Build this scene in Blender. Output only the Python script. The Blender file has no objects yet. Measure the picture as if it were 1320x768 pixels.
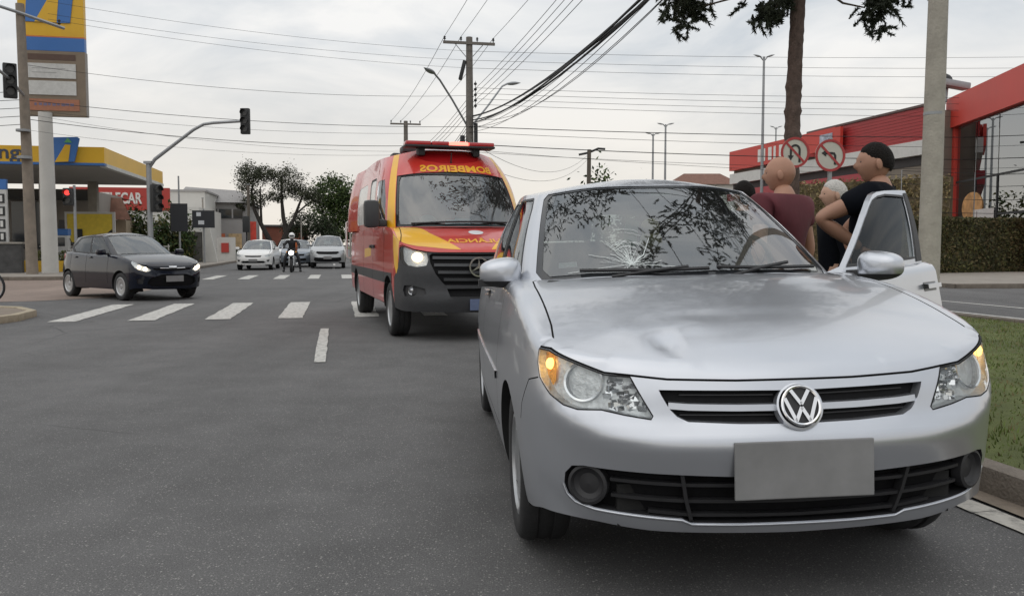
import bpy, bmesh, math, random
import numpy as np
from mathutils import Vector, Matrix, Euler
from mathutils.geometry import delaunay_2d_cdt
PI = math.pi; R_ = math.radians
random.seed(7); np.random.seed(7)
scene = bpy.context.scene
COL = scene.collection

# ---------------------------------------------------------------- camera, sky, sun, exposure
cam_d = bpy.data.cameras.new('camera'); cam = bpy.data.objects.new('camera', cam_d); COL.objects.link(cam)
cam_d.sensor_width = 36; cam_d.lens = 30.0; cam_d.clip_start = .05; cam_d.clip_end = 5000
cam.location = (0, 0, 1.2); cam.rotation_euler = (R_(90 - 3.54), 0, 0)
scene.camera = cam
SUN_EL, SUN_AZ = 55., 215.           # azimuth clockwise from +Y (straight ahead)
world = bpy.data.worlds.new('World'); scene.world = world; world.use_nodes = True
wn = world.node_tree.nodes; wl = world.node_tree.links; wn.clear()
def wnode(t, **k):
    n = wn.new(t)
    for a, v in k.items(): setattr(n, a, v)
    return n
w_out = wnode('ShaderNodeOutputWorld'); w_bg = wnode('ShaderNodeBackground'); w_bg.inputs['Strength'].default_value = .1
w_sky = wnode('ShaderNodeTexSky', sky_type='NISHITA', sun_disc=False)
w_sky.sun_elevation = R_(SUN_EL); w_sky.sun_rotation = R_(SUN_AZ); w_sky.dust_density = 3.0; w_sky.air_density = 1.0
w_tc = wnode('ShaderNodeTexCoord'); w_sep = wnode('ShaderNodeSeparateXYZ'); wl.new(w_tc.outputs['Generated'], w_sep.inputs[0])
w_map = wnode('ShaderNodeMapping'); w_map.inputs['Scale'].default_value = (1.0, 1.0, 3.2); wl.new(w_tc.outputs['Generated'], w_map.inputs[0])
w_n = wnode('ShaderNodeTexNoise'); w_n.inputs['Scale'].default_value = 3.4; w_n.inputs['Detail'].default_value = 7; w_n.inputs['Roughness'].default_value = .55; w_n.inputs['Distortion'].default_value = .5
wl.new(w_map.outputs[0], w_n.inputs['Vector'])
w_r = wnode('ShaderNodeValToRGB'); e = w_r.color_ramp.elements           # grey undersides of the cloud deck to its bright parts
e[0].position = .36; e[0].color = (.58, .62, .66, 1); e[1].position = .64; e[1].color = (.90, .89, .87, 1)
wl.new(w_n.outputs['Fac'], w_r.inputs[0])
w_h = wnode('ShaderNodeMapRange'); w_h.inputs['From Min'].default_value = 0; w_h.inputs['From Max'].default_value = .22; w_h.clamp = True
wl.new(w_sep.outputs['Z'], w_h.inputs['Value'])
w_warm = wnode('ShaderNodeMix', data_type='RGBA', blend_type='MIX'); w_warm.inputs['A'].default_value = (1.0, .93, .83, 1)
wl.new(w_h.outputs[0], w_warm.inputs['Factor']); wl.new(w_r.outputs[0], w_warm.inputs['B'])
# overcast deck: brighter towards the zenith (CIE overcast distribution, softened)
w_z = wnode('ShaderNodeMapRange'); w_z.inputs['From Min'].default_value = 0; w_z.inputs['From Max'].default_value = 1
w_z.inputs['To Min'].default_value = 9.4; w_z.inputs['To Max'].default_value = 16.0; wl.new(w_sep.outputs['Z'], w_z.inputs['Value'])
w_mul = wnode('ShaderNodeMix', data_type='RGBA', blend_type='MULTIPLY'); w_mul.inputs['Factor'].default_value = 1
wl.new(w_warm.outputs['Result'], w_mul.inputs['A']); wl.new(w_z.outputs[0], w_mul.inputs['B'])
w_mix = wnode('ShaderNodeMix', data_type='RGBA'); w_mix.inputs['Factor'].default_value = .93
wl.new(w_sky.outputs[0], w_mix.inputs['A']); wl.new(w_mul.outputs['Result'], w_mix.inputs['B'])
wl.new(w_mix.outputs['Result'], w_bg.inputs['Color']); wl.new(w_bg.outputs[0], w_out.inputs[0])
sun_d = bpy.data.lights.new('sun', 'SUN'); sun_d.energy = .55; sun_d.angle = R_(85); sun_d.color = (1, .95, .88)
sun = bpy.data.objects.new('sun', sun_d); COL.objects.link(sun)
sun.rotation_euler = (R_(90 - SUN_EL), 0, R_(180 - SUN_AZ))
scene.view_settings.view_transform = 'Standard'; scene.view_settings.look = 'None'
scene.view_settings.exposure = 0.0; scene.view_settings.gamma = 1.0; scene.view_settings.use_curve_mapping = False

# ---------------------------------------------------------------- materials
MATS = {}
def mat(name, col=(.5, .5, .5), rough=.6, metal=0., var=.12, scale=6., bump=0., bscale=None, coat=0., spec=.5, emit=None, es=0., dirt=0.):
    if name in MATS: return MATS[name]
    m = bpy.data.materials.new(name); m.use_nodes = True; MATS[name] = m
    nt = m.node_tree; n = nt.nodes; l = nt.links; b = n['Principled BSDF']
    b.inputs['Roughness'].default_value = rough; b.inputs['Metallic'].default_value = metal
    b.inputs['Coat Weight'].default_value = coat; b.inputs['Coat Roughness'].default_value = .06
    b.inputs['Specular IOR Level'].default_value = spec
    tc = n.new('ShaderNodeTexCoord'); nz = n.new('ShaderNodeTexNoise')
    nz.inputs['Scale'].default_value = scale; nz.inputs['Detail'].default_value = 6; nz.inputs['Roughness'].default_value = .6
    l.new(tc.outputs['Object'], nz.inputs['Vector'])
    mr = n.new('ShaderNodeMapRange'); mr.inputs['From Min'].default_value = .25; mr.inputs['From Max'].default_value = .75
    mr.inputs['To Min'].default_value = 1 - var; mr.inputs['To Max'].default_value = 1 + var
    l.new(nz.outputs['Fac'], mr.inputs['Value'])
    mx = n.new('ShaderNodeMix'); mx.data_type = 'RGBA'; mx.blend_type = 'MULTIPLY'; mx.inputs['Factor'].default_value = 1
    mx.inputs['A'].default_value = (*col, 1); l.new(mr.outputs[0], mx.inputs['B'])
    last = mx.outputs['Result']
    if dirt:
        n2 = n.new('ShaderNodeTexNoise'); n2.inputs['Scale'].default_value = scale*.27; n2.inputs['Detail'].default_value = 8; n2.inputs['Roughness'].default_value = .7
        l.new(tc.outputs['Object'], n2.inputs['Vector'])
        rr = n.new('ShaderNodeMapRange'); rr.inputs['From Min'].default_value = .48; rr.inputs['From Max'].default_value = .75; rr.inputs['To Max'].default_value = dirt
        l.new(n2.outputs['Fac'], rr.inputs['Value'])
        m2 = n.new('ShaderNodeMix'); m2.data_type = 'RGBA'; m2.inputs['B'].default_value = (.09, .08, .07, 1)
        l.new(rr.outputs[0], m2.inputs['Factor']); l.new(last, m2.inputs['A']); last = m2.outputs['Result']
    l.new(last, b.inputs['Base Color'])
    if bump:
        bp = n.new('ShaderNodeBump'); bp.inputs['Strength'].default_value = bump; bp.inputs['Distance'].default_value = .02
        nb = nz
        if bscale:
            nb = n.new('ShaderNodeTexNoise'); nb.inputs['Scale'].default_value = bscale; nb.inputs['Detail'].default_value = 5; l.new(tc.outputs['Object'], nb.inputs['Vector'])
        l.new(nb.outputs['Fac'], bp.inputs['Height']); l.new(bp.outputs[0], b.inputs['Normal'])
    if emit:
        b.inputs['Emission Color'].default_value = (*emit, 1); b.inputs['Emission Strength'].default_value = es
    return m
def glass(name, tint=(.6, .66, .66), ior=1.75, rough=.015, haze=0.0):
    """thin pane: tinted see-through plus a fresnel mirror layer"""
    if name in MATS: return MATS[name]
    m = bpy.data.materials.new(name); m.use_nodes = True; MATS[name] = m
    nt = m.node_tree; n = nt.nodes; l = nt.links; n.clear()
    o = n.new('ShaderNodeOutputMaterial'); mx = n.new('ShaderNodeMixShader'); t = n.new('ShaderNodeBsdfTransparent'); g = n.new('ShaderNodeBsdfGlossy')
    t.inputs['Color'].default_value = (*tint, 1); g.inputs['Roughness'].default_value = rough; g.inputs['Color'].default_value = (.95, .98, 1, 1)
    f = n.new('ShaderNodeFresnel'); f.inputs['IOR'].default_value = ior
    l.new(f.outputs[0], mx.inputs[0]); l.new(t.outputs[0], mx.inputs[1]); l.new(g.outputs[0], mx.inputs[2])
    last = mx.outputs[0]
    if haze:   # dust film on the pane
        d = n.new('ShaderNodeBsdfDiffuse'); d.inputs['Color'].default_value = (.6, .6, .58, 1)
        tc = n.new('ShaderNodeTexCoord'); nz = n.new('ShaderNodeTexNoise'); nz.inputs['Scale'].default_value = 3; nz.inputs['Detail'].default_value = 6
        l.new(tc.outputs['Object'], nz.inputs['Vector'])
        mr = n.new('ShaderNodeMapRange'); mr.inputs['To Max'].default_value = haze*2; l.new(nz.outputs['Fac'], mr.inputs['Value'])
        m2 = n.new('ShaderNodeMixShader'); l.new(mr.outputs[0], m2.inputs[0]); l.new(last, m2.inputs[1]); l.new(d.outputs[0], m2.inputs[2]); last = m2.outputs[0]
    l.new(last, o.inputs[0])
    return m

# ---------------------------------------------------------------- mesh helpers
def tag(o, label=None, cat=None, group=None, kind=None):
    if label: o['label'] = label
    if cat: o['category'] = cat
    if group: o['group'] = group
    if kind: o['kind'] = kind
    return o
def empty(name, loc=(0, 0, 0), rz=0., label=None, cat=None, group=None):
    o = bpy.data.objects.new(name, None); COL.objects.link(o); o.location = loc; o.rotation_euler = (0, 0, rz)
    o.empty_display_size = .2
    return tag(o, label, cat, group)
def mk(name, V, Fc, m, parent=None, smooth=False, angle=None, idx=None):
    me = bpy.data.meshes.new(name); me.from_pydata([tuple(map(float, v)) for v in V], [], [tuple(int(i) for i in f) for f in Fc])
    for q in (m if isinstance(m, (list, tuple)) else [m]): me.materials.append(q)
    if idx is not None: me.polygons.foreach_set('material_index', np.array(idx, np.int32))
    if smooth:
        me.polygons.foreach_set('use_smooth', np.ones(len(me.polygons), bool))
        if angle: me.set_sharp_from_angle(angle=R_(angle))
    me.update()
    o = bpy.data.objects.new(name, me); COL.objects.link(o)
    if parent: o.parent = parent
    return o
def share(o, parent=None, loc=None, rz=None, name=None):
    c = o.copy(); COL.objects.link(c)
    if parent is not None: c.parent = parent
    if loc is not None: c.location = loc
    if rz is not None: c.rotation_euler = (0, 0, rz)
    return c
def copy_tree(o, parent=None, **k):
    c = o.copy(); COL.objects.link(c); c.parent = parent
    for ch in list(o.children): copy_tree(ch, c)
    for a, v in k.items(): setattr(c, a, v)
    return c
def frame_of(d):
    d = Vector(d).normalized(); a = Vector((0, 0, 1)) if abs(d.z) < .95 else Vector((1, 0, 0))
    x = d.cross(a).normalized(); y = d.cross(x).normalized()
    return x, y
class MB:
    def __init__(s): s.V = []; s.F = []
    def add(s, V, F):
        b = len(s.V); s.V += [tuple(v) for v in V]; s.F += [tuple(b + i for i in f) for f in F]; return s
    def box(s, c, d, rz=0., rx=0., ry=0., bev=0.):
        hx, hy, hz = d[0]/2, d[1]/2, d[2]/2
        M = Euler((rx, ry, rz)).to_matrix(); c = Vector(c)
        if bev <= 0:
            P = [Vector((x*hx, y*hy, z*hz)) for z in (-1, 1) for x, y in ((-1, -1), (1, -1), (1, 1), (-1, 1))]
            return s.add([M @ p + c for p in P], [(3, 2, 1, 0), (4, 5, 6, 7), (0, 1, 5, 4), (1, 2, 6, 5), (2, 3, 7, 6), (3, 0, 4, 7)])
        bm = bmesh.new(); bmesh.ops.create_cube(bm, size=1)
        for v in bm.verts: v.co = Vector((v.co.x*d[0], v.co.y*d[1], v.co.z*d[2]))
        bmesh.ops.bevel(bm, geom=bm.edges[:], offset=min(bev, min(d)*.49), segments=2, profile=.6, affect='EDGES')
        bm.verts.index_update()
        s.add([M @ v.co + c for v in bm.verts], [[v.index for v in f.verts] for f in bm.faces]); bm.free(); return s
    def cyl(s, p0, p1, r0, r1=None, n=12, caps=True):
        r1 = r0 if r1 is None else r1
        p0, p1 = Vector(p0), Vector(p1); x, y = frame_of(p1 - p0)
        V = []
        for p, r in ((p0, r0), (p1, r1)):
            for i in range(n):
                a = 2*PI*i/n; V.append(p + x*math.cos(a)*r + y*math.sin(a)*r)
        F = [(i, i + n, (i+1) % n + n, (i+1) % n) for i in range(n)]
        if caps: F += [tuple(range(n)), tuple(range(2*n - 1, n - 1, -1))]
        return s.add(V, F)
    def tube(s, path, r, n=8, caps=True):
        path = [Vector(p) for p in path]; m = len(path)
        rs = r if isinstance(r, (list, tuple)) else [r]*m
        V = []; px = None
        for i, p in enumerate(path):
            d = (path[min(i+1, m-1)] - path[max(i-1, 0)])
            if px is None: x, y = frame_of(d)
            else:
                dd = d.normalized(); x = (px - dd*px.dot(dd)).normalized(); y = dd.cross(x).normalized()
            px = x
            for k in range(n):
                a = 2*PI*k/n; V.append(p + x*math.cos(a)*rs[i] + y*math.sin(a)*rs[i])
        F = [(i*n + k, i*n + (k+1) % n, (i+1)*n + (k+1) % n, (i+1)*n + k) for i in range(m-1) for k in range(n)]
        if caps: F += [tuple(range(n-1, -1, -1)), tuple(range((m-1)*n, m*n))]
        return s.add(V, F)
    def lathe(s, prof, c=(0, 0, 0), axis='z', n=24, close=False):
        V = []; c = Vector(c)
        for (r, h) in prof:
            for k in range(n):
                a = 2*PI*k/n; u, v = r*math.cos(a), r*math.sin(a)
                V.append(c + (Vector((u, v, h)) if axis == 'z' else Vector((h, u, v)) if axis == 'x' else Vector((v, h, u))))
        m = len(prof)
        F = [(i*n + k, i*n + (k+1) % n, (i+1)*n + (k+1) % n, (i+1)*n + k) for i in range(m-1) for k in range(n)]
        if close: F += [((m-1)*n + k, (m-1)*n + (k+1) % n, (k+1) % n, k) for k in range(n)]
        return s.add(V, F)
    def ball(s, c, r, n=12, m=8, rot=None):
        r = (r, r, r) if not isinstance(r, (tuple, list)) else r
        c = Vector(c); V = []
        for i in range(m+1):
            th = PI*i/m
            for k in range(n):
                a = 2*PI*k/n; v = Vector((r[0]*math.sin(th)*math.cos(a), r[1]*math.sin(th)*math.sin(a), r[2]*math.cos(th)))
                if rot: v = Euler(rot).to_matrix() @ v
                V.append(c + v)
        F = [(i*n + k, (i+1)*n + k, (i+1)*n + (k+1) % n, i*n + (k+1) % n) for i in range(m) for k in range(n)]
        return s.add(V, F)
    def prism(s, poly, h0, h1, fn=None):
        """2-D polygon extruded h0..h1; fn maps (u, v, h) to a point"""
        fn = fn or (lambda u, v, h: (u, v, h)); n = len(poly)
        ar = sum(poly[i][0]*poly[(i+1) % n][1] - poly[(i+1) % n][0]*poly[i][1] for i in range(n))
        if ar < 0: poly = poly[::-1]
        T = delaunay_2d_cdt([Vector(p) for p in poly], [], [list(range(n))], 1, 1e-6)
        tv, tf = T[0], T[2]
        b = len(tv)
        V = [fn(p.x, p.y, h0) for p in tv] + [fn(p.x, p.y, h1) for p in tv]
        F = [tuple(reversed(f)) for f in tf] + [tuple(i + b for i in f) for f in tf]
        o = 2*b; V += [fn(p[0], p[1], h0) for p in poly] + [fn(p[0], p[1], h1) for p in poly]
        F += [(o + i, o + (i+1) % n, o + n + (i+1) % n, o + n + i) for i in range(n)]
        return s.add(V, F)
    def obj(s, name, m, parent=None, smooth=False, angle=40):
        return mk(name, s.V, s.F, m, parent, smooth, angle)
def grid_mesh(nu, nv, fn, closed_u=False):
    V = [fn(i/(nu - (0 if closed_u else 1)), j/(nv-1)) for j in range(nv) for i in range(nu)]
    F = []
    for j in range(nv-1):
        for i in range(nu if closed_u else nu-1):
            F.append((j*nu + i, j*nu + (i+1) % nu, (j+1)*nu + (i+1) % nu, (j+1)*nu + i))
    return V, F
def text_mesh(name, body, size, m, parent=None, M=None, extrude=.004, mirror=False, align='CENTER', sx=1., bold=0.):
    cu = bpy.data.curves.new(name, 'FONT'); cu.body = body; cu.size = size; cu.extrude = extrude; cu.align_x = align; cu.align_y = 'CENTER'; cu.resolution_u = 3; cu.offset = bold
    t = bpy.data.objects.new(name, cu); COL.objects.link(t)
    dg = bpy.context.evaluated_depsgraph_get(); me = bpy.data.meshes.new_from_object(t.evaluated_get(dg))
    bpy.data.objects.remove(t); bpy.data.curves.remove(cu)
    sc = Matrix.Diagonal((-sx if mirror else sx, 1, 1, 1))
    me.transform((M or Matrix()) @ sc)
    if mirror: me.flip_normals()
    me.materials.clear(); me.materials.append(m); me.name = name
    o = bpy.data.objects.new(name, me); COL.objects.link(o)
    if parent: o.parent = parent
    return o
def frame_matrix(o, x, y):
    """matrix with the given origin, x axis and y axis (text plane)"""
    x = Vector(x).normalized(); y = Vector(y).normalized(); z = x.cross(y)
    return Matrix(((x.x, y.x, z.x, o[0]), (x.y, y.y, z.y, o[1]), (x.z, y.z, z.z, o[2]), (0, 0, 0, 1)))

# ---------------------------------------------------------------- vehicle surface maths
def pchip(pts):
    """monotone cubic through (x, y) pairs -> vectorised function"""
    P = np.array(sorted(pts), float); X = P[:, 0]; Y = P[:, 1]
    h = np.diff(X); d = np.diff(Y) / h
    m = np.zeros(len(X))
    for i in range(1, len(X) - 1):
        if d[i-1] * d[i] > 0:
            w1 = 2*h[i] + h[i-1]; w2 = h[i] + 2*h[i-1]
            m[i] = (w1 + w2) / (w1/d[i-1] + w2/d[i])
    m[0] = d[0]; m[-1] = d[-1]
    def f(x):
        x = np.clip(np.asarray(x, float), X[0], X[-1])
        i = np.clip(np.searchsorted(X, x) - 1, 0, len(h) - 1)
        t = (x - X[i]) / h[i]
        return ((1+2*t)*(1-t)**2*Y[i] + t*(1-t)**2*h[i]*m[i] + t*t*(3-2*t)*Y[i+1] + t*t*(t-1)*h[i]*m[i+1])
    return f

def catmull(P, n=12):
    P = np.array(P, float)
    out = []
    N = len(P)
    for i in range(N - 1):
        p0 = P[i-1] if i > 0 else 2*P[0] - P[1]
        p1, p2 = P[i], P[i+1]
        p3 = P[i+2] if i + 2 < N else 2*P[-1] - P[-2]
        # centripetal
        t01 = max(np.linalg.norm(p1-p0), 1e-6)**.5; t12 = max(np.linalg.norm(p2-p1), 1e-6)**.5; t23 = max(np.linalg.norm(p3-p2), 1e-6)**.5
        m1 = (p2-p1) + t12*((p1-p0)/t01 - (p2-p0)/(t01+t12))
        m2 = (p2-p1) + t12*((p3-p2)/t23 - (p3-p1)/(t12+t23))
        for k in range(n):
            t = k / n
            out.append((2*p1-2*p2+m1+m2)*t**3 + (-3*p1+3*p2-2*m1-m2)*t**2 + m1*t + p1)
    out.append(P[-1])
    return np.array(out)

class Body:
    """lower body: a wall wrapped round the plan outline.  s = arc length from the front centre (negative on -x side), z = height"""
    def __init__(self, plan, F, S, Rr, top, R=.05, kc=.0, wref=.85, Rf=None, rise=0.):
        self.rise = rise
        pl = list(plan)
        ext = [(-pl[1][0], pl[1][1])] + pl + [(-pl[-2][0], pl[-2][1])]
        C = catmull(ext, 24)[24:-24]
        C[0] = pl[0]; C[-1] = pl[-1]
        seg = np.linalg.norm(np.diff(C, axis=0), axis=1)
        self.al = np.r_[0, np.cumsum(seg)]; self.C = C; self.S_ = self.al[-1]
        T = np.gradient(C, self.al, axis=0); T /= np.linalg.norm(T, axis=1)[:, None]
        T[0] = (1, 0); T[-1] = (-1, 0)
        self.N = np.stack([T[:, 1], -T[:, 0]], 1)   # outward
        self.F = pchip(F); self.Sd = pchip(S); self.Rr = pchip(Rr); self.zc = pchip(top)
        self.R = R; self.Rf = R if Rf is None else Rf; self.kc = kc; self.wref = wref
        # top edge per sample
        zt = self.zh(C[:, 0], C[:, 1])
        for _ in range(60):
            ins = self.base(self.N, zt) + self.rad(self.N)
            x = C[:, 0] - self.N[:, 0]*ins; y = C[:, 1] - self.N[:, 1]*ins
            zt = self.zh(x, y)
        self.zt = zt; self.Tx = x; self.Ty = y
    def zh(self, x, y):
        return self.zc(y) - self.kc*(np.abs(x)/self.wref)**2.2
    def rad(self, N): return self.Rf*N[:, 1]**2*(N[:, 1] < 0) + self.R*(N[:, 0]**2 + N[:, 1]**2*(N[:, 1] >= 0))
    def base(self, N, z):
        nx2 = N[:, 0]**2; ny = N[:, 1]
        fr = np.where(ny < 0, ny*ny, 0); rr = np.where(ny >= 0, ny*ny, 0)
        return self.F(z - self.rise*nx2**1.2)*fr + self.Rr(z)*rr + self.Sd(z)*nx2
    def at(self, s):
        a = np.abs(s); sg = np.where(s < 0, -1., 1.)
        g = lambda A: np.interp(a, self.al, A)
        N = np.stack([g(self.N[:, 0]), g(self.N[:, 1])], 1); N /= np.linalg.norm(N, axis=1)[:, None]
        return g(self.C[:, 0]), g(self.C[:, 1]), N, g(self.zt), sg
    def ztop(self, s): return self.at(np.atleast_1d(np.asarray(s, float)))[3]
    def s_of_y(self, y):
        i0 = np.argmax(self.C[:, 0] > self.C[:, 0].max()*.9)
        return float(np.interp(y, self.C[i0:, 1], self.al[i0:]))
    def wall(self, s, z, off=0.):
        s = np.atleast_1d(np.asarray(s, float)); z = np.atleast_1d(np.asarray(z, float))
        cx, cy, N, zt, sg = self.at(s)
        z = np.minimum(z, zt)
        d = zt - z; R = self.rad(N)
        q = np.clip((R - d)/R, 0, 1)
        ins = self.base(N, z) + R*(1 - np.sqrt(np.maximum(1 - q*q, 0))) - off
        return np.stack([sg*(cx - N[:, 0]*ins), cy - N[:, 1]*ins, z], 1)

class House:
    """greenhouse: rings of control points (front centre -> rear centre) blended upwards by t"""
    def __init__(self, rings, bulge=.0):
        self.r = []
        for g in rings:
            g = [tuple(p) for p in g]
            ext = [(-g[1][0], g[1][1], g[1][2])] + g + [(-g[-2][0], g[-2][1], g[-2][2])]
            C = catmull(ext, 16)[16:-16]; C[0] = g[0]; C[-1] = g[-1]
            self.r.append(C)
        self.n = len(rings[0]) - 1      # u runs 0..n over the control points
        self.bulge = bulge
    def ring(self, k, u):
        C = self.r[k]; a = np.abs(u)*16; sg = np.where(u < 0, -1., 1.)
        i = np.arange(len(C))
        P = np.stack([np.interp(a, i, C[:, j]) for j in range(3)], 1)
        P[:, 0] *= sg
        return P
    def pos(self, u, t):
        if len(self.r) == 2:
            P = self.ring(0, u)*(1-t)[:, None] + self.ring(1, u)*t[:, None]
        else:
            a, b, c = [self.ring(k, u) for k in range(3)]
            t = t[:, None]
            P = a*2*(t-.5)*(t-1) + b*4*t*(1-t) + c*2*t*(t-.5)
        return P
    def wall(self, u, t, off=0.):
        u = np.atleast_1d(np.asarray(u, float)); t = np.atleast_1d(np.asarray(t, float))
        P = self.pos(u, t)
        e = 1e-3
        Tu = self.pos(u+e, t) - self.pos(u-e, t); Tt = self.pos(u, t+e) - self.pos(u, t-e)
        Nn = np.cross(Tu, Tt); Nn /= np.maximum(np.linalg.norm(Nn, axis=1), 1e-9)[:, None]
        return P + Nn*(off + self.bulge*4*t*(1-t))[:, None]

# ---------------------------------------------------------------- patches cut from a wrapped surface
def pip(pts, poly):
    x, y = pts[:, 0], pts[:, 1]; P = np.array(poly); ins = np.zeros(len(pts), bool); n = len(P); j = n-1
    for i in range(n):
        xi, yi = P[i]; xj, yj = P[j]
        c = ((yi > y) != (yj > y)) & (x < (xj-xi)*(y-yi)/((yj-yi) if yj != yi else 1e-12) + xi)
        ins ^= c; j = i
    return ins
def dens(poly, sp, closed=True):
    out = []; n = len(poly)
    for i in range(n if closed else n-1):
        a = np.array(poly[i], float); b = np.array(poly[(i+1) % n], float)
        k = max(1, int(math.ceil(np.linalg.norm(b-a)/sp)))
        for t in range(k): out.append(a + (b-a)*t/k)
    if not closed: out.append(np.array(poly[-1], float))
    return np.array(out)
def seg_dist(P, A, B):
    d = np.full(len(P), 9e9)
    for a, b in zip(A, B):
        m = (np.abs(P[:, 0]-(a[0]+b[0])/2) < .3) & (np.abs(P[:, 1]-(a[1]+b[1])/2) < .3)
        if not m.any(): continue
        ab = b-a; t = np.clip(((P[m]-a)@ab)/max(ab@ab, 1e-12), 0, 1)
        d[m] = np.minimum(d[m], np.linalg.norm(P[m]-(a+t[:, None]*ab), axis=1))
    return d
def circle(c, r, n=32, ry=None, a0=0, a1=2*PI):
    ry = ry or r; full = abs(a1-a0-2*PI) < 1e-6
    return [(c[0]+r*math.cos(a0+(a1-a0)*i/(n if full else n-1)), c[1]+ry*math.sin(a0+(a1-a0)*i/(n if full else n-1))) for i in range(n)]
def band(line, w):
    """a polyline thickened to a polygon"""
    P = np.array(line, float); T = np.gradient(P, axis=0); T /= np.linalg.norm(T, axis=1)[:, None]; N = np.stack([-T[:, 1], T[:, 0]], 1)
    return [tuple(p) for p in P+N*w/2] + [tuple(p) for p in (P-N*w/2)[::-1]]
def mirror(poly): return [(-a, b) for a, b in poly][::-1]
def patch(outer, regions, sp, fn, spz=None, extra=None):
    """outer: polygon (u, v); regions: list of (key, polygon, depth).  Returns {key: (V, F)}; recessed regions get rims."""
    spz = spz or sp
    polys = [outer] + [r[1] for r in regions]
    pts = []; edges = []
    for p in polys:
        d = dens(p, min(sp, spz)); b = len(pts); pts += [tuple(q) for q in d]; n = len(d)
        edges += [(b+i, b+(i+1) % n) for i in range(n)]
    A = np.array([pts[e[0]] for e in edges]); Bp = np.array([pts[e[1]] for e in edges])
    O = np.array(outer); x0, y0 = O.min(0); x1, y1 = O.max(0)
    gx, gy = np.meshgrid(np.arange(x0+sp*.5, x1, sp), np.arange(y0+spz*.5, y1, spz)); G = np.stack([gx.ravel(), gy.ravel()], 1)
    G[:, 0] += (np.arange(len(gy)).repeat(gx.shape[1]) % 2)*sp*.5
    G = G[pip(G, outer)]
    G = G[seg_dist(G, A, Bp) > .45*min(sp, spz)]
    if extra is not None and len(extra):
        X_ = np.asarray(extra); X_ = X_[pip(X_, outer)]; X_ = X_[seg_dist(X_, A, Bp) > .004]; G = np.concatenate([G, X_])
    allp = [Vector(p) for p in pts] + [Vector(p) for p in G]
    tv, te, tf = delaunay_2d_cdt(allp, edges, [], 0, 1e-5)[:3]
    TV = np.array([(v.x, v.y) for v in tv]); TF = np.array([f for f in tf if len(f) == 3])
    a = TV[TF[:, 0]]; b = TV[TF[:, 1]]; c = TV[TF[:, 2]]
    ar = (b[:, 0]-a[:, 0])*(c[:, 1]-a[:, 1]) - (b[:, 1]-a[:, 1])*(c[:, 0]-a[:, 0])
    TF[ar < 0] = TF[ar < 0][:, ::-1]; TF = TF[np.abs(ar) > 1e-9]
    cen = TV[TF].mean(1)
    ok = pip(cen, outer); TF = TF[ok]; cen = cen[ok]
    lab = np.full(len(TF), -1)
    for i, (k, p, dp) in enumerate(regions):
        m = (lab < 0) & pip(cen, p); lab[m] = i
    res = {}
    def put(key, V, F):
        if key not in res: res[key] = ([], [])
        V0, F0 = res[key]; o = len(V0); V0 += [tuple(v) for v in V]; F0 += [tuple(o+int(i) for i in f) for f in F]
    for i in range(-1, len(regions)):
        tri = TF[lab == i]
        if not len(tri): continue
        key, dp = ('base', 0.) if i < 0 else (regions[i][0], regions[i][2])
        if key is None: continue
        u, inv = np.unique(tri, return_inverse=True)
        put(key, fn(TV[u, 0], TV[u, 1], dp), inv.reshape(-1, 3))
    for key, p, dp in regions:
        if dp and key is not None:
            d = dens(p, min(sp, spz)); n = len(d)
            V = np.concatenate([fn(d[:, 0], d[:, 1], 0.), fn(d[:, 0], d[:, 1], dp)])
            put(key+'_rim', V, [(j, (j+1) % n, n+(j+1) % n, n+j) for j in range(n)])
    return res
def strip_on(fn, line, w, off, thick=0., sp=.02):
    """thin ribbon following a surface line, optionally raised"""
    d = dens(line, sp, False); T = np.gradient(d, axis=0); T /= np.maximum(np.linalg.norm(T, axis=1), 1e-9)[:, None]; N = np.stack([-T[:, 1], T[:, 0]], 1)
    a = d+N*w/2; b = d-N*w/2; n = len(d)
    rows = [fn(a[:, 0], a[:, 1], off-thick), fn(a[:, 0], a[:, 1], off), fn(b[:, 0], b[:, 1], off), fn(b[:, 0], b[:, 1], off-thick)]
    V = np.concatenate(rows); F = []
    for k in range(3):
        F += [(k*n+i, (k+1)*n+i, (k+1)*n+i+1, k*n+i+1) for i in range(n-1)]
    return V, F

# ---------------------------------------------------------------- ground, roads, kerbs, markings.  r = across the avenue, t = along it
RD = np.array([-0.2004, 0.97971]); RN = np.array([0.97971, 0.2004]); ROAD_A = R_(11.56)   # road runs 11.56 deg left of straight ahead
def rt(r, t, z=0.): return (RN[0]*r+RD[0]*t, RN[1]*r+RD[1]*t, z)
def sheet(name, poly, z, m, parent=None, rt_=True, kind='structure', step=None):
    P = [rt(*p, z) if rt_ else (p[0], p[1], z) for p in poly]
    b = MB(); T = delaunay_2d_cdt([Vector((p[0], p[1])) for p in P], [], [list(range(len(P)))], 1, 1e-5)
    V = [(v.x, v.y, z) for v in T[0]]; F = []
    for f in T[2]:
        a, b_, c = [V[i] for i in f[:3]]
        F.append(tuple(f) if (b_[0]-a[0])*(c[1]-a[1])-(b_[1]-a[1])*(c[0]-a[0]) > 0 else tuple(reversed(f)))
    o = mk(name, V, F, m, parent)
    if parent is None: o['kind'] = kind
    return o
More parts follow.
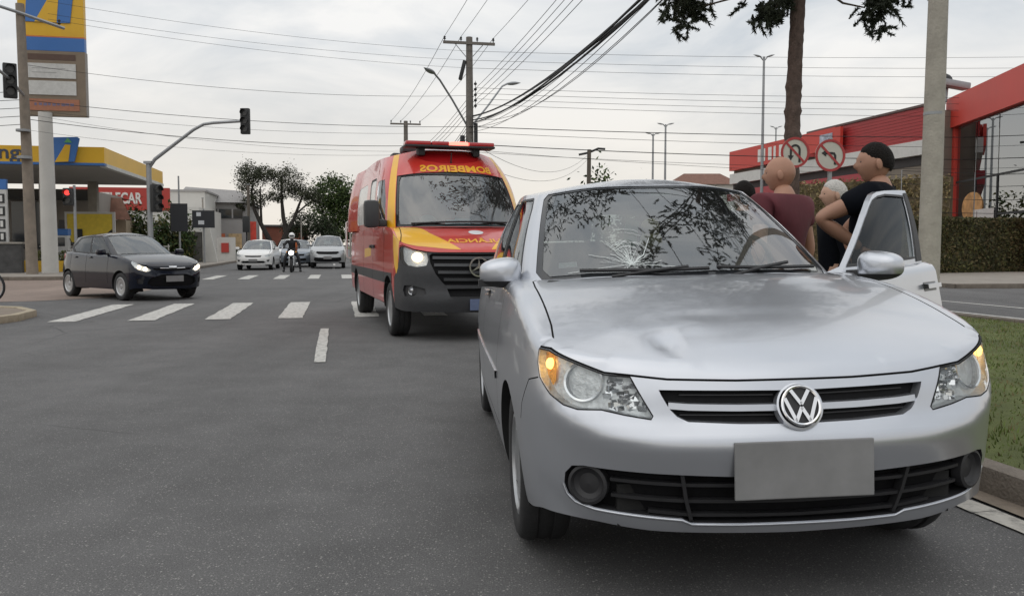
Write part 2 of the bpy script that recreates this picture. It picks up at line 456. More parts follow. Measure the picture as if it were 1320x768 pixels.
def asphalt(name, c0, c1, chips=.30, blot=1.0):
    m = bpy.data.materials.new(name); m.use_nodes = True; nt = m.node_tree; n = nt.nodes; l = nt.links; b = n['Principled BSDF']
    b.inputs['Roughness'].default_value = .82; b.inputs['Specular IOR Level'].default_value = .4
    tc = n.new('ShaderNodeTexCoord')
    def noise(sc, det, rough=.6, vec=None):
        q = n.new('ShaderNodeTexNoise'); q.inputs['Scale'].default_value = sc; q.inputs['Detail'].default_value = det; q.inputs['Roughness'].default_value = rough
        l.new(vec or tc.outputs['Object'], q.inputs['Vector']); return q
    def ramp(src, p0, p1, a, c):
        q = n.new('ShaderNodeMapRange'); q.inputs['From Min'].default_value = p0; q.inputs['From Max'].default_value = p1; q.inputs['To Min'].default_value = a; q.inputs['To Max'].default_value = c; l.new(src, q.inputs['Value']); return q
    def mix(f, A, B_, bt='MIX'):
        q = n.new('ShaderNodeMix'); q.data_type = 'RGBA'; q.blend_type = bt
        if isinstance(f, float): q.inputs['Factor'].default_value = f
        else: l.new(f, q.inputs['Factor'])
        for k, v in (('A', A), ('B', B_)):
            if isinstance(v, tuple): q.inputs[k].default_value = (*v, 1)
            else: l.new(v, q.inputs[k])
        return q.outputs['Result']
    big = noise(.35, 5); mid = noise(2.2, 6); fine = noise(160, 3, .7)
    c = mix(ramp(big.outputs['Fac'], .35, .68, 0, 1).outputs[0], c0, c1)
    c = mix(1.0, c, ramp(mid.outputs['Fac'], .3, .7, .86, 1.14).outputs[0], 'MULTIPLY')
    c = mix(1.0, c, ramp(fine.outputs['Fac'], .3, .7, .42, 1.58).outputs[0], 'MULTIPLY')
    # pale stone chips of two sizes
    for sc, th, k in ((75, .20, chips), (130, .25, chips*.8)):
        v = n.new('ShaderNodeTexVoronoi'); v.inputs['Scale'].default_value = sc; l.new(tc.outputs['Object'], v.inputs['Vector'])
        sp = n.new('ShaderNodeSeparateColor'); l.new(v.outputs['Color'], sp.inputs[0])
        a = ramp(v.outputs['Distance'], th, th+.18, 1, 0); g = ramp(sp.outputs[0], .76, .80, 0, 1)
        mm = n.new('ShaderNodeMath'); mm.operation = 'MULTIPLY'; l.new(a.outputs[0], mm.inputs[0]); l.new(g.outputs[0], mm.inputs[1])
        m3 = n.new('ShaderNodeMath'); m3.operation = 'MULTIPLY'; l.new(mm.outputs[0], m3.inputs[0]); l.new(ramp(sp.outputs[1], 0, 1, .1, 1).outputs[0], m3.inputs[1])
        m4 = n.new('ShaderNodeMath'); m4.operation = 'MULTIPLY'; l.new(m3.outputs[0], m4.inputs[0]); m4.inputs[1].default_value = min(1, k*2)
        c = mix(m4.outputs[0], c, (.33, .32, .30))
    # tyre-darkened wheel tracks and oil drips, along the road
    mp = n.new('ShaderNodeMapping'); mp.inputs['Rotation'].default_value = (0, 0, -ROAD_A); mp.inputs['Scale'].default_value = (1, .06, 1); l.new(tc.outputs['Object'], mp.inputs['Vector'])
    tr = noise(.9, 4, .6, mp.outputs[0]); c = mix(1.0, c, ramp(tr.outputs['Fac'], .3, .7, 1-.13*blot, 1+.10*blot).outputs[0], 'MULTIPLY')
    oil = noise(1.1, 5, .7); c = mix(ramp(oil.outputs['Fac'], .66, .80, 0, .45*blot).outputs[0], c, (.025, .024, .023))
    # hairline cracks, only here and there
    vc = n.new('ShaderNodeTexVoronoi'); vc.feature = 'DISTANCE_TO_EDGE'; vc.inputs['Scale'].default_value = .32
    wp = noise(1.5, 4); wv = n.new('ShaderNodeMix'); wv.data_type = 'VECTOR'; wv.inputs['Factor'].default_value = .12
    l.new(tc.outputs['Object'], wv.inputs['A']); l.new(wp.outputs['Color'], wv.inputs['B']); l.new(wv.outputs['Result'], vc.inputs['Vector'])
    ck = ramp(vc.outputs['Distance'], .0012, .004, .6, 0); ms = noise(.21, 3); mg = ramp(ms.outputs['Fac'], .52, .58, 0, 1)
    mm = n.new('ShaderNodeMath'); mm.operation = 'MULTIPLY'; l.new(ck.outputs[0], mm.inputs[0]); l.new(mg.outputs[0], mm.inputs[1])
    c = mix(mm.outputs[0], c, (.02, .02, .02))
    l.new(c, b.inputs['Base Color'])
    bp = n.new('ShaderNodeBump'); bp.inputs['Strength'].default_value = .6; bp.inputs['Distance'].default_value = .006; l.new(fine.outputs['Fac'], bp.inputs['Height']); l.new(bp.outputs[0], b.inputs['Normal'])
    return m
M_asph = asphalt('asphalt', (.088, .087, .087), (.112, .110, .110), .55, 1.3)
M_asph2 = asphalt('asphalt_cross_street', (.19, .145, .12), (.24, .185, .155), .12, .7)
def worn_paint(name, col, wear=.85):
    m = mat(name, col, .75, var=.16, scale=9, bump=.1, bscale=120)
    nt = m.node_tree; n = nt.nodes; l = nt.links; b = n['Principled BSDF']
    tc = n.new('ShaderNodeTexCoord'); q = n.new('ShaderNodeTexNoise'); q.inputs['Scale'].default_value = 14; q.inputs['Detail'].default_value = 9; q.inputs['Roughness'].default_value = .75; l.new(tc.outputs['Object'], q.inputs['Vector'])
    r = n.new('ShaderNodeMapRange'); r.inputs['From Min'].default_value = .50; r.inputs['From Max'].default_value = .72; r.inputs['To Max'].default_value = wear*1.6; l.new(q.outputs['Fac'], r.inputs['Value'])
    mx = n.new('ShaderNodeMix'); mx.data_type = 'RGBA'; mx.inputs['B'].default_value = (.10, .097, .094, 1); l.new(r.outputs[0], mx.inputs['Factor'])
    src = b.inputs['Base Color'].links[0].from_socket; l.new(src, mx.inputs['A']); l.new(mx.outputs['Result'], b.inputs['Base Color'])
    return m
M_white = worn_paint('road_paint_white', (.50, .49, .46))
M_whiteold = worn_paint('road_paint_old', (.42, .40, .36), .55)
M_kerb = mat('kerb_concrete', (.17, .145, .12), .9, var=.3, scale=7, bump=.6, bscale=60, dirt=.6)
M_pave = mat('pavement_concrete', (.26, .235, .205), .9, var=.16, scale=3, bump=.3, bscale=30, dirt=.35)
M_soil = mat('gutter_dust', (.20, .165, .13), .95, var=.25, scale=9, bump=.4, bscale=50)
M_turf = mat('turf', (.095, .115, .03), .95, var=.45, scale=1.6, bump=.9, bscale=90)

sheet('ground', [(-900, -400), (900, -400), (900, 2200), (-900, 2200)], -.03, mat('far_ground', (.12, .11, .08), .95, var=.3, scale=.05), rt_=False)
sheet('road', [(-70, -60), (60, -60), (60, 420), (-70, 420)], 0, M_asph)
xs = [(-69, 19.6), (-30, 19.7), (-14, 19.6), (-8.5, 19.4), (-6.4, 19.9), (-5.2, 21.0), (-4.9, 24), (-5.2, 28), (-6.2, 30.6), (-7, 31.8), (-69, 31.8)]
sheet('cross_street', xs, .004, M_asph2)
def marking(parent, r0, r1, t0, t1, z, m, rag=.012, name='stripe'):
    P = dens([(r0, t0), (r1, t0), (r1, t1), (r0, t1)], .25); rg = np.random.RandomState(int(abs(r0*97+t0*31)) % 9999)
    P = P + rg.uniform(-rag, rag, P.shape)
    return sheet(name, [tuple(p) for p in P], z, m, parent)
cw = empty('near_crosswalk'); cw['kind'] = 'structure'
for r0 in (-4.43, -3.27, -2.11, -.97, .28, 1.44): marking(cw, r0, r0+.40, 14.4, 18.4, .008, M_white)
cw2 = empty('far_crosswalk'); cw2['kind'] = 'structure'
for k in range(-4, 3): marking(cw2, -1.05+1.2*k, -.65+1.2*k, 31.2, 35.2, .008, M_white)
ll = empty('lane_line'); ll['kind'] = 'structure'
for t0 in (-4.0, 8.9, 44, 52, 60, 68): marking(ll, -.25, -.13, t0, t0+3.6, .008, M_white, .006, 'dash')
el = empty('edge_line'); el['kind'] = 'structure'
tt = -6.0; rg_ = random.Random(5)
while tt < 14:
    L = rg_.uniform(.5, 1.3); marking(el, 2.775+rg_.uniform(-.006, .006), 2.905, tt, tt+L-.012, .008, M_whiteold, .008, 'line_piece'); tt += L
rl = empty('far_lane_line'); rl['kind'] = 'structure'
for r0 in (10.80, 12.65): marking(rl, r0, r0+.14, -10, 17, .008, M_white, .01, 'line')
sheet('gutter', [(2.93, -12), (3.06, -12), (3.06, 14.2), (2.93, 14.2)], .012, M_soil)
# ---- kerbstones, one by one along a path
def kerb(name, path, w=.14, h=.14, L=1.0, m=M_kerb, inside=1, maxn=120):
    root = empty(name); root['kind'] = 'structure'; rg = random.Random(len(path)*7+int(abs(path[0][0])*10)); n = 0
    for a, c in zip(path, path[1:]):
        a = np.array(a); c = np.array(c); d = np.linalg.norm(c-a); u = (c-a)/d; k = max(1, round(d/L))
        for i in range(k):
            p = a+u*d*(i+.5)/k; P = rt(*p); l = d/k-.012
            ang = math.atan2(RN[1]*u[0]+RD[1]*u[1], RN[0]*u[0]+RD[0]*u[1])
            b = MB(); b.box((0, 0, 0), (l, w, h+.06), bev=.018); o = b.obj('kerbstone', m, root, True, 40)
            o.location = (P[0]+rg.uniform(-.005, .005), P[1]+rg.uniform(-.005, .005), h/2-.03+rg.uniform(-.004, .004)); o.rotation_euler = (rg.uniform(-.02, .02), rg.uniform(-.006, .006), ang+rg.uniform(-.006, .006)); n += 1
    return root
sheet('median', [(3.18, -14), (9.42, -14), (9.42, 16.2), (8.6, 17.0), (6.0, 17.0), (3.18, 13.2)], .105, M_turf)
kerb('median_kerb', [(3.12, -6), (3.12, 13.2), (5.95, 17.06), (8.65, 17.06), (9.49, 16.1), (9.49, -6)])
sheet('far_median', [(3.3, 33), (9.4, 33), (9.4, 400), (3.3, 400)], .105, M_turf)
kerb('far_median_kerb', [(3.24, 60), (3.24, 33), (9.46, 33), (9.46, 60)], L=2.0)
sheet('station_pavement', [(-69, 31.9), (-9, 31.9), (-7.6, 32.8), (-6.95, 34.5), (-6.95, 400), (-69, 400)], .11, M_pave)
kerb('station_kerb', [(-40, 31.84), (-9, 31.84), (-7.55, 32.75), (-6.88, 34.5), (-6.88, 90)], L=2.0, h=.13)
sheet('right_pavement', [(16.9, 20.8), (19.2, 20.4), (60, 13), (60, 400), (16.9, 400)], .11, M_pave)
kerb('right_kerb', [(16.83, 60), (16.83, 20.75), (19.2, 20.34), (40, 16.6)], L=2.0, h=.13)
# small traffic island by the cross street, pale kerb
isl = [(-12, 13.2), (-6.0, 13.4), (-5.3, 13.9), (-5.0, 14.7), (-5.05, 15.7), (-5.5, 16.5), (-6.3, 17.0), (-8, 17.3), (-12, 17.3)]
sheet('traffic_island', isl, .09, M_soil)
kerb('island_kerb', isl, L=.7, h=.11, m=mat('kerb_pale', (.34, .29, .21), .9, var=.25, scale=8, bump=.4, bscale=60, dirt=.3))

# ---- short grass on the median
rs = np.random.RandomState(4); N = 46000
tt = rs.uniform(-1, 13.8, N)**1.0; rr = rs.uniform(3.22, 9.38, N)
keep = (tt < 13.2) | ((rr > 4) & (rr < 8.6)); rr, tt = rr[keep], tt[keep]; N = len(rr)
P = np.stack([RN[0]*rr+RD[0]*tt, RN[1]*rr+RD[1]*tt, np.full(N, .104)], 1)
h = rs.uniform(.015, .045, N)*(1+.6*np.sin(rr*3.1)*np.sin(tt*2.3)); a = rs.uniform(0, 2*PI, N); w = rs.uniform(.004, .008, N)
dx = np.stack([np.cos(a), np.sin(a), 0*a], 1); ln = np.stack([rs.uniform(-.6, .6, N), rs.uniform(-.6, .6, N), np.ones(N)], 1)*h[:, None]
V = np.empty((N, 3, 3)); V[:, 0] = P-dx*w[:, None]; V[:, 1] = P+dx*w[:, None]; V[:, 2] = P+ln
me = bpy.data.meshes.new('grass'); me.vertices.add(3*N); me.vertices.foreach_set('co', V.ravel()); me.loops.add(3*N); me.loops.foreach_set('vertex_index', np.arange(3*N, dtype=np.int32))
me.polygons.add(N); me.polygons.foreach_set('loop_start', np.arange(0, 3*N, 3, dtype=np.int32))
M_blade = [mat('grass_green', (.105, .145, .028), .8, var=.5, scale=.9), mat('grass_dry', (.17, .14, .06), .85, var=.4, scale=1.2)]
for m in M_blade: me.materials.append(m)
me.polygons.foreach_set('material_index', (rs.rand(N) < .30).astype(np.int32)); me.update(); me.validate()
go = bpy.data.objects.new('grass', me); COL.objects.link(go); tag(go, 'short patchy green and straw coloured grass on the median', 'grass', kind='stuff')

# ---------------------------------------------------------------- generic car
def weld(parts, dist=3e-4):
    V = []; F = []
    for v, f in parts:
        o = len(V); V += list(v); F += [tuple(o+i for i in q) for q in f]
    bm = bmesh.new(); vs = [bm.verts.new(v) for v in V]
    for f in F:
        try: bm.faces.new([vs[i] for i in f])
        except ValueError: pass
    bmesh.ops.remove_doubles(bm, verts=bm.verts[:], dist=dist)
    bm.verts.index_update()
    out = ([tuple(v.co) for v in bm.verts], [tuple(v.index for v in f.verts) for f in bm.faces]); bm.free()
    return out
def rot_about(V, c, a):
    V = np.array(V, float); ca, sa = math.cos(a), math.sin(a)
    x = V[:, 0]-c[0]; y = V[:, 1]-c[1]
    return np.stack([c[0]+x*ca-y*sa, c[1]+x*sa+y*ca, V[:, 2]], 1)
M_tyre = mat('tyre_rubber', (.018, .018, .019), .75, var=.2, scale=30, bump=.2)
M_black = mat('black_plastic', (.02, .02, .022), .55, var=.15, scale=20)
M_gap = mat('panel_gap_dark', (.008, .008, .008), .9, var=.05)
M_under = mat('underbody_dark', (.012, .012, .012), .9, var=.2)
M_int = mat('interior_fabric_dark', (.03, .03, .032), .85, var=.2, scale=25, bump=.2)
M_chrome = mat('chrome', (.75, .75, .76), .12, 1., var=.03)
M_alu = mat('wheel_silver', (.42, .43, .44), .35, .8, var=.08, scale=15)
M_lens = glass('clear_lens', (.9, .92, .92), 1.4)
M_refl = mat('lamp_reflector', (.75, .76, .78), .25, .55, var=.25, scale=45, bump=.5)
M_plate = mat('blurred_plate', (.20, .20, .20), .6, var=.2, scale=5)
def make_wheel(name, parent, pos, r, w, side, spokes=8, steer=0., rim_r=None, cap=None, plain=False):
    """wheel > tyre, rim.  side = +1: outer face towards +x"""
    root = empty(name, pos, steer); root.parent = parent
    rr = rim_r or r*.66; n = 36
    b = MB(); h = w/2
    prof = [(rr-.01, -h*.8), (rr, -h*.92), (rr+.02, -h), (r*.9, -h*1.02), (r*.965, -h*.9), (r, -h*.62)]
    for q in (-.35, -.31, .0, .31, .35): prof += [(r if abs(q) not in (.31,) else r-.008, q*h)] if abs(q) != .31 else [(r-.009, q*h)]
    prof += [(r, h*.62), (r*.965, h*.9), (r*.9, h*1.02), (rr+.02, h), (rr, h*.92), (rr-.01, h*.8)]
    b.lathe(prof, axis='x', n=n); b.obj('tyre', M_tyre, root, True, 50)
    m = cap or M_alu
    b = MB(); sx = side
    b.lathe([(rr, -sx*h*.8), (rr-.012, -sx*h*.2), (rr-.012, sx*h*.6), (rr+.004, sx*h*.93), (rr-.015, sx*h*.96), (rr-.03, sx*h*.8)], axis='x', n=n)
    b.lathe([(.001, sx*h*.80), (.03, sx*h*.82), (.06, sx*h*.74), (.065, sx*h*.6)], axis='x', n=20)
    if plain: b.lathe([(.06, sx*h*.74), (rr*.5, sx*h*.86), (rr*.8, sx*h*.8), (rr-.02, sx*h*.86)], axis='x', n=n)
    for k in range(spokes):
        a = 2*PI*k/spokes; c, s_ = math.cos(a), math.sin(a)
        d = Vector((0, c, s_)); t = Vector((0, -s_, c))
        P = []
        for rad, hw, hx in ((.05, .022, .72), (rr-.02, .03, .84)):
            for q in (-1, 1): P += [d*rad+t*hw*q+Vector((sx*h*hx, 0, 0)), d*rad+t*hw*q+Vector((sx*h*(hx-.25), 0, 0))]
        b.add(P, [(0, 2, 6, 4), (0, 4, 5, 1), (2, 3, 7, 6), (1, 5, 7, 3)])
    b.obj('rim', m, root, True, 35)
    b = MB(); b.lathe([(.001, sx*h*.25), (rr-.013, sx*h*.25)], axis='x', n=24); b.obj('brake_disc', M_under, root)
    return root

def build_car(P):
    """P: dict of shape parameters.  Returns (root, Body, House, parts)"""
    root = empty(P['name'], (0, 0, 0), 0, P['label'], P['cat'], P.get('group'))
    B = Body(P['plan'], P['F'], P['S'], P['Rr'], P['top'], P.get('R', .05), P.get('kc', .04), P.get('wref', .85), P.get('Rf'), P.get('rise', 0.))
    H = House(P['house'], P.get('bulge', .015))
    sp = P.get('sp', .06); paint = P['paint']; gm = P['glass']
    S_ = B.S_; yF, yRr = P['axles']; wr = P['wheel_r']; ar = P.get('arch_r', wr+.05)
    sA = [B.s_of_y(yF), B.s_of_y(yRr)]
    # ---- wall domain
    zb = pchip([(a, b) for a, b in P['zbot']])
    sv = np.linspace(-S_, S_, int(2*S_/(sp*.8)) | 1)
    outer = [(s, float(zb(abs(s)))) for s in sv] + [(s, float(t)) for s, t in zip(sv[::-1], B.ztop(sv[::-1]))]
    reg = []
    for s0 in sA:
        for sg in (-1, 1):
            reg.append((None, circle((sg*s0, P['wheel_z'] if 'wheel_z' in P else wr), ar, 40), 0))
    reg += P.get('regions', lambda B: [])(B)
    ex = []
    for s_, t_ in zip(sv, B.ztop(sv)):
        rr_ = float(B.rad(B.at(np.array([s_]))[2])[0])
        if rr_ > .02: ex += [(s_, t_-rr_*q) for q in (.03, .12, .28, .5, .75, 1.05)]
    res = patch(outer, reg, sp, B.wall, extra=ex)
    # arch lips and wells
    for s0, yy in zip(sA, (yF, yRr)):
        for sg in (-1, 1):
            c = np.array(circle((sg*s0, P.get('wheel_z', wr)), ar, 40)); c = c[c[:, 1] >= zb(np.abs(c[:, 0]))-.06]
            c = c[np.argsort(np.arctan2(c[:, 1]-wr, c[:, 0]-sg*s0))] if False else c
            d = dens([tuple(q) for q in c], .05, False)
            # order by angle starting below
            an = (np.arctan2(d[:, 1]-P.get('wheel_z', wr), d[:, 0]-sg*s0)+PI/2) % (2*PI); d = d[np.argsort(an)]
            A = B.wall(d[:, 0], d[:, 1], -.0); I = A.copy(); I[:, 0] = sg*(abs(A[:, 0])-.30)
            n = len(d); mk('wheel_well', np.concatenate([A, I]), [(i, i+1, n+i+1, n+i) for i in range(n-1)], M_under, root, True)
    # ---- hood / shoulders
    yc = P['deck_y']; sC = B.s_of_y(yc)
    st = sv[np.abs(sv) <= sC]
    T = B.wall(st, B.ztop(st))
    cw = P['cowl']            # [(x, y)] windscreen base line, centre -> side, at +x
    dom = [(p[0], p[1]) for p in T] + [(x, y) for x, y in cw[::-1]] + [(-x, y) for x, y in cw[1:]]
    hp = P['hood_line']       # [(x, y)] hood side line from front to cowl, at +x
    hs = P['hood_s']
    sh = sv[np.abs(sv) <= hs]; Th = B.wall(sh, B.ztop(sh))
    hc = P['hood_rear']       # [(x, y)] hood rear edge centre -> side
    hood_poly = [(p[0], p[1]) for p in Th] + hp + [(x, y) for x, y in hc[::-1]] + [(-x, y) for x, y in hc[1:]] + [(-x, y) for x, y in hp[::-1]]
    hfn = P.get('dent', lambda x, y: 0*x)
    def top_fn(x, y, off): return np.stack([x, y, B.zh(x, y)+off+hfn(x, y)], 1)
    gapw = P.get('gap', .007)
    side_line = hp + [hc[-1]]
    treg = []
    if gapw:
        gl = [(Th[-1][0], Th[-1][1])] + side_line
        treg += [('gap', band(gl, gapw), -.008), ('gap', band([(-x, y) for x, y in gl], gapw), -.008)]
    treg += P.get('top_regions', [])
    treg += [('hood', hood_poly, 0.)]
    rear_gap = [(-x, y+.006) for x, y in hc[::-1]] + [(x, y+.006) for x, y in hc[1:]]
    cow_poly = [(-x, y+.004) for x, y in hc[::-1]] + [(x, y+.004) for x, y in hc[1:]] + [(x, y+.02) for x, y in cw[::-1]] + [(-x, y+.02) for x, y in cw[1:]]
    treg += [('cowl', cow_poly, -.006)]
    rt = patch(dom, treg, sp, top_fn)
    hood = [rt['hood']] + ([res.pop('hood')] if 'hood' in res else [])
    V, F = weld(hood); o = mk('hood', V, F, P.get('hood_mat', paint), root, True)
    parts = {'hood': o}
    if 'cowl' in rt: mk('cowl_panel', *rt['cowl'], M_black, root, True)
    for k in rt:
        if k.startswith('hood_') and not k.endswith('_rim'): parts[k] = mk(k.rstrip('0123456789'), *rt[k], P['mats'][k.rstrip('0123456789')], root, True)
    base = [res.pop('base'), rt['base']]
    P['top_fn'] = top_fn
    gaps = [res.pop(k) for k in ('gap', 'gap_rim') if k in res] + [rt[k] for k in ('gap', 'gap_rim') if k in rt]
    if gaps:
        V, F = weld(gaps); mk('panel_gap', V, F, M_gap, root)['kind'] = 'stuff'
    # ---- greenhouse
    n = H.n
    un = P.get('un', 14)
    us = np.linspace(-n, n, int(2*n*un)+1)
    ho = [(u, 0.) for u in us] + [(u, 1.) for u in us[::-1]]
    hr = patch(ho, P['windows'](H), P.get('spu', .12), H.wall, P.get('spt', .12))
    base.append(hr.pop('base'))
    V, F = weld(base, 5e-4); body = mk('body_shell', V, F, P.get('body_mat', paint), root, True, 50)
    # roof: ring drawn in to the spine
    rg = H.wall(us, np.ones(len(us))); yf, yr = P['spine']; zs = pchip(P['roof_z']); K = 10
    V = []; F = []
    for k in range(K+1):
        q = k/K
        sy = np.clip(rg[:, 1], yf, yr); ez = math.sin(q*PI/2)
        for p, y2 in zip(rg, sy):
            y_ = p[1]+(y2-p[1])*q; V.append((p[0]*(1-q), y_, p[2]+(float(zs(y2))-p[2])*ez))
    N = len(us)
    for k in range(K): F += [(k*N+i, k*N+i+1, (k+1)*N+i+1, (k+1)*N+i) for i in range(N-1)]
    V, F = weld([(V, F)], 2e-4); parts['roof'] = mk('roof', V, F, P.get('roof_mat', paint), root, True)
    # ---- hand out the remaining regions
    door = {}
    for rs in (res, hr):
        for k, (V, F) in rs.items():
            if k.startswith('driver_'): door[k] = (V, F); continue
            kk = k.replace('_rim', ''); nm = kk.rstrip('0123456789_')
            m = P['mats'].get(kk, P['mats'].get(nm, paint))
            if k.endswith('_rim'):
                m = P['mats'].get(kk+'_rim', P['mats'].get(nm+'_rim', m)); nm = nm+'_surround'
            parts[k] = mk(nm, V, F, m, root, True, 50)
    # ---- wheels, belly, cabin
    hw = max(p[0] for p in P['plan']); tw = P.get('tyre_w', .19)
    for yy in (yF, yRr):
        for sg in (-1, 1):
            make_wheel('wheel', root, (sg*(hw-tw/2-P.get('wheel_in', .012)), yy, wr+sg*P.get('roll_fix', 0.)), wr, tw, sg, P.get('spokes', 8), R_(P.get('steer', 0)) if yy == yF else 0, cap=P.get('cap'), plain=P.get('plain_cap', False))
    L = P['plan'][-1][1]; zf = P['zbot'][0][1]
    b = MB(); b.box((0, L/2, zf+.09), (2*hw-.62, L-.3, .14)); b.box((0, (yF+yRr)/2, zf+.07), (2*hw-.2, yRr-yF-2*ar-.1, .12))
    b.box((0, yF*.5+.05, zf+.25), (2*hw-.72, yF*.7, .3))
    b.obj('underbody', M_under, root)
    if P.get('cabin', True):
        zbelt = float(B.zc(P['cowl'][0][1])); y0 = P['cowl'][0][1]
        b = MB(); b.box((0, y0+.22, zbelt-.10), (2*hw-.36, .5, .16), bev=.05); b.box((0, y0+.05, zbelt-.3), (2*hw-.4, .3, .4))
        b.obj('dashboard', M_int, root, True)
        yd = P.get('seat_y', y0+1.15); zs0 = P.get('seat_z', zf+.25)
        for row, ys in enumerate((yd, yd+.85)):
            if row and not P.get('rear_seat', True): break
            for sx in (-.36, .36):
                b = MB(); b.box((sx, ys-.2, zs0+.08), (.48, .5, .16), bev=.05); b.box((sx, ys+.1, zs0+.40), (.46, .14, .62), rx=-.2, bev=.06)
                b.box((sx, ys+.19, zs0+.80), (.26, .1, .17), rx=-.15, bev=.04); b.obj('seat', M_int, root, True)
        b = MB(); c = Vector((P.get('wheel_side', 1)*.36, y0+.55, zbelt+.0))
        ring = [c+Vector((math.cos(a)*.185, -math.sin(a)*.07, math.sin(a)*.17)) for a in np.linspace(0, 2*PI, 25)]
        b.tube(ring, .014, 6, False); b.cyl(c+Vector((-.18, 0, 0)), c+Vector((.18, 0, 0)), .018); b.cyl(c, c+Vector((0, -.3, -.1)), .03)
        b.obj('steering_wheel', M_black, root, True)
    return root, B, H, parts, door

def warp_text(name, body, size, m, parent, fn, off=.003, mirror=False, sx=1., bold=.0):
    """flat letters laid on a surface: fn(u, v, off) -> points; size in the units of v"""
    o = text_mesh(name, body, size, m, parent, None, 0., mirror, sx=sx, bold=bold)
    me = o.data; bm = bmesh.new(); bm.from_mesh(me); bmesh.ops.triangulate(bm, faces=bm.faces[:]); bmesh.ops.remove_doubles(bm, verts=bm.verts[:], dist=1e-6)
    bm.to_mesh(me); bm.free()
    co = np.empty(len(me.vertices)*3); me.vertices.foreach_get('co', co); co = co.reshape(-1, 3)
    me.vertices.foreach_set('co', np.asarray(fn(co[:, 0], co[:, 1], off)).ravel()); me.update()
    return o
def scale_car(P, sx, sy, sz, **kw):
    """the same construction at other proportions"""
    Q = dict(P)
    Q['plan'] = [(x*sx, y*sy) for x, y in P['plan']]
    for k in ('F', 'Rr'): Q[k] = [(z*sz, i*sy) for z, i in P[k]]
    Q['S'] = [(z*sz, i*sx) for z, i in P['S']]
    Q['top'] = [(y*sy, z*sz) for y, z in P['top']]; Q['zbot'] = [(s*sx, z*sz) for s, z in P['zbot']]
    Q['wref'] = .85*sx; Q['kc'] = P['kc']*sz; Q['rise'] = P.get('rise', 0)*sz
    for k in ('cowl', 'hood_line', 'hood_rear'): Q[k] = [(x*sx, y*sy) for x, y in P[k]]
    Q['hood_s'] = P['hood_s']*sx; Q['deck_y'] = P['deck_y']*sy
    Q['house'] = [[(x*sx, y*sy, z*sz) for x, y, z in g] for g in P['house']]
    Q['spine'] = tuple(v*sy for v in P['spine']); Q['roof_z'] = [(y*sy, z*sz) for y, z in P['roof_z']]
    Q['axles'] = tuple(v*sy for v in P['axles']); Q['dent'] = lambda x, y: 0*x; Q['roll_fix'] = 0.; Q['gap'] = 0
    Q.update(kw); return Q

# ---------------------------------------------------------------- the silver hatchback
M_silver = mat('silver_paint', (.52, .54, .58), .30, .78, var=.03, scale=3, coat=.6)
M_ws = glass('windscreen_glass', (.50, .56, .55), 2.3, .02, .012)
M_sg = glass('side_glass', (.42, .46, .46), 1.6)
M_frit = mat('black_frit', (.02, .022, .025), .12, var=.05)
M_amber = mat('amber_lamp', (.80, .36, .06), .25, var=.6, scale=45, bump=.6, emit=(1, .42, .06), es=.12)
M_amberlit = mat('amber_bulb_lit', (.9, .6, .2), .3, emit=(1, .62, .16), es=2.6)
M_lampin = mat('lamp_inner_silver', (.80, .81, .82), .28, .35, var=.2, scale=40, bump=.4)
M_grille = mat('grille_black', (.008, .008, .009), .6, var=.2, scale=40, spec=.15)
VW_TOP = [(-.1, .74), (.06, .768), (.12, .805), (.25, .876), (.45, .948), (.75, 1.018), (1.0, 1.056), (1.2, 1.070), (1.6, 1.08), (2.6, 1.10), (3.4, 1.13), (4.2, 1.14)]
vw_head = [(.945, .848), (.888, .846), (.771, .812), (.654, .777), (.560, .770), (.480, .650), (.486, .640), (.574, .652), (.654, .666), (.737, .664), (.79, .675), (.848, .704), (.915, .755), (.938, .80)]
vw_gr = [(0, .724), (.46, .731), (.452, .715), (.425, .672), (.40, .648), (.365, .632), (.20, .624), (0, .621)]
vw_in = [(0, .457), (.23, .458), (.42, .466), (.58, .473), (.72, .479), (.765, .473), (.795, .445), (.803, .41), (.79, .375), (.76, .353), (.69, .337), (.49, .323), (.385, .315), (.357, .300), (.19, .297), (0, .297)]
def sym(h):   # half outline (starts and ends on the centre line) -> closed polygon
    return h + [(-a, b) for a, b in h[::-1] if a > 0]
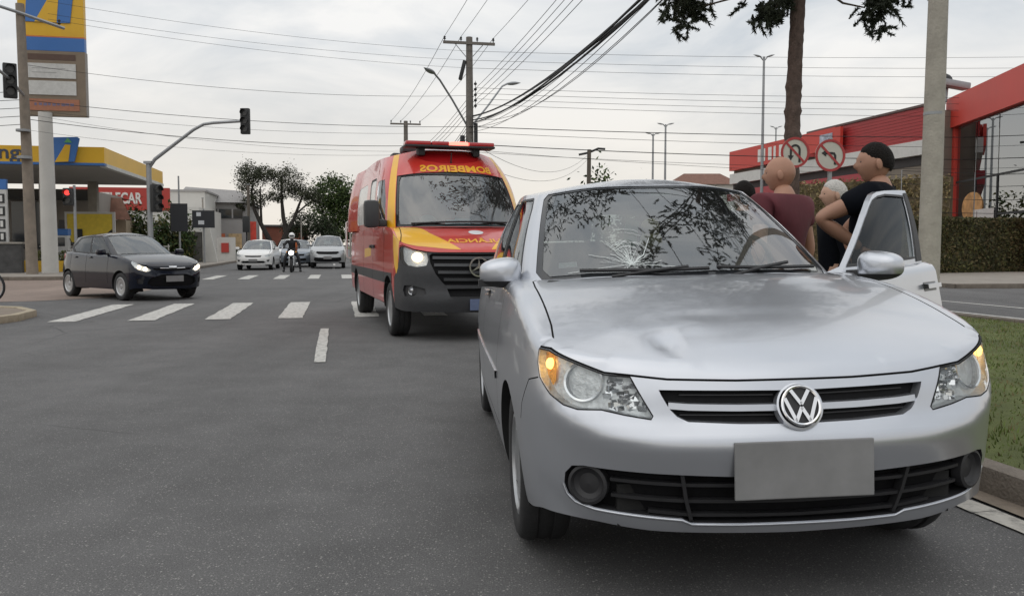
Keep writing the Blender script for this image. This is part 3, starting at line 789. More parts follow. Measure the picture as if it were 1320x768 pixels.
def vw_regions(B):
    reg = []
    s1, s2, s3 = B.s_of_y(1.37), B.s_of_y(2.50), B.s_of_y(3.34)
    for sg in (-1, 1):
        hd = vw_head if sg > 0 else mirror(vw_head)
        seam = band([(sg*a, b) for a, b in vw_head+[vw_head[0]]], .010)
        reg.append(('headlamp_housing%d' % (sg+2), hd, -.035))
    reg.append(('grille', sym(vw_gr), -.035))
    reg.append(('lower_grille', sym(vw_in), -.05))
    # hood leading edge (above the shut line)
    line = [(0, .757), (.20, .757), (.43, .763), (.556, .775), (.654, .783), (.771, .818), (.888, .852), (.945, .854)]
    top = [(.965, 1.2), (0, 1.2)]
    ln = [(-a, b) for a, b in line[:0:-1]] + line
    reg.append(('gap', band(ln, .007), -.012))
    reg.append(('hood', ln + [(.945, 1.3), (-.945, 1.3)], 0.))
    # bumper / wing seam
    for sg in (-1, 1):
        reg.append(('gap', band([(sg*.925, .752), (sg*1.0, .735), (sg*1.07, .64), (sg*1.09, .58)], .005), -.008))
    # doors
    z0 = .37
    for sg in (-1, 1):
        def d(a, b): return [(sg*a, z0), (sg*b, z0), (sg*b, 1.4), (sg*a, 1.4)]
        if sg > 0: reg.append(('driver_door', d(s1, s2), 0.))
        for q in (s1, s2, s3): reg.append(('gap', band([(sg*q, z0), (sg*q, 1.3)], .006), -.01))
        reg.append(('gap', band([(sg*s1, z0), (sg*s3, z0)], .006), -.01))
        if sg < 0: reg.append(('front_door', d(s1, s2), 0.))
        reg.append(('rear_door%d' % (sg+2), d(s2, s3), 0.))
    reg.append(('front_bumper', [(-1.10, .2), (1.10, .2), (1.09, .58), (1.07, .64), (1.0, .735), (.925, .752), (.56, .78), (-.56, .78), (-.925, .752), (-1.0, .735), (-1.07, .64), (-1.09, .58)], 0.))
    return reg
DOOR_FR = [(2.58, .07), (3.90, .07), (3.90, .88), (3.35, .92), (3.12, .90), (2.97, .85), (2.86, .76), (2.74, .58)]
def vw_windows(H):
    rw = []
    def rect(u0, u1, t0, t1, ru=.12, rt=.06):
        return [(u0+ru, t0), (u1-ru, t0), (u1, t0+rt), (u1, t1-rt), (u1-ru, t1), (u0+ru, t1), (u0, t1-rt), (u0, t0+rt)]
    rw.append(('windscreen', rect(-1.86, 1.86, .035, .955, .12, .07), -.003))
    rw.append(('windscreen_frit', rect(-1.98, 1.98, .005, .985, .12, .07), -.003))
    for sg in (-1, 1):
        k = 'driver_' if sg > 0 else ''
        fr = [(2.62, .07), (3.93, .07), (3.93, .90), (3.05, .93), (2.80, .80)]
        rr = [(4.12, .07), (5.0, .07), (5.2, .5), (5.0, .88), (4.12, .90)]
        if sg > 0: fr = DOOR_FR
        f_ = [(sg*a, b) for a, b in fr]; r_ = [(sg*a, b) for a, b in rr]
        fo = [(2.47, -.1), (4.03, -.1), (4.03, .97), (3.35, .985), (3.10, .975), (2.93, .935), (2.80, .85), (2.68, .66)]
        if sg > 0: fr = DOOR_FR
        rw.append((k+'side_window%d' % (sg+2), f_, -.004))
        if sg > 0: rw.append(('driver_frame', [(sg*a, b) for a, b in fo], 0.))
        else:
            rw.append(('window_frame%d' % (sg+2), band([(sg*a, b) for a, b in fr+[fr[0]]], .07), .002))
        rw.append(('window_pillar%d' % (sg+2), [(sg*3.93, .05), (sg*4.12, .05), (sg*4.12, .92), (sg*3.93, .92)], -.003))
        rw.append(('rear_side_window%d' % (sg+2), r_, -.004))
    rw.append(('rear_window', [(6.2, .1), (7.0, .1), (7.0, .9), (6.2, .9)], -.004))
    rw.append(('rear_window', [(-6.2, .1), (-7.0, .1), (-7.0, .9), (-6.2, .9)], -.004))
    return rw
def vw_dent(x, y):
    g = lambda cx, cy, rx, ry, a: a*np.exp(-((x-cx)/rx)**2-((y-cy)/ry)**2)
    return np.clip((y-.095-.40*x*x)/.09, 0, 1)*(g(-.375, .235, .045, .055, -.018) + g(-.325, .235, .018, .06, .008) + g(-.45, .24, .03, .06, .005) + g(-.34, .32, .14, .022, .004) + g(-.20, .22, .10, .03, .003) + g(-.27, .36, .10, .07, .006) + g(-.52, .36, .06, .09, .006) + g(-.15, .42, .25, .03, -.003) + g(.1, .5, .3, .03, .002))
VWP = dict(name='hatchback_car', label='silver hatchback with dented hood, cracked windscreen and open driver door', cat='car',
    plan=[(0, 0), (.30, .018), (.52, .062), (.68, .14), (.79, .25), (.845, .40), (.868, .62), (.878, .95), (.882, 1.6), (.882, 2.6), (.87, 3.3), (.84, 3.75), (.72, 4.05), (.45, 4.14), (0, 4.165)],
    F=[(.24, .085), (.29, .058), (.345, .044), (.46, .022), (.568, 0), (.574, .001), (.60, .020), (.625, .036), (.66, .046), (.72, .062), (.78, .09), (.84, .14), (1.0, .25)], Rf=.012, rise=.17,
    S=[(.2, .05), (.30, .02), (.45, .004), (.62, 0), (.78, .012), (.92, .035), (1.05, .06), (1.15, .08)],
    Rr=[(.25, .05), (.4, .0), (.6, .0), (.7, .04), (1.0, .09), (1.2, .12)], top=VW_TOP, kc=.045,
    zbot=[(0, .255), (.46, .265), (.7, .284), (.92, .293), (1.05, .27), (1.5, .25), (6, .25)],
    axles=(.845, 3.48), wheel_r=.305, arch_r=.352, sp=.03, paint=M_silver, glass=M_ws,
    deck_y=1.62, cowl=[(0, 1.10), (.38, 1.14), (.58, 1.23), (.70, 1.34), (.755, 1.60)],
    hood_s=.945, hood_line=[(.742, .45), (.738, .7), (.735, 1.0), (.722, 1.2)], hood_rear=[(0, 1.03), (.38, 1.07), (.58, 1.155), (.70, 1.25)],
    house=[[(0, 1.10, 1.055), (.38, 1.14, 1.055), (.70, 1.33, 1.035), (.768, 1.58, 1.04), (.772, 2.42, 1.06), (.765, 3.15, 1.08), (.66, 3.76, 1.10), (0, 3.92, 1.10)],
           [(0, 1.98, 1.512), (.32, 2.0, 1.505), (.555, 2.08, 1.475), (.585, 2.22, 1.475), (.605, 2.60, 1.497), (.595, 3.15, 1.48), (.54, 3.58, 1.43), (0, 3.72, 1.45)]],
    spine=(2.25, 3.4), roof_z=[(1.9, 1.535), (2.25, 1.56), (2.6, 1.572), (3.4, 1.53)],
    regions=vw_regions, windows=vw_windows, dent=vw_dent, un=14, spu=.10, spt=.06,
    mats={'windscreen': M_ws, 'windscreen_frit': M_frit, 'side_window': M_sg, 'rear_side_window': M_sg, 'rear_window': M_sg, 'window_frame': M_black, 'window_pillar': M_black,
          'headlamp_housing': M_lampin, 'headlamp_housing_rim': M_lampin, 'grille': M_grille, 'grille_rim': M_silver, 'lower_grille': M_grille, 'lower_grille_rim': M_black, 'windscreen_rim': M_frit, 'windscreen_frit_rim': M_frit},
    wheel_in=.035, roll_fix=-.015, steer=0, spokes=10, plain_cap=True)
vw, VB, VH, vparts, vdoor = build_car(VWP)
vw.location = (.935, 2.66, .012); vw.rotation_euler = (0, R_(-1.0), R_(5.0))
def vw_wall(s, z, off=0.): return VB.wall(s, z, off)
# headlamps: lens, bowl with ring, amber turn signal, small facets
for sg in (-1, 1):
    hd = [(sg*a, b) for a, b in vw_head] if sg > 0 else mirror(vw_head)
    hl = empty('headlight'); hl.parent = vw
    r = patch(hd, [], .03, lambda a, b, o: VB.wall(a, b, -.004)); mk('lens', *r['base'], M_lens, hl, True)
    V, F = strip_on(VB.wall, [(sg*a, b) for a, b in vw_head+[vw_head[0]]], .0045, .001); mk('seal', V, F, M_gap, hl)
    c = VB.wall([sg*.745], [.744], -.046)[0]; nrm = Vector((sg*.45, -1, .30)).normalized(); X, Y = frame_of(nrm)
    def bowl(prof, n=32):
        b = MB(); V = []
        for rad, h in prof:
            for k in range(n):
                a = 2*PI*k/n; V.append(Vector(c)+X*math.cos(a)*rad+Y*math.sin(a)*rad+nrm*h)
        b.add(V, [(i*n+k, i*n+(k+1) % n, (i+1)*n+(k+1) % n, (i+1)*n+k) for i in range(len(prof)-1) for k in range(n)]); return b
    bowl([(.0, -.045), (.015, -.044), (.03, -.036), (.045, -.02), (.055, .002), (.062, .018)]).obj('reflector', M_refl, hl, True)
    bowl([(.060, .016), (.060, .024), (.067, .026), (.070, .010)]).obj('bezel_ring', M_chrome, hl, True, 30)
    b = MB(); b.ball(Vector(c)+nrm*-.012, .016, 10, 8); b.obj('bulb', M_chrome, hl, True)
    am = [(.935, .835), (.895, .838), (.872, .822), (.862, .79), (.858, .745), (.868, .728), (.905, .760), (.928, .80)]
    p_ = VB.wall([sg*.893], [.800], -.022)[0]; b = MB(); b.ball(p_, (.016, .012, .020), 10, 8); b.obj('signal_bulb', M_amberlit, hl, True)
    r = patch([(sg*a, b) for a, b in am][::(1 if sg > 0 else -1)], [], .02, lambda a, b, o: VB.wall(a, b, -.026)); mk('turn_signal', *r['base'], M_amber, hl, True)
    b = MB(); rng = random.Random(3)
    for k in range(44):
        t = rng.random(); s_ = .50+.15*rng.random(); z_ = .66+rng.random()*.10
        if z_ > .66+(s_-.49)*1.15+.01 or z_ < .65: continue
        p = VB.wall([sg*s_], [z_], -.035)[0]; b.box(p, (.018+.012*rng.random(), .012, .010+.01*rng.random()), rz=rng.uniform(-.7, .7), rx=rng.uniform(-.8, .8))
    b.obj('facet', M_chrome, hl)
# grille bars: one painted slat per side and the mesh behind
g_root = vparts['grille']
for sg in (-1, 1):
    ln = [(sg*.068, .671), (sg*.2, .672), (sg*.36, .676), (sg*.428, .681)]
    V, F = strip_on(VB.wall, ln, .020, -.006, .03); mk('grille_slat', V, F, M_silver, g_root, True, 40)
    for zz in (.708, .646):
        V, F = strip_on(VB.wall, [(sg*.075, zz), (sg*.39, zz+.004)], .004, -.022, .01); mk('grille_mesh_bar', V, F, M_black, g_root)
lg = vparts['lower_grille']
for z0, z1 in ((.425, .436), (.370, .382), (.322, .33)):
    for sg in (-1, 1):
        V, F = strip_on(VB.wall, [(sg*.0, z0-.004), (sg*.36, z0), (sg*(.63 if z0 > .33 else .5), z0+.012)], .011, -.016, .03); mk('grille_bar', V, F, M_black, lg, True, 40)
for sg in (-1, 1):
    V, F = strip_on(VB.wall, [(sg*.385, .462), (sg*.372, .38), (sg*.352, .302)], .012, -.010, .035); mk('grille_post', V, F, M_black, lg, True, 40)
    p = VB.wall([sg*.715], [.412], -.02)[0]; nrm = Vector((sg*.55, -1, 0)).normalized(); X, Y = frame_of(nrm); n = 28
    prof = [(.068, -.02), (.068, .014), (.058, .018), (.050, .004), (.035, -.004), (.0, .0)]; V = []
    for rad, h in prof:
        for k in range(n): a = 2*PI*k/n; V.append(Vector(p)+X*math.cos(a)*rad+Y*math.sin(a)*rad+nrm*h)
    mk('fog_lamp_cover', V, [(i*n+k, i*n+(k+1) % n, (i+1)*n+(k+1) % n, (i+1)*n+k) for i in range(len(prof)-1) for k in range(n)], M_black, vw, True, 30)
    # bright lip under the intake
    low = [(.0, .293), (.19, .293), (.352, .296), (.383, .311), (.49, .319), (.69, .333), (.765, .349), (.797, .375), (.81, .41)]
    V, F = strip_on(VB.wall, [(sg*a, b-.004) for a, b in low], .008, .004, .006); mk('bumper_lip', V, F, M_silver, vw, True)
# emblem
em = empty('emblem'); em.parent = vw
c = Vector(VB.wall([0.], [.677], .012)[0]); nrm = Vector((0, -1, .38)).normalized(); X = Vector((1, 0, 0)); Y = nrm.cross(X)*-1
Y = Vector((0, .38, 1)).normalized()
def em_pt(u, v, h): return tuple(c+X*u+Y*v+nrm*h)
b = MB()
def disc(prof, n=40):
    b = MB(); b.add([em_pt(r*math.cos(2*PI*k/n), r*math.sin(2*PI*k/n), h) for r, h in prof for k in range(n)], [(i*n+k, i*n+(k+1) % n, (i+1)*n+(k+1) % n, (i+1)*n+k) for i in range(len(prof)-1) for k in range(n)]); return b
disc([(.078, -.03), (.076, -.002), (.070, .0)]).obj('emblem_mount', M_silver, em, True, 40)
disc([(.066, -.005), (.064, .003), (.0, .004)]).obj('emblem_disc', M_black, em, True, 30)
disc([(.066, .002), (.066, .010), (.062, .012), (.057, .010), (.057, .003)]).obj('emblem_ring', M_chrome, em, True, 40)
def bar(p, q, w):
    p, q = Vector(p), Vector(q); d = (q-p).normalized(); t = Vector((-d.y, d.x))*w/2
    return [tuple(p+t), tuple(p-t), tuple(q-t), tuple(q+t)]
b = MB()
for pts in ([(-.029, .049), (-.0, -.000+.004), (.029, .049)],):
    for p, q in zip(pts, pts[1:]): b.prism(bar(p, q, .0115), .003, .011, em_pt)
for pts in ([(-.052, .024), (-.023, -.050), (.0, -.006), (.023, -.050), (.052, .024)],):
    for p, q in zip(pts, pts[1:]): b.prism(bar(p, q, .0115), .0032, .0112, em_pt)
b.obj('emblem_letters', M_chrome, em)
# plate
b = MB(); p = VB.wall([0.], [.48], .010)[0]; b.box((0, p[1]-.004, .482), (.455, .012, .183), rx=-.03, bev=.004); b.obj('license_plate', M_plate, vw)
# mirrors
def vw_mirror(parent, sg, xf):
    mr = empty('mirror'); mr.parent = parent
    b = MB(); V, F = [], []
    prof = []
    nu, nv = 16, 10
    def f(u, v):
        a = 2*PI*u; th = PI*v
        sx = .125*math.copysign(abs(math.cos(a)*math.sin(th))**.75, math.cos(a)*math.sin(th)); sz = .074*math.copysign(abs(math.sin(a)*math.sin(th))**.7, math.sin(a)*math.sin(th))
        y_ = -.085*math.cos(th) if math.cos(th) > 0 else -.02*math.cos(th)
        taper = 1-.18*(sx*sg/.125)
        return xf((sg*(.915 if sg > 0 else .845)+sx*(.88 if sg > 0 else .8), 1.50+y_, 1.066+sz*taper*.9+(.01 if sz > 0 else 0)))
    V, F = weld([grid_mesh(32, 18, f, True)])
    for nm, m_, inner in (('mirror_cap', M_silver, True), ('mirror_base', M_black, False)):
        bm = bmesh.new(); vs = [bm.verts.new(v) for v in V]
        for q in F:
            try: bm.faces.new([vs[i] for i in q])
            except ValueError: pass
        bmesh.ops.bisect_plane(bm, geom=bm.verts[:]+bm.edges[:]+bm.faces[:], plane_co=(0, 0, 1.034), plane_no=(0, 0, 1), clear_inner=inner, clear_outer=not inner)
        bmesh.ops.recalc_face_normals(bm, faces=bm.faces[:]); bm.verts.index_update(); mk(nm, [tuple(v.co) for v in bm.verts], [tuple(v.index for v in q.verts) for q in bm.faces], m_, mr, True); bm.free()
    b = MB(); P8 = [(sg*.76, 1.46, 1.005), (sg*.76, 1.62, 1.005), (sg*.95, 1.53, 1.008), (sg*.95, 1.47, 1.008), (sg*.76, 1.46, 1.05), (sg*.76, 1.62, 1.05), (sg*.95, 1.53, 1.04), (sg*.95, 1.47, 1.04)]
    b.add([xf(q) for q in P8], [(0, 1, 2, 3), (7, 6, 5, 4), (0, 3, 7, 4), (1, 5, 6, 2), (3, 2, 6, 7), (0, 4, 5, 1)]); b.obj('mirror_arm', M_black, mr)
    return mr
def xf_inv(p): return p[2]
vw_mirror(vw, -1, lambda p: p)
# open driver door
HC = (.85, 1.36); OPEN = R_(-50)
dr = empty('driver_door'); dr.parent = vw; dr['label'] = 'open driver door swung out on the kerb side'
outp = weld([vdoor['driver_door'], vdoor['driver_frame']], 2e-3)
mk('door_panel', rot_about(outp[0], HC, OPEN), outp[1], M_silver, dr, True, 50)
inn = np.array(outp[0]); inn2 = inn.copy(); inn2[:, 0] -= .028+.05*(inn[:, 2] < 1.05)
mk('door_lining', rot_about(inn2, HC, OPEN), [f[::-1] for f in outp[1]], M_int, dr, True)
# edge closing both shells
bm = bmesh.new(); vs = [bm.verts.new(v) for v in outp[0]]; [bm.faces.new([vs[i] for i in f]) for f in outp[1]]; bm.verts.index_update()
ed = [(e.verts[0].index, e.verts[1].index) for e in bm.edges if len(e.link_faces) == 1]; bm.free()
V = []; F = []
for a, b_ in ed:
    o = len(V); V += [inn[a], inn[b_], inn2[b_], inn2[a]]; F.append((o, o+1, o+2, o+3))
mk('door_edge', rot_about(V, HC, OPEN), F, M_silver, dr)
gk = [k for k in vdoor if k.startswith('driver_side_window') and not k.endswith('_rim')][0]
mk('door_glass', rot_about(vdoor[gk][0], HC, OPEN), vdoor[gk][1], glass('door_window_glass', (.42, .45, .44), 1.22), dr, True)
mk('window_seal', rot_about(vdoor[gk+'_rim'][0], HC, OPEN), vdoor[gk+'_rim'][1], M_black, dr)
fr = DOOR_FR
V, F = strip_on(VH.wall, fr+[fr[0]], .03, .003, 0, .08); mk('window_frame', rot_about(V, HC, OPEN), F, M_black, dr)
V, F = strip_on(VH.wall, [(3.97, .02), (3.97, .93)], .10, .004, 0, .08); mk('door_pillar_trim', rot_about(V, HC, OPEN), F, M_black, dr)
vw_mirror(dr, 1, lambda p: tuple(rot_about([p], HC, OPEN)[0]))
def handle(parent, sg, y, z, xf=lambda V: V):
    s0 = VB.s_of_y(y)*sg; h = empty('door_handle'); h.parent = parent
    V, F = strip_on(VB.wall, [(s0-.09, z), (s0+.09, z)], .05, .002, .0); mk('handle_shade_strip', xf(V), F, mat('handle_shade_grey', (.16, .165, .17), .4, .5), h)  # flat strip behind the grip, its grey stands in for shade
    V, F = strip_on(VB.wall, [(s0-.10, z+.004), (s0+.10, z+.006)], .024, .030, .03); mk('handle_grip', xf(V), F, M_silver, h, True, 40)
handle(dr, 1, 2.36, .93, lambda V: rot_about(V, HC, OPEN))
handle(vparts['front_door'], -1, 2.36, .93); handle(vparts['rear_door1'], -1, 3.2, .96)
# rubbing strip along the near doors
V, F = strip_on(VB.wall, [(-VB.s_of_y(1.39), .60), (-VB.s_of_y(3.3), .61)], .035, .008, .008); mk('side_moulding', V, F, M_silver, vw, True, 40)
# wipers
def wiper(pts, blade):
    w = empty('wiper'); w.parent = vw
    b = MB(); b.tube([VH.wall([u], [t], .02)[0] for u, t in pts], .008, 6); b.obj('wiper_arm', M_black, w, True)
    b = MB(); b.tube([VH.wall([u], [t], .012)[0] for u, t in blade], .009, 6); b.obj('wiper_blade', M_black, w, True)
wiper([(-1.0, -.03), (-.55, .01), (-.1, .045)], [(-1.35, .05), (-.9, .035), (-.4, .03), (.15, .04)])
wiper([(.35, -.04), (.75, .02), (1.2, .07)], [(.25, .05), (.7, .035), (1.2, .04), (1.65, .06)])
# cracks in the windscreen, spreading from one blow
M_crack = mat('cracked_glass_white', (.50, .54, .53), .5, var=.2, scale=80)
rng = random.Random(11); b = MB(); c0 = (-.72, .10)
def crackline(pts, w):
    V, F = strip_on(VH.wall, pts, w, .002, 0, .05); b.add(V, F)
for k in range(64):
    a = rng.uniform(.05, PI-.05) if k < 54 else rng.uniform(PI, 2*PI); L_ = rng.uniform(.06, .42)*rng.uniform(.5, 1) if k < 54 else rng.uniform(.05, .12)
    if PI*.5 < a < PI: L_ *= 1.25
    pts = [c0]; 
    for q in range(1, 6):
        f = q/5; pts.append((c0[0]+math.cos(a)*L_*f*1.1+rng.uniform(-.012, .012), c0[1]+math.sin(a)*L_*f*.75+rng.uniform(-.008, .008)))
    crackline(pts, rng.uniform(.002, .005)*(.6 if k % 3 else 1))
for k in range(22):
    rad = .04+.018*k*rng.uniform(.7, 1.2); a0 = rng.uniform(.2, 1.8); a1 = a0+rng.uniform(.4, 1.3)
    crackline([(c0[0]+math.cos(a0+(a1-a0)*q/6)*rad*1.1, c0[1]+math.sin(a0+(a1-a0)*q/6)*rad*.75+rng.uniform(-.006, .006)) for q in range(7)], rng.uniform(.0015, .0035))
crackline([(-1.5, .05), (-1.1, .075), c0, (-.4, .085), (-.1, .07)], .0035)
crackline([c0, (-.55, .18), (-.44, .30), (-.40, .34)], .007)
b.obj('glass_crack', M_crack, vparts['windscreen'])
M_stick = mat('sticker_white', (.6, .62, .62), .5, var=.25, scale=60)
def sticker(u0, u1, t0, t1, m):
    V, F = strip_on(VH.wall, [(u0, (t0+t1)/2), (u1, (t0+t1)/2)], t1-t0, -.008, 0); mk('sticker', V, F, m, vparts['windscreen'])
sticker(-1.62, -1.38, .115, .165, M_stick); sticker(-.06, .28, .865, .895, mat('sticker_faint', (.45, .48, .48), .5, var=.3, scale=80))
# rear view mirror, roof rail, aerial
b = MB(); b.box((0.0, 1.93, 1.42), (.24, .04, .07), bev=.015); b.cyl((0, 1.95, 1.45), (0, 2.02, 1.50), .012); b.obj('rear_view_mirror', M_black, vw, True)

# ornament hanging from the mirror
def in_vw(p): a = R_(5.0); return Vector((vw.location.x+p[0]*math.cos(a)-p[1]*math.sin(a), vw.location.y+p[0]*math.sin(a)+p[1]*math.cos(a), p[2]))
hg = empty('hanging_ornament', in_vw((-.06, 1.80, 1.26)), 0, 'pale yellow plush ornament with a green tag behind the cracked windscreen', 'ornament')
b = MB(); b.ball((0, 0, .03), (.05, .04, .05), 14, 10); b.ball((.005, 0, -.045), (.06, .045, .065), 14, 10); b.obj('plush', mat('plush_cream', (.72, .62, .34), .9, var=.3, scale=25, emit=None), hg, True)
b = MB(); b.cyl((0, 0, .07), (.03, .10, .20), .003); b.obj('cord', M_black, hg); b = MB(); b.box((-.10, .01, .0), (.07, .008, .14), ry=.15, bev=.003); b.obj('tag', mat('tag_green', (.03, .22, .11), .7), hg)

# ---------------------------------------------------------------- fire service ambulance van
M_red = mat('ambulance_red', (.52, .034, .024), .3, var=.06, scale=2, coat=.8, spec=.5)
M_yel = mat('ambulance_yellow', (.78, .42, .015), .35, var=.06, scale=3, coat=.5)
M_dgrey = mat('bumper_grey_plastic', (.035, .036, .039), .5, var=.15, scale=20)
M_vang = glass('van_glass', (.40, .47, .48), 2.3, .02, .03)
M_frost = mat('frosted_white_window', (.62, .62, .60), .25, var=.06, coat=.5)
M_hlon = mat('headlamp_lit', (.9, .88, .8), .2, var=.2, emit=(1, .74, .42), es=3.2)
amb_head = [(1.09, 1.17), (1.03, 1.19), (.85, 1.135), (.66, 1.108), (.635, 1.02), (.66, .945), (.80, .93), (.96, .95), (1.05, 1.01)]
amb_gr = [(0, 1.09), (.59, 1.095), (.625, 1.07), (.61, .98), (.54, .84), (.46, .74), (.42, .705), (0, .70)]
amb_low = [(0, .66), (.40, .66), (.36, .56), (0, .555)]
amb_fog = [(.68, .66), (.86, .705), (.98, .70), (1.0, .64), (.96, .565), (.72, .575), (.66, .60)]
def amb_regions(B):
    reg = []
    for sg in (-1, 1):
        f = (lambda q: q) if sg > 0 else mirror
        reg.append(('headlamp_housing%d' % (sg+2), f(amb_head), -.05))
        reg.append(('fog_recess%d' % (sg+2), f(amb_fog), -.03))
    reg.append(('grille', sym(amb_gr), -.05)); reg.append(('lower_grille', sym(amb_low), -.06))
    for sg in (-1, 1):
        s1, s2, s3 = B.s_of_y(1.35), B.s_of_y(2.55), B.s_of_y(3.85)
        for q in (s1, s2, s3): reg.append(('gap', band([(sg*q, .45), (sg*q, 1.5)], .014), -.012))
        reg.append(('yellow_panel%d' % (sg+2), [(sg*a, b) for a, b in [(1.11, 1.2), (1.12, .92), (1.18, .84), (1.26, .93), (1.32, 1.15), (1.38, 1.5), (1.09, 1.5)]], .001))
        reg.append(('yellow_badge%d' % (sg+2), [(sg*a, b) for a, b in [(s2+.25, 1.04), (s3-.2, 1.0), (s3-.2, 1.14), (s2+.25, 1.17)]], .001))
        reg.append(('side_moulding%d' % (sg+2), [(sg*a, b) for a, b in [(1.45, .70), (7.3, .70), (7.3, .84), (1.45, .84)]], .006))
    ln = [(-1.09, 1.185), (-1.03, 1.20), (-.85, 1.145), (-.66, 1.116), (-.5, 1.105), (.5, 1.105), (.66, 1.116), (.85, 1.145), (1.03, 1.20), (1.09, 1.185)]
    reg.append(('gap', band(ln, .012), -.015))
    reg.append(('hood', ln + [(1.09, 1.6), (-1.09, 1.6)], 0.))
    reg.append(('front_bumper', [(-1.32, .3), (1.32, .3), (1.28, .80), (1.17, .88), (1.10, 1.0), (1.09, 1.17), (.66, 1.113), (-.66, 1.113), (-1.09, 1.17), (-1.10, 1.0), (-1.17, .88), (-1.28, .80)], 0.))
    return reg
def amb_windows(H):
    rw = []
    rect = lambda u0, u1, t0, t1, q=.06: [(u0+q, t0), (u1-q, t0), (u1, t0+q), (u1, t1-q), (u1-q, t1), (u0+q, t1), (u0, t1-q), (u0, t0+q)]
    rw.append(('windscreen', rect(-1.86, 1.86, .03, .635), -.01))
    rw.append(('windscreen_frit', [(-1.98, .005), (1.98, .005), (1.98, .65), (.5, .665), (0, .69), (-.5, .665), (-1.98, .65)], -.01))
    for sg in (-1, 1):
        f = lambda p: [(sg*a, b) for a, b in p]
        rw.append(('side_window%d' % (sg+2), f([(2.72, .06), (3.45, .06), (3.45, .62), (2.95, .62), (2.72, .35)]), -.006))
        rw.append(('gap', f(band([(3.58, 0), (3.58, .8)], .012)), -.012))
        rw.append(('sliding_window%d' % (sg+2), f(rect(3.75, 4.18, .06, .66, .04)), -.006))
        rw.append(('window_rubber%d' % (sg+2), f(rect(3.71, 4.22, .03, .69, .04)), -.003))
        rw.append(('frosted_window%d' % (sg+2), f(rect(4.45, 5.15, .08, .66, .04)), -.004))
        rw.append(('yellow_pillar%d' % (sg+2), f([(2.0, -.1), (2.55, -.1), (2.5, .5), (2.42, 1.1), (2.02, 1.1)]), .001))
    return rw
AMB = dict(name='ambulance_van', label='red and yellow fire service ambulance van with flashing light bar', cat='ambulance',
    plan=[(0, 0), (.45, .03), (.75, .11), (.91, .26), (.975, .5), (.995, .9), (1.01, 1.6), (1.01, 3.5), (1.01, 5.6), (.995, 6.05), (.93, 6.25), (.6, 6.3), (0, 6.3)],
    F=[(.3, .06), (.42, .02), (.5, 0), (.58, .006), (.62, .03), (.70, .035), (.85, .03), (.95, .05), (1.1, .09), (1.3, .16), (1.5, .2)],
    S=[(.3, .03), (.6, .0), (1.0, .0), (1.45, .012)], Rr=[(.3, .0), (1.0, .0), (1.5, .01)],
    top=[(-.1, 1.06), (.06, 1.095), (.14, 1.15), (.3, 1.225), (.55, 1.325), (.85, 1.42), (1.1, 1.44), (7, 1.44)], kc=.0, R=.004, Rf=.02,
    zbot=[(0, .36), (1.0, .38), (1.5, .42), (9, .42)], axles=(1.0, 5.0), wheel_r=.36, arch_r=.44, tyre_w=.24, sp=.07, paint=M_red, glass=M_vang,
    deck_y=1.75, cowl=[(0, .95), (.5, 1.01), (.86, 1.24), (.985, 1.6), (.99, 1.72)], hood_s=1.09, hood_line=[(.885, .55), (.87, .7), (.86, .9)],
    hood_rear=[(0, .86), (.5, .92), (.84, 1.06)], gap=.012,
    house=[[(0, .93, 1.44), (.5, .99, 1.44), (.86, 1.22, 1.44), (.985, 1.62, 1.44), (.995, 2.7, 1.44), (.995, 4.5, 1.44), (.98, 6.1, 1.44), (0, 6.28, 1.44)],
           [(0, 1.33, 2.03), (.47, 1.38, 2.03), (.80, 1.55, 2.01), (.94, 1.78, 2.0), (.97, 2.75, 2.0), (.97, 4.5, 2.0), (.95, 6.05, 2.0), (0, 6.24, 2.0)],
           [(0, 1.90, 2.56), (.40, 1.95, 2.555), (.66, 2.10, 2.51), (.80, 2.32, 2.49), (.86, 2.95, 2.50), (.86, 4.5, 2.50), (.82, 5.95, 2.48), (0, 6.12, 2.5)]],
    spine=(2.3, 5.6), roof_z=[(1.9, 2.60), (2.3, 2.63), (3, 2.66), (5.6, 2.64)], regions=amb_regions, windows=amb_windows, bulge=.0, un=10, spu=.12, spt=.08,
    mats={'windscreen': M_vang, 'windscreen_frit': M_frit, 'windscreen_rim': M_frit, 'windscreen_frit_rim': M_frit, 'side_window': M_vang, 'sliding_window': M_frost, 'window_rubber': M_black, 'frosted_window': M_frost,
          'yellow_pillar': M_yel, 'yellow_panel': M_yel, 'yellow_badge': M_yel, 'side_moulding': M_dgrey, 'front_bumper': M_dgrey, 'grille': M_grille, 'grille_rim': M_black, 'lower_grille': M_grille, 'lower_grille_rim': M_black,
          'headlamp_housing': M_refl, 'headlamp_housing_rim': M_black, 'fog_recess': M_black, 'fog_recess_rim': M_black, 'hood_flash': M_yel, 'hood_crest': mat('crest_white', (.6, .6, .62), .5)},
    top_regions=[('hood_crest', circle((.12, .66), .10, 20, .075), .002), ('hood_flash1', [(-.84, 1.0), (-.62, .93), (-.50, .62), (-.30, .30), (-.18, .10), (-.5, .05), (-.95, .22), (-.95, .8)], .0015),
                 ('hood_flash3', [(.84, 1.0), (.62, .93), (.50, .62), (.30, .30), (.18, .10), (.5, .05), (.95, .22), (.95, .8)], .0015)],
    seat_y=2.3, seat_z=.75, rear_seat=False, spokes=6, plain_cap=True, wheel_in=.03)
amb, AB, AH, aparts, _ = build_car(AMB)
amb.location = (-.41, 10.62, 0); amb.rotation_euler = (0, 0, R_(16.0))
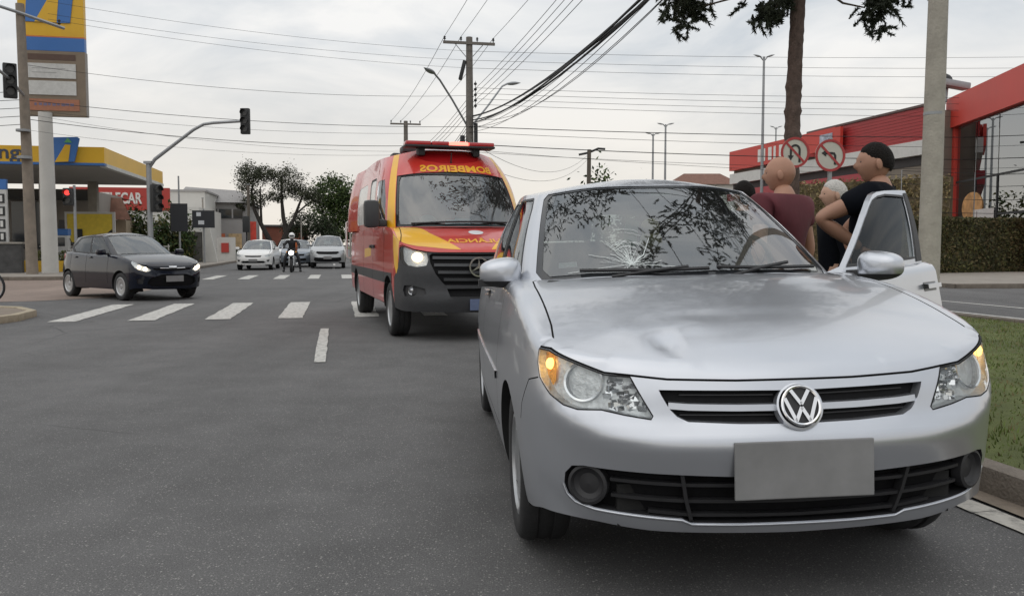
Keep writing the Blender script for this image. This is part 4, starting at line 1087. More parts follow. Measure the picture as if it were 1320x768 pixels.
for sg in (-1, 1):
    hd = amb_head if sg > 0 else mirror(amb_head)
    hl = empty('headlight'); hl.parent = amb
    r = patch(hd, [], .06, lambda a, b, o: AB.wall(a, b, -.006)); mk('lens', *r['base'], M_lens, hl, True)
    p = AB.wall([sg*.80], [1.05], -.02)[0]; b = MB(); b.ball(p, (.07, .03, .06), 16, 10); b.obj('lamp', M_hlon, hl, True)
    p = AB.wall([sg*.86], [.64], -.012)[0]; b = MB(); b.lathe([(.055, -.02), (.055, .012), (.045, .016), (.0, .004)][::-1], p, 'y', 20); b.obj('fog_lamp', M_chrome, amb, True)
for z0, w in ((1.045, .58), (.955, .56), (.865, .51), (.775, .44)):
    V, F = strip_on(AB.wall, [(-w, z0), (0, z0-.005), (w, z0)], .035, -.012, .03); mk('grille_slat', V, F, mat('grille_slat_grey', (.06, .062, .066), .35, .3), aparts['grille'], True, 40)
V, F = strip_on(AB.wall, sum([[q] for q in amb_gr[1:7]], []), .02, .004, .02); mk('grille_edge', V, F, M_dgrey, aparts['grille'], True)
# star in a ring
c = Vector(AB.wall([0.], [.93], .03)[0])
def star_pt(u, v, h): return (c.x+u, c.y-h, c.z+v)
em = empty('emblem'); em.parent = amb; n = 32
b = MB(); prof = [(.105, 0), (.125, 0), (.125, .02), (.105, .02), (.105, 0)]
b.add([star_pt(r*math.cos(2*PI*k/n), r*math.sin(2*PI*k/n), h) for r, h in prof for k in range(n)], [(i*n+k, i*n+(k+1) % n, (i+1)*n+(k+1) % n, (i+1)*n+k) for i in range(4) for k in range(n)]); b.obj('emblem_ring', M_chrome, em, True, 40)
b = MB()
st = []
for k in range(6): a = PI/2+k*PI/3; r = .112 if k % 2 == 0 else .018; st.append((r*math.cos(a), r*math.sin(a)))
b.prism(st, 0, .018, star_pt); b.obj('emblem_star', M_chrome, em)
# lettering, mirrored so that it reads in a driver's mirror
M_ylet = mat('yellow_lettering', (.75, .38, .02), .4, var=.05)
warp_text('roof_lettering', 'BOMBEIROS', .125, M_ylet, amb, lambda u, t, o: AH.wall(u*1.0+.18, t+.715, o), .004, True, sx=3.6, bold=.004)
warp_text('hood_lettering', 'AMBUL\u00c2NCIA', .16, M_ylet, amb, lambda x, y, o: AMB['top_fn'](x+.2, y*1.0+.36, o), .004, True, sx=1.05, bold=.004)
V, F = strip_on(AH.wall, [(-1.5, .70), (-1.1, .76), (0, .72), (1.1, .76), (1.5, .70)], .02, .003); 
crest = [(-1.2, .95), (1.2, .95), (1.25, .90), (.8, .83), (.3, .80), (-.3, .80), (-.8, .83), (-1.25, .90)]
r = patch(crest, [], .12, lambda a, b, o: AH.wall(a, b, .002), .05); mk('roof_flash', *r['base'], mat('deep_red_vinyl', (.33, .008, .01), .35, coat=.4), amb, True)
# light bar on its feet
lb = empty('light_bar'); lb.parent = amb
b = MB(); b.box((0, 1.80, 2.595), (1.30, .30, .035), bev=.015); b.obj('bar_base', M_black, lb, True)
M_rlit = mat('red_light_lit', (.8, .03, .03), .2, emit=(1, .22, .16), es=2.6); M_rdim = mat('red_lens', (.42, .012, .016), .12, coat=.6)
for x0, x1, m in ((-.64, -.28, M_rdim), (-.27, -.02, M_rdim), (-.01, .26, M_rlit), (.27, .64, M_rdim)):
    b = MB(); b.box(((x0+x1)/2, 1.80, 2.635), (x1-x0, .28, .06), bev=.02); b.obj('light_module', m, lb, True)
for x in (-.40, .40): b = MB(); b.box((x, 1.86, 2.53), (.10, .20, .12), bev=.02); b.obj('bar_foot', M_black, lb, True)
b = MB(); b.cyl((0, 1.66, 2.36), (0, 1.62, 2.50), .012, .006); b.obj('antenna', M_black, amb)
# mirrors
for sg in (-1, 1):
    mr = empty('mirror'); mr.parent = amb
    b = MB(); b.box((sg*1.17, 1.30, 1.62), (.21, .15, .37), bev=.06); b.obj('mirror_housing', M_dgrey, mr, True)
    b = MB(); b.box((sg*1.03, 1.42, 1.50), (.16, .1, .1), bev=.03); b.obj('mirror_arm', M_dgrey, mr, True)
# wiper, plate, grab rail, roof vents
b = MB(); b.tube([AH.wall([u], [t], .03)[0] for u, t in ((-1.4, .03), (-.4, .045), (.5, .05), (1.5, .045))], .014, 6); b.obj('wiper', M_black, amb, True)
b = MB(); p = AB.wall([.08], [.47], .02)[0]; b.box((.08, p[1], .46), (.40, .015, .14), bev=.004); b.obj('license_plate', mat('plate_blue_blur', (.10, .13, .22), .5, var=.2, scale=4), amb)
for y in (3.2, 4.3): b = MB(); b.box((-.3, y, 2.70), (.35, .35, .10), bev=.03); b.obj('roof_vent', M_dgrey, amb, True)
b = MB(); b.tube([(-1.02, 6.0, .95), (-1.09, 6.0, .98), (-1.09, 6.0, 1.62), (-1.02, 6.0, 1.66)], .02, 6); b.obj('grab_rail', M_frost, amb, True)
for y in (3.2, 4.0): V, F = strip_on(AB.wall, [(-AB.s_of_y(1.5), 1.33), (-AB.s_of_y(1.3), 1.33)], .03, .02, .02)
b = MB(); b.box((-1.02, 2.40, 1.18), (.03, .18, .05), bev=.01); b.obj('door_handle', M_black, amb, True)
b = MB(); b.box((-1.02, 2.75, 1.18), (.03, .18, .05), bev=.01); b.obj('door_handle', M_black, amb, True)
# things lying on the ambulance dashboard
def in_amb(p): a = R_(16.0); return (amb.location.x+p[0]*math.cos(a)-p[1]*math.sin(a), amb.location.y+p[0]*math.sin(a)+p[1]*math.cos(a), p[2])
b = MB(); b.ball(in_amb((-.43, 1.17, 1.53)), (.12, .11, .08), 14, 8); b.box(in_amb((-.55, 1.15, 1.49)), (.16, .14, .015), rz=.3, bev=.006); o = b.obj('cap', mat('cap_cloth', (.62, .62, .58), .8), None, True); tag(o, 'pale peaked cap lying on the ambulance dashboard', 'cap')
b = MB(); b.box(in_amb((-.02, 1.13, 1.50)), (.34, .12, .075), rz=.3, rx=-.2, bev=.02); b.box(in_amb((.05, 1.12, 1.545)), (.2, .1, .03), rz=.36, bev=.01); o = b.obj('glove_box', mat('turquoise_card', (.05, .45, .60), .6), None, True); tag(o, 'turquoise box of gloves on the ambulance dashboard', 'box')

# ---------------------------------------------------------------- the other cars
def plain_windows(H):
    rect = lambda u0, u1, t0, t1, q=.06: [(u0+q, t0), (u1-q, t0), (u1, t0+q), (u1, t1-q), (u1-q, t1), (u0+q, t1), (u0, t1-q), (u0, t0+q)]
    rw = [('windscreen', rect(-1.86, 1.86, .035, .955), -.003), ('windscreen_frit', rect(-1.98, 1.98, .005, .985), -.003)]
    for sg in (-1, 1):
        f = lambda p: [(sg*a, b) for a, b in p]
        rw += [('side_window%d' % (sg+2), f([(2.55, .07), (3.93, .07), (3.93, .90), (3.05, .93), (2.80, .80)]), -.004),
               ('rear_side_window%d' % (sg+2), f([(4.08, .07), (5.1, .07), (5.45, .35), (5.1, .85), (4.08, .90)]), -.004),
               ('window_frame%d' % (sg+2), f([(2.45, .02), (5.3, .02), (5.65, .35), (5.2, .93), (3.0, .985), (2.7, .88)]), -.001),
               ('rear_window', f([(6.2, .1), (7.0, .1), (7.0, .9), (6.2, .9)]), -.004)]
    return rw
def simple_regions(head, grille, low, sx, sz, doors=True, grille2=None, fog=None):
    sc = lambda p: [(a*sx, b*sz) for a, b in p]
    def fn(B):
        reg = []
        for sg in (-1, 1):
            reg.append(('headlamp_housing%d' % (sg+2), sc(head) if sg > 0 else mirror(sc(head)), -.03))
            if fog: reg.append(('fog_recess%d' % (sg+2), sc(fog) if sg > 0 else mirror(sc(fog)), -.03))
        reg.append(('grille', sym(sc(grille)), -.03)); reg.append(('lower_grille', sym(sc(low)), -.04))
        ln = sc([(-.945, .86), (-.77, .83), (-.5, .775), (0, .765), (.5, .775), (.77, .83), (.945, .86)])
        if doors:
            reg.append(('gap', band(ln, .010), -.01))
            for sg in (-1, 1):
                for y in (.34, .60, .805): q = B.s_of_y(y*B.C[-1, 1]); reg.append(('gap', band([(sg*q, .38*sz), (sg*q, 1.3)], .012), -.012))
        reg.append(('hood', ln + sc([(.945, 1.4), (-.945, 1.4)]), 0.))
        return reg
    return fn
def lens_for(root, B, head, sx, sz, lit, lamps):
    for sg in (-1, 1):
        hd = [(a*sx, b*sz) for a, b in head]; hd = hd if sg > 0 else mirror(hd)
        hl = empty('headlight'); hl.parent = root
        r = patch(hd, [], .06, lambda a, b, o: B.wall(a, b, -.004)); mk('lens', *r['base'], M_lens, hl, True)
        for (s, z, rad) in lamps:
            p = B.wall([sg*s*sx], [z*sz], -.012)[0]; b = MB(); b.ball(p, (rad, rad*.5, rad), 12, 8); b.obj('lamp', lit, hl, True)
BASEMATS = dict(VWP['mats']); BASEMATS.update({'fog_recess': M_black, 'fog_recess_rim': M_black, 'rear_window': M_sg})
def finish(P, root, B, H, pl, plate=(0, .50, .40, .13), pm=None, body_col=None):
    sc = P['sc']
    b = MB(); p = B.wall([0.], [plate[1]*sc[2]], .012)[0]; b.box((0, p[1]-.004, plate[1]*sc[2]), (plate[2], .014, plate[3]), bev=.004); b.obj('license_plate', pm or M_plate, root)
    for sg in (-1, 1):
        mr = empty('mirror'); mr.parent = root
        b = MB(); b.box((sg*.97*sc[0], 1.50*sc[1], 1.10*sc[2]), (.20, .13, .13), bev=.05); b.obj('mirror_housing', body_col or P['paint'], mr, True)
        b = MB(); b.box((sg*.85*sc[0], 1.52*sc[1], 1.06*sc[2]), (.14, .07, .05), bev=.015); b.obj('mirror_arm', M_black, mr, True)
def car(name, label, cat, sc, paint, head, grille, low, pos, yaw, lit=None, lamps=(), doors=False, sp=.07, group=None, fog=None, lift=0., **kw):
    P = scale_car(VWP, *sc, name=name, label=label, cat=cat, group=group, paint=paint, sp=sp, regions=simple_regions(head, grille, low, sc[0], sc[2], doors, fog=fog), windows=plain_windows, mats=dict(BASEMATS), un=8, spu=.2, spt=.15, **kw)
    P['mats']['grille_rim'] = M_black; P['sc'] = sc
    root, B, H, parts, _ = build_car(P)
    lens_for(root, B, head, sc[0], sc[2], lit or M_refl, lamps)
    finish(P, root, B, H, None, pm=kw.get('plate_mat'))
    root.location = (pos[0], pos[1], lift); root.rotation_euler = (0, 0, R_(yaw))
    return root, B, H, parts
M_navy = mat('navy_black_paint', (.002, .004, .012), .15, .0, var=.05, coat=.6, spec=.2)
M_wht = mat('white_paint', (.72, .72, .71), .35, var=.04, coat=.6)
M_grey1 = mat('blue_grey_paint', (.20, .23, .27), .35, .5, var=.05, coat=.6)
M_grey2 = mat('pearl_grey_paint', (.36, .37, .38), .35, .5, var=.05, coat=.6)
M_lampon = mat('lamp_warm_lit', (.9, .85, .75), .2, emit=(1, .83, .6), es=2.2)
# dark hatchback turning through the junction
hb_head = [(1.06, .93), (.98, .905), (.80, .83), (.60, .745), (.52, .70), (.60, .665), (.76, .695), (.90, .76), (1.0, .85)]
hb_gr = [(0, .735), (.50, .745), (.46, .70), (.2, .675), (0, .67)]; hb_low = [(0, .60), (.30, .60), (.55, .52), (.62, .40), (.5, .33), (0, .32)]
hb, HB_B, HB_H, hp_ = car('hatchback_car', 'black hatchback turning at the junction with headlights on', 'car', (.95, .945, .95), M_navy, hb_head, hb_gr, hb_low, (0, 0), 0, M_lampon, ((.66, .725, .05), (.80, .765, .045)), doors=True, sp=.05, fog=[(.70, .50), (.86, .52), (.84, .40), (.72, .39)], spokes=7, steer=0, wheel_in=.02)
a = R_(51); fa = .845*.945
hb.location = (-7.95+fa*math.sin(a), 19.05-fa*math.cos(a), 0); hb.rotation_euler = (0, 0, a)
for sg in (-1,):
    for y in (2.33, 3.12):
        q = HB_B.s_of_y(y*.945); V, F = strip_on(HB_B.wall, [(-q-.09, .93), (-q+.09, .93)], .025, .03, .03); mk('door_handle', V, F, M_navy, hb, True, 40)
V, F = strip_on(HB_B.wall, [(-.30, .705), (0, .70), (.30, .705)], .018, .006, .02); mk('grille_chrome', V, F, M_chrome, hb, True)
V, F = strip_on(HB_B.wall, [(-.09, .722), (.09, .722)], .05, .012, .01); mk('badge', V, F, M_chrome, hb, True)
M_red_lamp = mat('tail_lamp_red', (.4, .02, .02), .2, coat=.5)
for sg in (-1, 1): V, F = strip_on(HB_B.wall, [(sg*(HB_B.S_-.62), .98), (sg*(HB_B.S_-1.0), .92)], .13, .004, .01); mk('tail_lamp', V, F, M_red_lamp, hb, True)
# traffic waiting beyond the junction
far_head = [(.95, .84), (.80, .80), (.62, .745), (.56, .70), (.66, .675), (.82, .70), (.93, .77)]
car('sedan_car', 'white sedan waiting behind the far crosswalk beside the pavement', 'car', (.98, 1.08, .945), M_wht, far_head, [(0, .735), (.42, .74), (.36, .665), (0, .655)], [(0, .47), (.5, .47), (.62, .40), (.5, .36), (0, .36)], (-12.35, 40.7), 9, doors=False, sp=.09, fog=[(.66, .52), (.84, .54), (.80, .44), (.68, .44)], spokes=5, gap=.02)
car('sedan_car', 'blue grey car half hidden behind the white sedan', 'car', (.97, 1.0, .96), M_grey1, far_head, [(0, .75), (.50, .755), (.46, .65), (0, .64)], [(0, .50), (.55, .50), (.6, .38), (0, .36)], (-11.75, 46.4), 11, sp=.10, spokes=5)
car('estate_car', 'white car at the back of the queue with only its roof showing', 'car', (1.0, 1.05, 1.02), M_wht, far_head, [(0, .75), (.50, .755), (.46, .65), (0, .64)], [(0, .50), (.55, .50), (.6, .38), (0, .36)], (-14.0, 53.5), 11, sp=.12, spokes=5)
car('hatchback_car', 'pale hatchback with a lit lamp queueing right behind the motorcyclist', 'car', (.95, .95, .96), M_grey2, far_head, [(0, .75), (.50, .755), (.46, .65), (0, .64)], [(0, .50), (.55, .50), (.6, .38), (0, .36)], (-12.55, 56.0), 11, M_lampon, ((.75, .745, .06),), sp=.12, spokes=5)
sv, SVB, SVH, svp = car('suv_car', 'silver grey suv with wide dark grille waiting beside the ambulance', 'car', (1.03, 1.05, 1.08), M_grey2, [(1.0, .87), (.80, .83), (.66, .785), (.62, .74), (.72, .72), (.90, .76)], [(0, .79), (.55, .80), (.60, .74), (.45, .665), (0, .655)], [(0, .50), (.66, .52), (.72, .40), (.6, .31), (0, .30)], (-9.35, 43.3), 11, sp=.09, wheel_r=.345, arch_r=.40, spokes=5, lift=.02)

# ---------------------------------------------------------------- left side: petrol station, buildings, signals
def bxrt(b, r0, r1, t0, t1, z0, z1, bev=0.):
    c = rt((r0+r1)/2, (t0+t1)/2, (z0+z1)/2); return b.box(c, (r1-r0, t1-t0, z1-z0), rz=ROAD_A, bev=bev)
def part(name, m, root, *boxes, bev=0., smooth=False):
    b = MB()
    for q in boxes: bxrt(b, *q, bev=bev)
    return b.obj(name, m, root, smooth)
def local_xf(root):   # parts are built in world space, then expressed in the root's frame
    pass
def thing(name, label, cat, loc=(0, 0, 0), group=None):
    return empty(name, (0, 0, 0), 0, label, cat, group)
M_syel = mat('station_yellow', (.66, .38, .012), .45, var=.06, scale=1, dirt=.15)
M_sblue = mat('station_blue', (.035, .14, .40), .45, var=.06, scale=1)
M_conc = mat('pole_concrete', (.30, .28, .25), .9, var=.16, scale=4, bump=.35, bscale=25, dirt=.3)
M_galv = mat('galvanised_steel', (.30, .31, .32), .5, .6, var=.1, scale=8)
M_dark = mat('dark_housing', (.02, .021, .022), .6, var=.15)
M_wall = mat('white_render', (.55, .54, .51), .9, var=.06, scale=.7, dirt=.25)
M_wall2 = mat('grey_render', (.33, .32, .315), .9, var=.08, scale=.7, dirt=.25)
M_darkglass = mat('dark_window', (.03, .035, .04), .12, var=.1, coat=.5)
M_redp = mat('red_panel', (.42, .045, .035), .55, var=.08, scale=.6, dirt=.2)
FX = lambda r, t, z: Vector(rt(r, t, z))
def face_t(r, t, z):   # text plane on a face looking towards the camera (-t)
    return frame_matrix(rt(r, t, z), (RN[0], RN[1], 0), (0, 0, 1))
# --- canopy
st = thing('petrol_station_canopy', 'yellow petrol station canopy with blue logo and white soffit', 'canopy')
part('canopy_slab', mat('soffit_grey', (.34, .33, .32), .8, var=.06, scale=.8), st, (-22.8, -9.75, 38.95, 50.7, 4.50, 5.15))
part('front_fascia', M_syel, st, (-23, -9.5, 38.7, 38.92, 4.62, 5.28)); part('side_fascia', M_syel, st, (-9.72, -9.5, 38.93, 50.95, 4.62, 5.279))
part('fascia_trim', M_sblue, st, (-23, -9.49, 38.66, 38.9, 4.52, 4.615)); part('side_trim', mat('trim_white', (.5, .5, .48), .7), st, (-9.72, -9.46, 38.91, 50.95, 4.46, 4.615))
part('rear_fascia', M_syel, st, (-23, -9.75, 50.72, 50.95, 4.62, 5.27))
for r in (-20.0, -12.5):
    for t in (41.0, 48.5): part('column', M_conc, st, (r-.22, r+.22, t-.22, t+.22, .1, 4.5), bev=.03)
lg_ = empty('canopy_logo'); lg_.parent = st
o = rt(-11.0, 38.6, 5.05); fm = face_t(-11.0, 38.62, 5.10)
def lpt(M): return lambda u, v, h: tuple(M @ Vector((u, v, h)))
b = MB(); b.prism([(-.42, -.50), (.38, -.46), (.60, .50), (.52, .56), (-.50, .52), (-.60, .44)], 0, .10, lpt(fm)); b.obj('logo_panel', M_sblue, lg_)
b = MB(); b.prism([(-.36, -.49), (.16, -.46), (.26, .22), (.06, .24)], .101, .125, lpt(fm)); b.obj('logo_wedge', M_syel, lg_)
b = MB(); b.prism([(.02, .32), (.32, .32), (.16, .52)], .101, .125, lpt(fm)); b.obj('logo_dot', mat('logo_green', (.10, .35, .12), .5), lg_)
text_mesh('canopy_lettering', 'Ipiranga', .80, mat('lettering_slate', (.035, .05, .09), .5), st, face_t(-13.75, 38.68, 4.99) @ Matrix.Shear('XZ', 4, (0, 0)) @ Matrix.Diagonal((1.12, 1, 1, 1)), .01, bold=.012)
# --- pumps, shop and clutter under the canopy
sh = thing('station_shop', 'dark fronted station shop under the yellow canopy', 'shop')
part('wall', mat('shop_wall', (.24, .22, .20), .8, var=.1, scale=.8), sh, (-27, -13.2, 52, 58, .1, 4.2))
for i, (r0, r1, z0, z1, m) in enumerate(((-20.8, -19.6, .6, 3.2, M_darkglass), (-19.4, -18.2, .6, 3.2, M_darkglass), (-17.6, -15.4, 1.0, 3.6, M_darkglass), (-15.2, -13.6, .3, 2.6, mat('shop_door_dark', (.03, .03, .035), .3)))):
    part('shop_window', m, sh, (r0, r1, 51.9, 51.99, z0, z1))
part('shop_sign', mat('shop_orange', (.30, .14, .03), .6), sh, (-22, -19, 51.85, 51.98, 3.0, 3.7)); part('shop_beam', M_dark, sh, (-18.5, -13.5, 51.7, 51.98, 3.7, 4.3))
part('shop_blind', mat('shop_blue', (.06, .17, .35), .6), sh, (-19.5, -18.9, 51.8, 51.88, 1.6, 2.7))
def pump(r, t, label):
    p = thing('fuel_pump', label, 'fuel pump', group='fuel pumps under the canopy')
    part('pump_plinth', M_conc, p, (r-.55, r+.55, t-.3, t+.3, .1, .28)); part('pump_cabinet', mat('pump_white', (.5, .5, .49), .5), p, (r-.42, r+.42, t-.22, t+.22, .28, 1.65), bev=.03)
    part('pump_screen', M_darkglass, p, (r-.30, r+.30, t-.235, t-.221, 1.15, 1.55)); part('pump_top', M_sblue, p, (r-.45, r+.45, t-.25, t+.25, 1.65, 1.95), bev=.02)
    b = MB(); b.tube([FX(r+.45, t, 1.5), FX(r+.62, t, 1.1), FX(r+.55, t, .5), FX(r+.45, t, .9)], .02, 6); b.obj('hose', M_black, p, True)
for r, t in ((-20.0, 43), (-12.6, 43)): pump(r, t, 'white fuel pump with blue top beside a canopy column')
yb = thing('advert_board', 'yellow advert board with a dark swoosh beside the station', 'advert board')
part('board', mat('advert_yellow', (.68, .50, .04), .5), yb, (-13.10, -11.0, 46.0, 46.08, 1.35, 2.75)); part('board_frame', M_wall, yb, (-13.2, -13.1, 45.97, 46.1, .1, 2.85), (-11.0, -10.88, 45.97, 46.1, .1, 2.85), (-13.1, -11, 45.97, 46.1, 2.75, 2.85))
fm = face_t(-12.0, 45.99, 1.9); b = MB(); b.prism([(-.3, -.52), (.3, -.45), (.98, .1), (.98, -.15), (.5, -.54)], .0, .01, lpt(fm)); b.obj('swoosh', M_dark, yb); part('dark_patch', M_dark, yb, (-12.75, -12.4, 45.95, 45.985, .9, 2.0))
pb = thing('price_board', 'tall white and blue fuel price board at the station edge', 'price board')
part('board', mat('price_white', (.50, .50, .49), .6), pb, (-13.75, -12.80, 37.3, 37.45, 1.0, 3.4), bev=.02); part('board_head', M_sblue, pb, (-13.75, -12.80, 37.29, 37.46, 3.401, 3.8)); part('post', M_galv, pb, (-13.3, -13.2, 37.32, 37.42, .1, 1.0))
for k, tx in enumerate(('6,49', '4,39', '6,19', '5,89')):
    part('price_strip', M_dark, pb, (-13.65, -12.88, 37.27, 37.298, 2.86-.5*k, 3.22-.5*k)); part('price_mark', mat('digit_white', (.6, .6, .58), .6), pb, (-13.55, -13.42, 37.262, 37.269, 2.92-.5*k, 3.16-.5*k), (-13.05, -12.95, 37.262, 37.269, 2.92-.5*k, 3.16-.5*k))
lw = thing('low_wall', 'low dark boundary wall along the station corner', 'wall'); part('wall', mat('dark_stone', (.06, .06, .06), .85, var=.4, scale=3, bump=.5), lw, (-24, -12.1, 36.6, 36.85, .1, 1.25)); part('coping', M_conc, lw, (-24.05, -12.05, 36.55, 36.9, 1.251, 1.32))
yp = thing('planter', 'yellow kerbed planter with clipped shrubs at the foot of the totem', 'planter')
part('planter_wall', mat('planter_yellow', (.60, .36, .02), .6, var=.1, dirt=.2), yp, (-13.0, -9.4, 38.0, 38.12, .1, .56), (-13.0, -12.88, 38.13, 39.6, .1, .56), (-9.52, -9.4, 38.13, 39.6, .1, .56)); part('soil', M_soil, yp, (-12.87, -9.53, 38.13, 39.6, .1, .5))
# --- totem sign
tm = thing('totem_sign', 'tall yellow and blue petrol totem on a white column', 'sign')
b = MB(); c0 = FX(-13.75, 45.4, 0); b.cyl((c0.x, c0.y, -.3), (c0.x, c0.y, 7.6), .38, .31, 20); b.obj('column', M_wall, tm, True)
tm.scale = (.81, .81, .81); tm.location = (0, 0, .228)
TR0, TR1, TT = -14.85, -11.92, 45.5
M_brown = mat('totem_frame_bronze', (.21, .165, .12), .6, .2, var=.12, scale=2)
part('lower_frame', M_brown, tm, (TR0, TR1, TT, TT+.35, 7.45, 10.55)); part('frame_edge', mat('frame_edge_grey', (.25, .23, .21), .6), tm, (TR1+.002, TR1+.03, TT-.01, TT+.36, 7.46, 10.54))
part('blue_band', M_sblue, tm, (TR0, TR1, TT, TT+.35, 10.56, 11.20)); part('upper_panel', M_syel, tm, (TR0, TR1, TT, TT+.35, 11.27, 15.2)); part('orange_line', mat('totem_orange', (.55, .17, .03), .5), tm, (TR0, TR1, TT-.004, TT+.35, 11.201, 11.269))
for z0, z1 in ((9.25, 9.95), (8.45, 9.12)): part('price_panel', mat('panel_white', (.55, .55, .53), .6, dirt=.15), tm, (TR0+.38, TR1-.42, TT-.04, TT-.001, z0, z1))
for z, w in ((9.70, 1.5), (9.50, 1.1)): part('faint_line', mat('faint_grey', (.36, .36, .35), .6), tm, (TR0+.55, TR0+.55+w, TT-.046, TT-.041, z, z+.035))
part('orange_panel', mat('orange_panel', (.36, .15, .085), .6, dirt=.2), tm, (TR0+.25, TR1-.30, TT-.03, TT-.001, 7.70, 8.25))
for k, w_ in enumerate((.10, .14, .16, .12, .15, .13, .18, .15, .16)): part('worn_letter', mat('lettering_grey_blue', (.16, .14, .22), .6), tm, (TR0+.62+.20*k, TR0+.62+.20*k+w_, TT-.036, TT-.0305, 7.93+.02*(k % 2), 8.06))
part('recess', mat('recess_brown', (.10, .06, .045), .7), tm, (TR0+.38, TR1-.42, TT-.012, TT-.001, 10.12, 10.40))
fm = face_t((TR0+TR1)/2, TT-.005, 13.0)
lg2 = empty('totem_logo'); lg2.parent = tm
b = MB(); b.prism([(-1.15, -1.1), (.85, -1.1), (1.15, 1.2), (1.0, 1.4), (-.75, 1.4), (-.95, 1.2)], 0, .04, lpt(fm)); b.obj('logo_panel', M_sblue, lg2)
b = MB(); b.prism([(-.72, -1.101), (.26, -1.101), (.40, .35), (.12, .40)], .041, .06, lpt(fm)); b.obj('logo_wedge', M_syel, lg2)
b = MB(); b.prism([(.05, .6), (.6, .6), (.32, 1.05)], .041, .06, lpt(fm)); b.obj('logo_dot', MATS['logo_green'], lg2)
# --- concrete pole at the corner with two arms and a signal
def signal_head(root, c, facing=(0, -1), n=3, s=1.0, back=False, lit=None):
    """housing with hooded lamps; c = centre"""
    h = .30*n*s; fx, fy = facing; side = Vector((-fy, fx, 0)); f = Vector((fx, fy, 0)); rz = math.atan2(-fx, fy)+PI
    sg = empty('signal_head'); sg.parent = root
    b = MB(); b.box(c, (.34*s, .2*s, h+.06), rz=rz, bev=.04); b.obj('housing', M_dark, sg, True)
    if back: b = MB(); b.box(Vector(c)-f*.02, (.62*s, .02, h+.34), rz=rz); b.obj('backplate', M_dark, sg)
    for k in range(n):
        z = c[2]+h/2-.15*s-.30*s*k; p = Vector((c[0], c[1], z))+f*.105*s
        V = []; N = 14
        for r, d in ((.115, 0), (.12, .2)):
            for i in range(N+1): a = -.35+(PI+.7)*i/N; V.append(p+side*math.cos(a)*r*s+Vector((0, 0, math.sin(a)*r*s))+f*d*s)
        mk('visor', V, [(i, i+1, N+2+i, N+1+i) for i in range(N)], M_dark, sg, True)
        b = MB(); b.cyl(p, p+f*.012, .10*s, .10*s, 16); b.obj('lens', (lit if (lit and k == 0) else mat('signal_lens_off', (.05, .05, .05), .2)), sg)
cp = thing('utility_pole', 'weathered concrete pole with bracket arms at the station corner', 'pole')
b = MB(); b.cyl((-18.10, 32.2, 0), (-18.22, 32.2, 10.1), .21, .15, 16); b.obj('shaft', mat('pole_weathered', (.22, .185, .15), .9, var=.2, scale=4, bump=.35, bscale=25, dirt=.35), cp, True)
b = MB(); b.tube([(-20.4, 30.0, 10.3), (-18.2, 32.0, 9.75), (-16.95, 32.9, 9.38)], .06, 6); b.obj('cross_arm', M_galv, cp, True)
for q in ((-17.1, 32.8, 9.5), (-19.3, 31.0, 10.12)): b = MB(); b.lathe([(.02, 0), (.07, .04), (.03, .1), (.06, .15), (.02, .2)], q, 'z', 10); b.obj('insulator', M_dark, cp, True)
b = MB(); b.cyl((-18.14, 32.0, 4.4), (-18.14, 32.0, 4.5), .25, .25, 14); b.obj('steel_band', M_galv, cp, True)
b = MB(); b.cyl((-18.15, 32.0, 5.4), (-18.15, 32.0, 5.48), .245, .245, 14); b.obj('steel_band', M_galv, cp, True)
ts = thing('traffic_light', 'traffic light hung from an arm on the concrete corner pole', 'traffic light')
b = MB(); b.tube([(-18.1, 32.0, 6.75), (-17.3, 29.8, 6.9), (-17.0, 28.6, 7.0)], .05, 8); b.obj('arm', M_galv, ts, True)
signal_head(ts, (-17.35, 29.9, 6.86), (.55, -.83), 3, 1.25)
# --- signal mast with curved arm over the road
tp = thing('traffic_light', 'traffic light on a curved mast arm reaching over the road', 'traffic light')
b = MB(); b.cyl((-14.45, 34.2, 0), (-14.45, 34.2, 4.45), .11, .10, 12); b.obj('mast', M_galv, tp, True)
b = MB(); b.tube([(-14.45, 34.2, 4.25), (-14.2, 34.2, 4.6), (-12.6, 34.1, 5.75), (-12.2, 34.1, 5.96), (-11.8, 34.1, 6.02), (-10.5, 34.0, 6.08)], [.075, .075, .065, .06, .06, .055], 8); b.obj('mast_arm', M_galv, tp, True)
b = MB(); b.box((-14.45, 34.2, 4.47), (.3, .3, .1)); b.obj('mast_cap', M_galv, tp)
signal_head(tp, (-10.48, 33.9, 6.05), (0, -1), 3, 1.05)
t2 = thing('traffic_light', 'dark side traffic light fixed half way up the curved arm mast', 'traffic light')
signal_head(t2, (-14.1, 34.0, 3.05), (.75, -.66), 3, 1.15)
b = MB(); b.cyl((-14.42, 34.2, 3.2), (-14.1, 34.05, 3.2), .03); b.obj('bracket', M_galv, t2)
pd = thing('pedestrian_signal', 'red lit pedestrian signal on a thin post by the station', 'traffic light')
b = MB(); b.cyl((-16.88, 33.1, 0), (-16.88, 33.1, 3.5), .06, .05, 10); b.obj('post', M_galv, pd, True)
M_redlit = mat('signal_red_lit', (.7, .02, .02), .3, emit=(1, .05, .04), es=1.8)
signal_head(pd, (-17.05, 32.95, 3.05), (.2, -.98), 2, 1.0, lit=M_redlit)
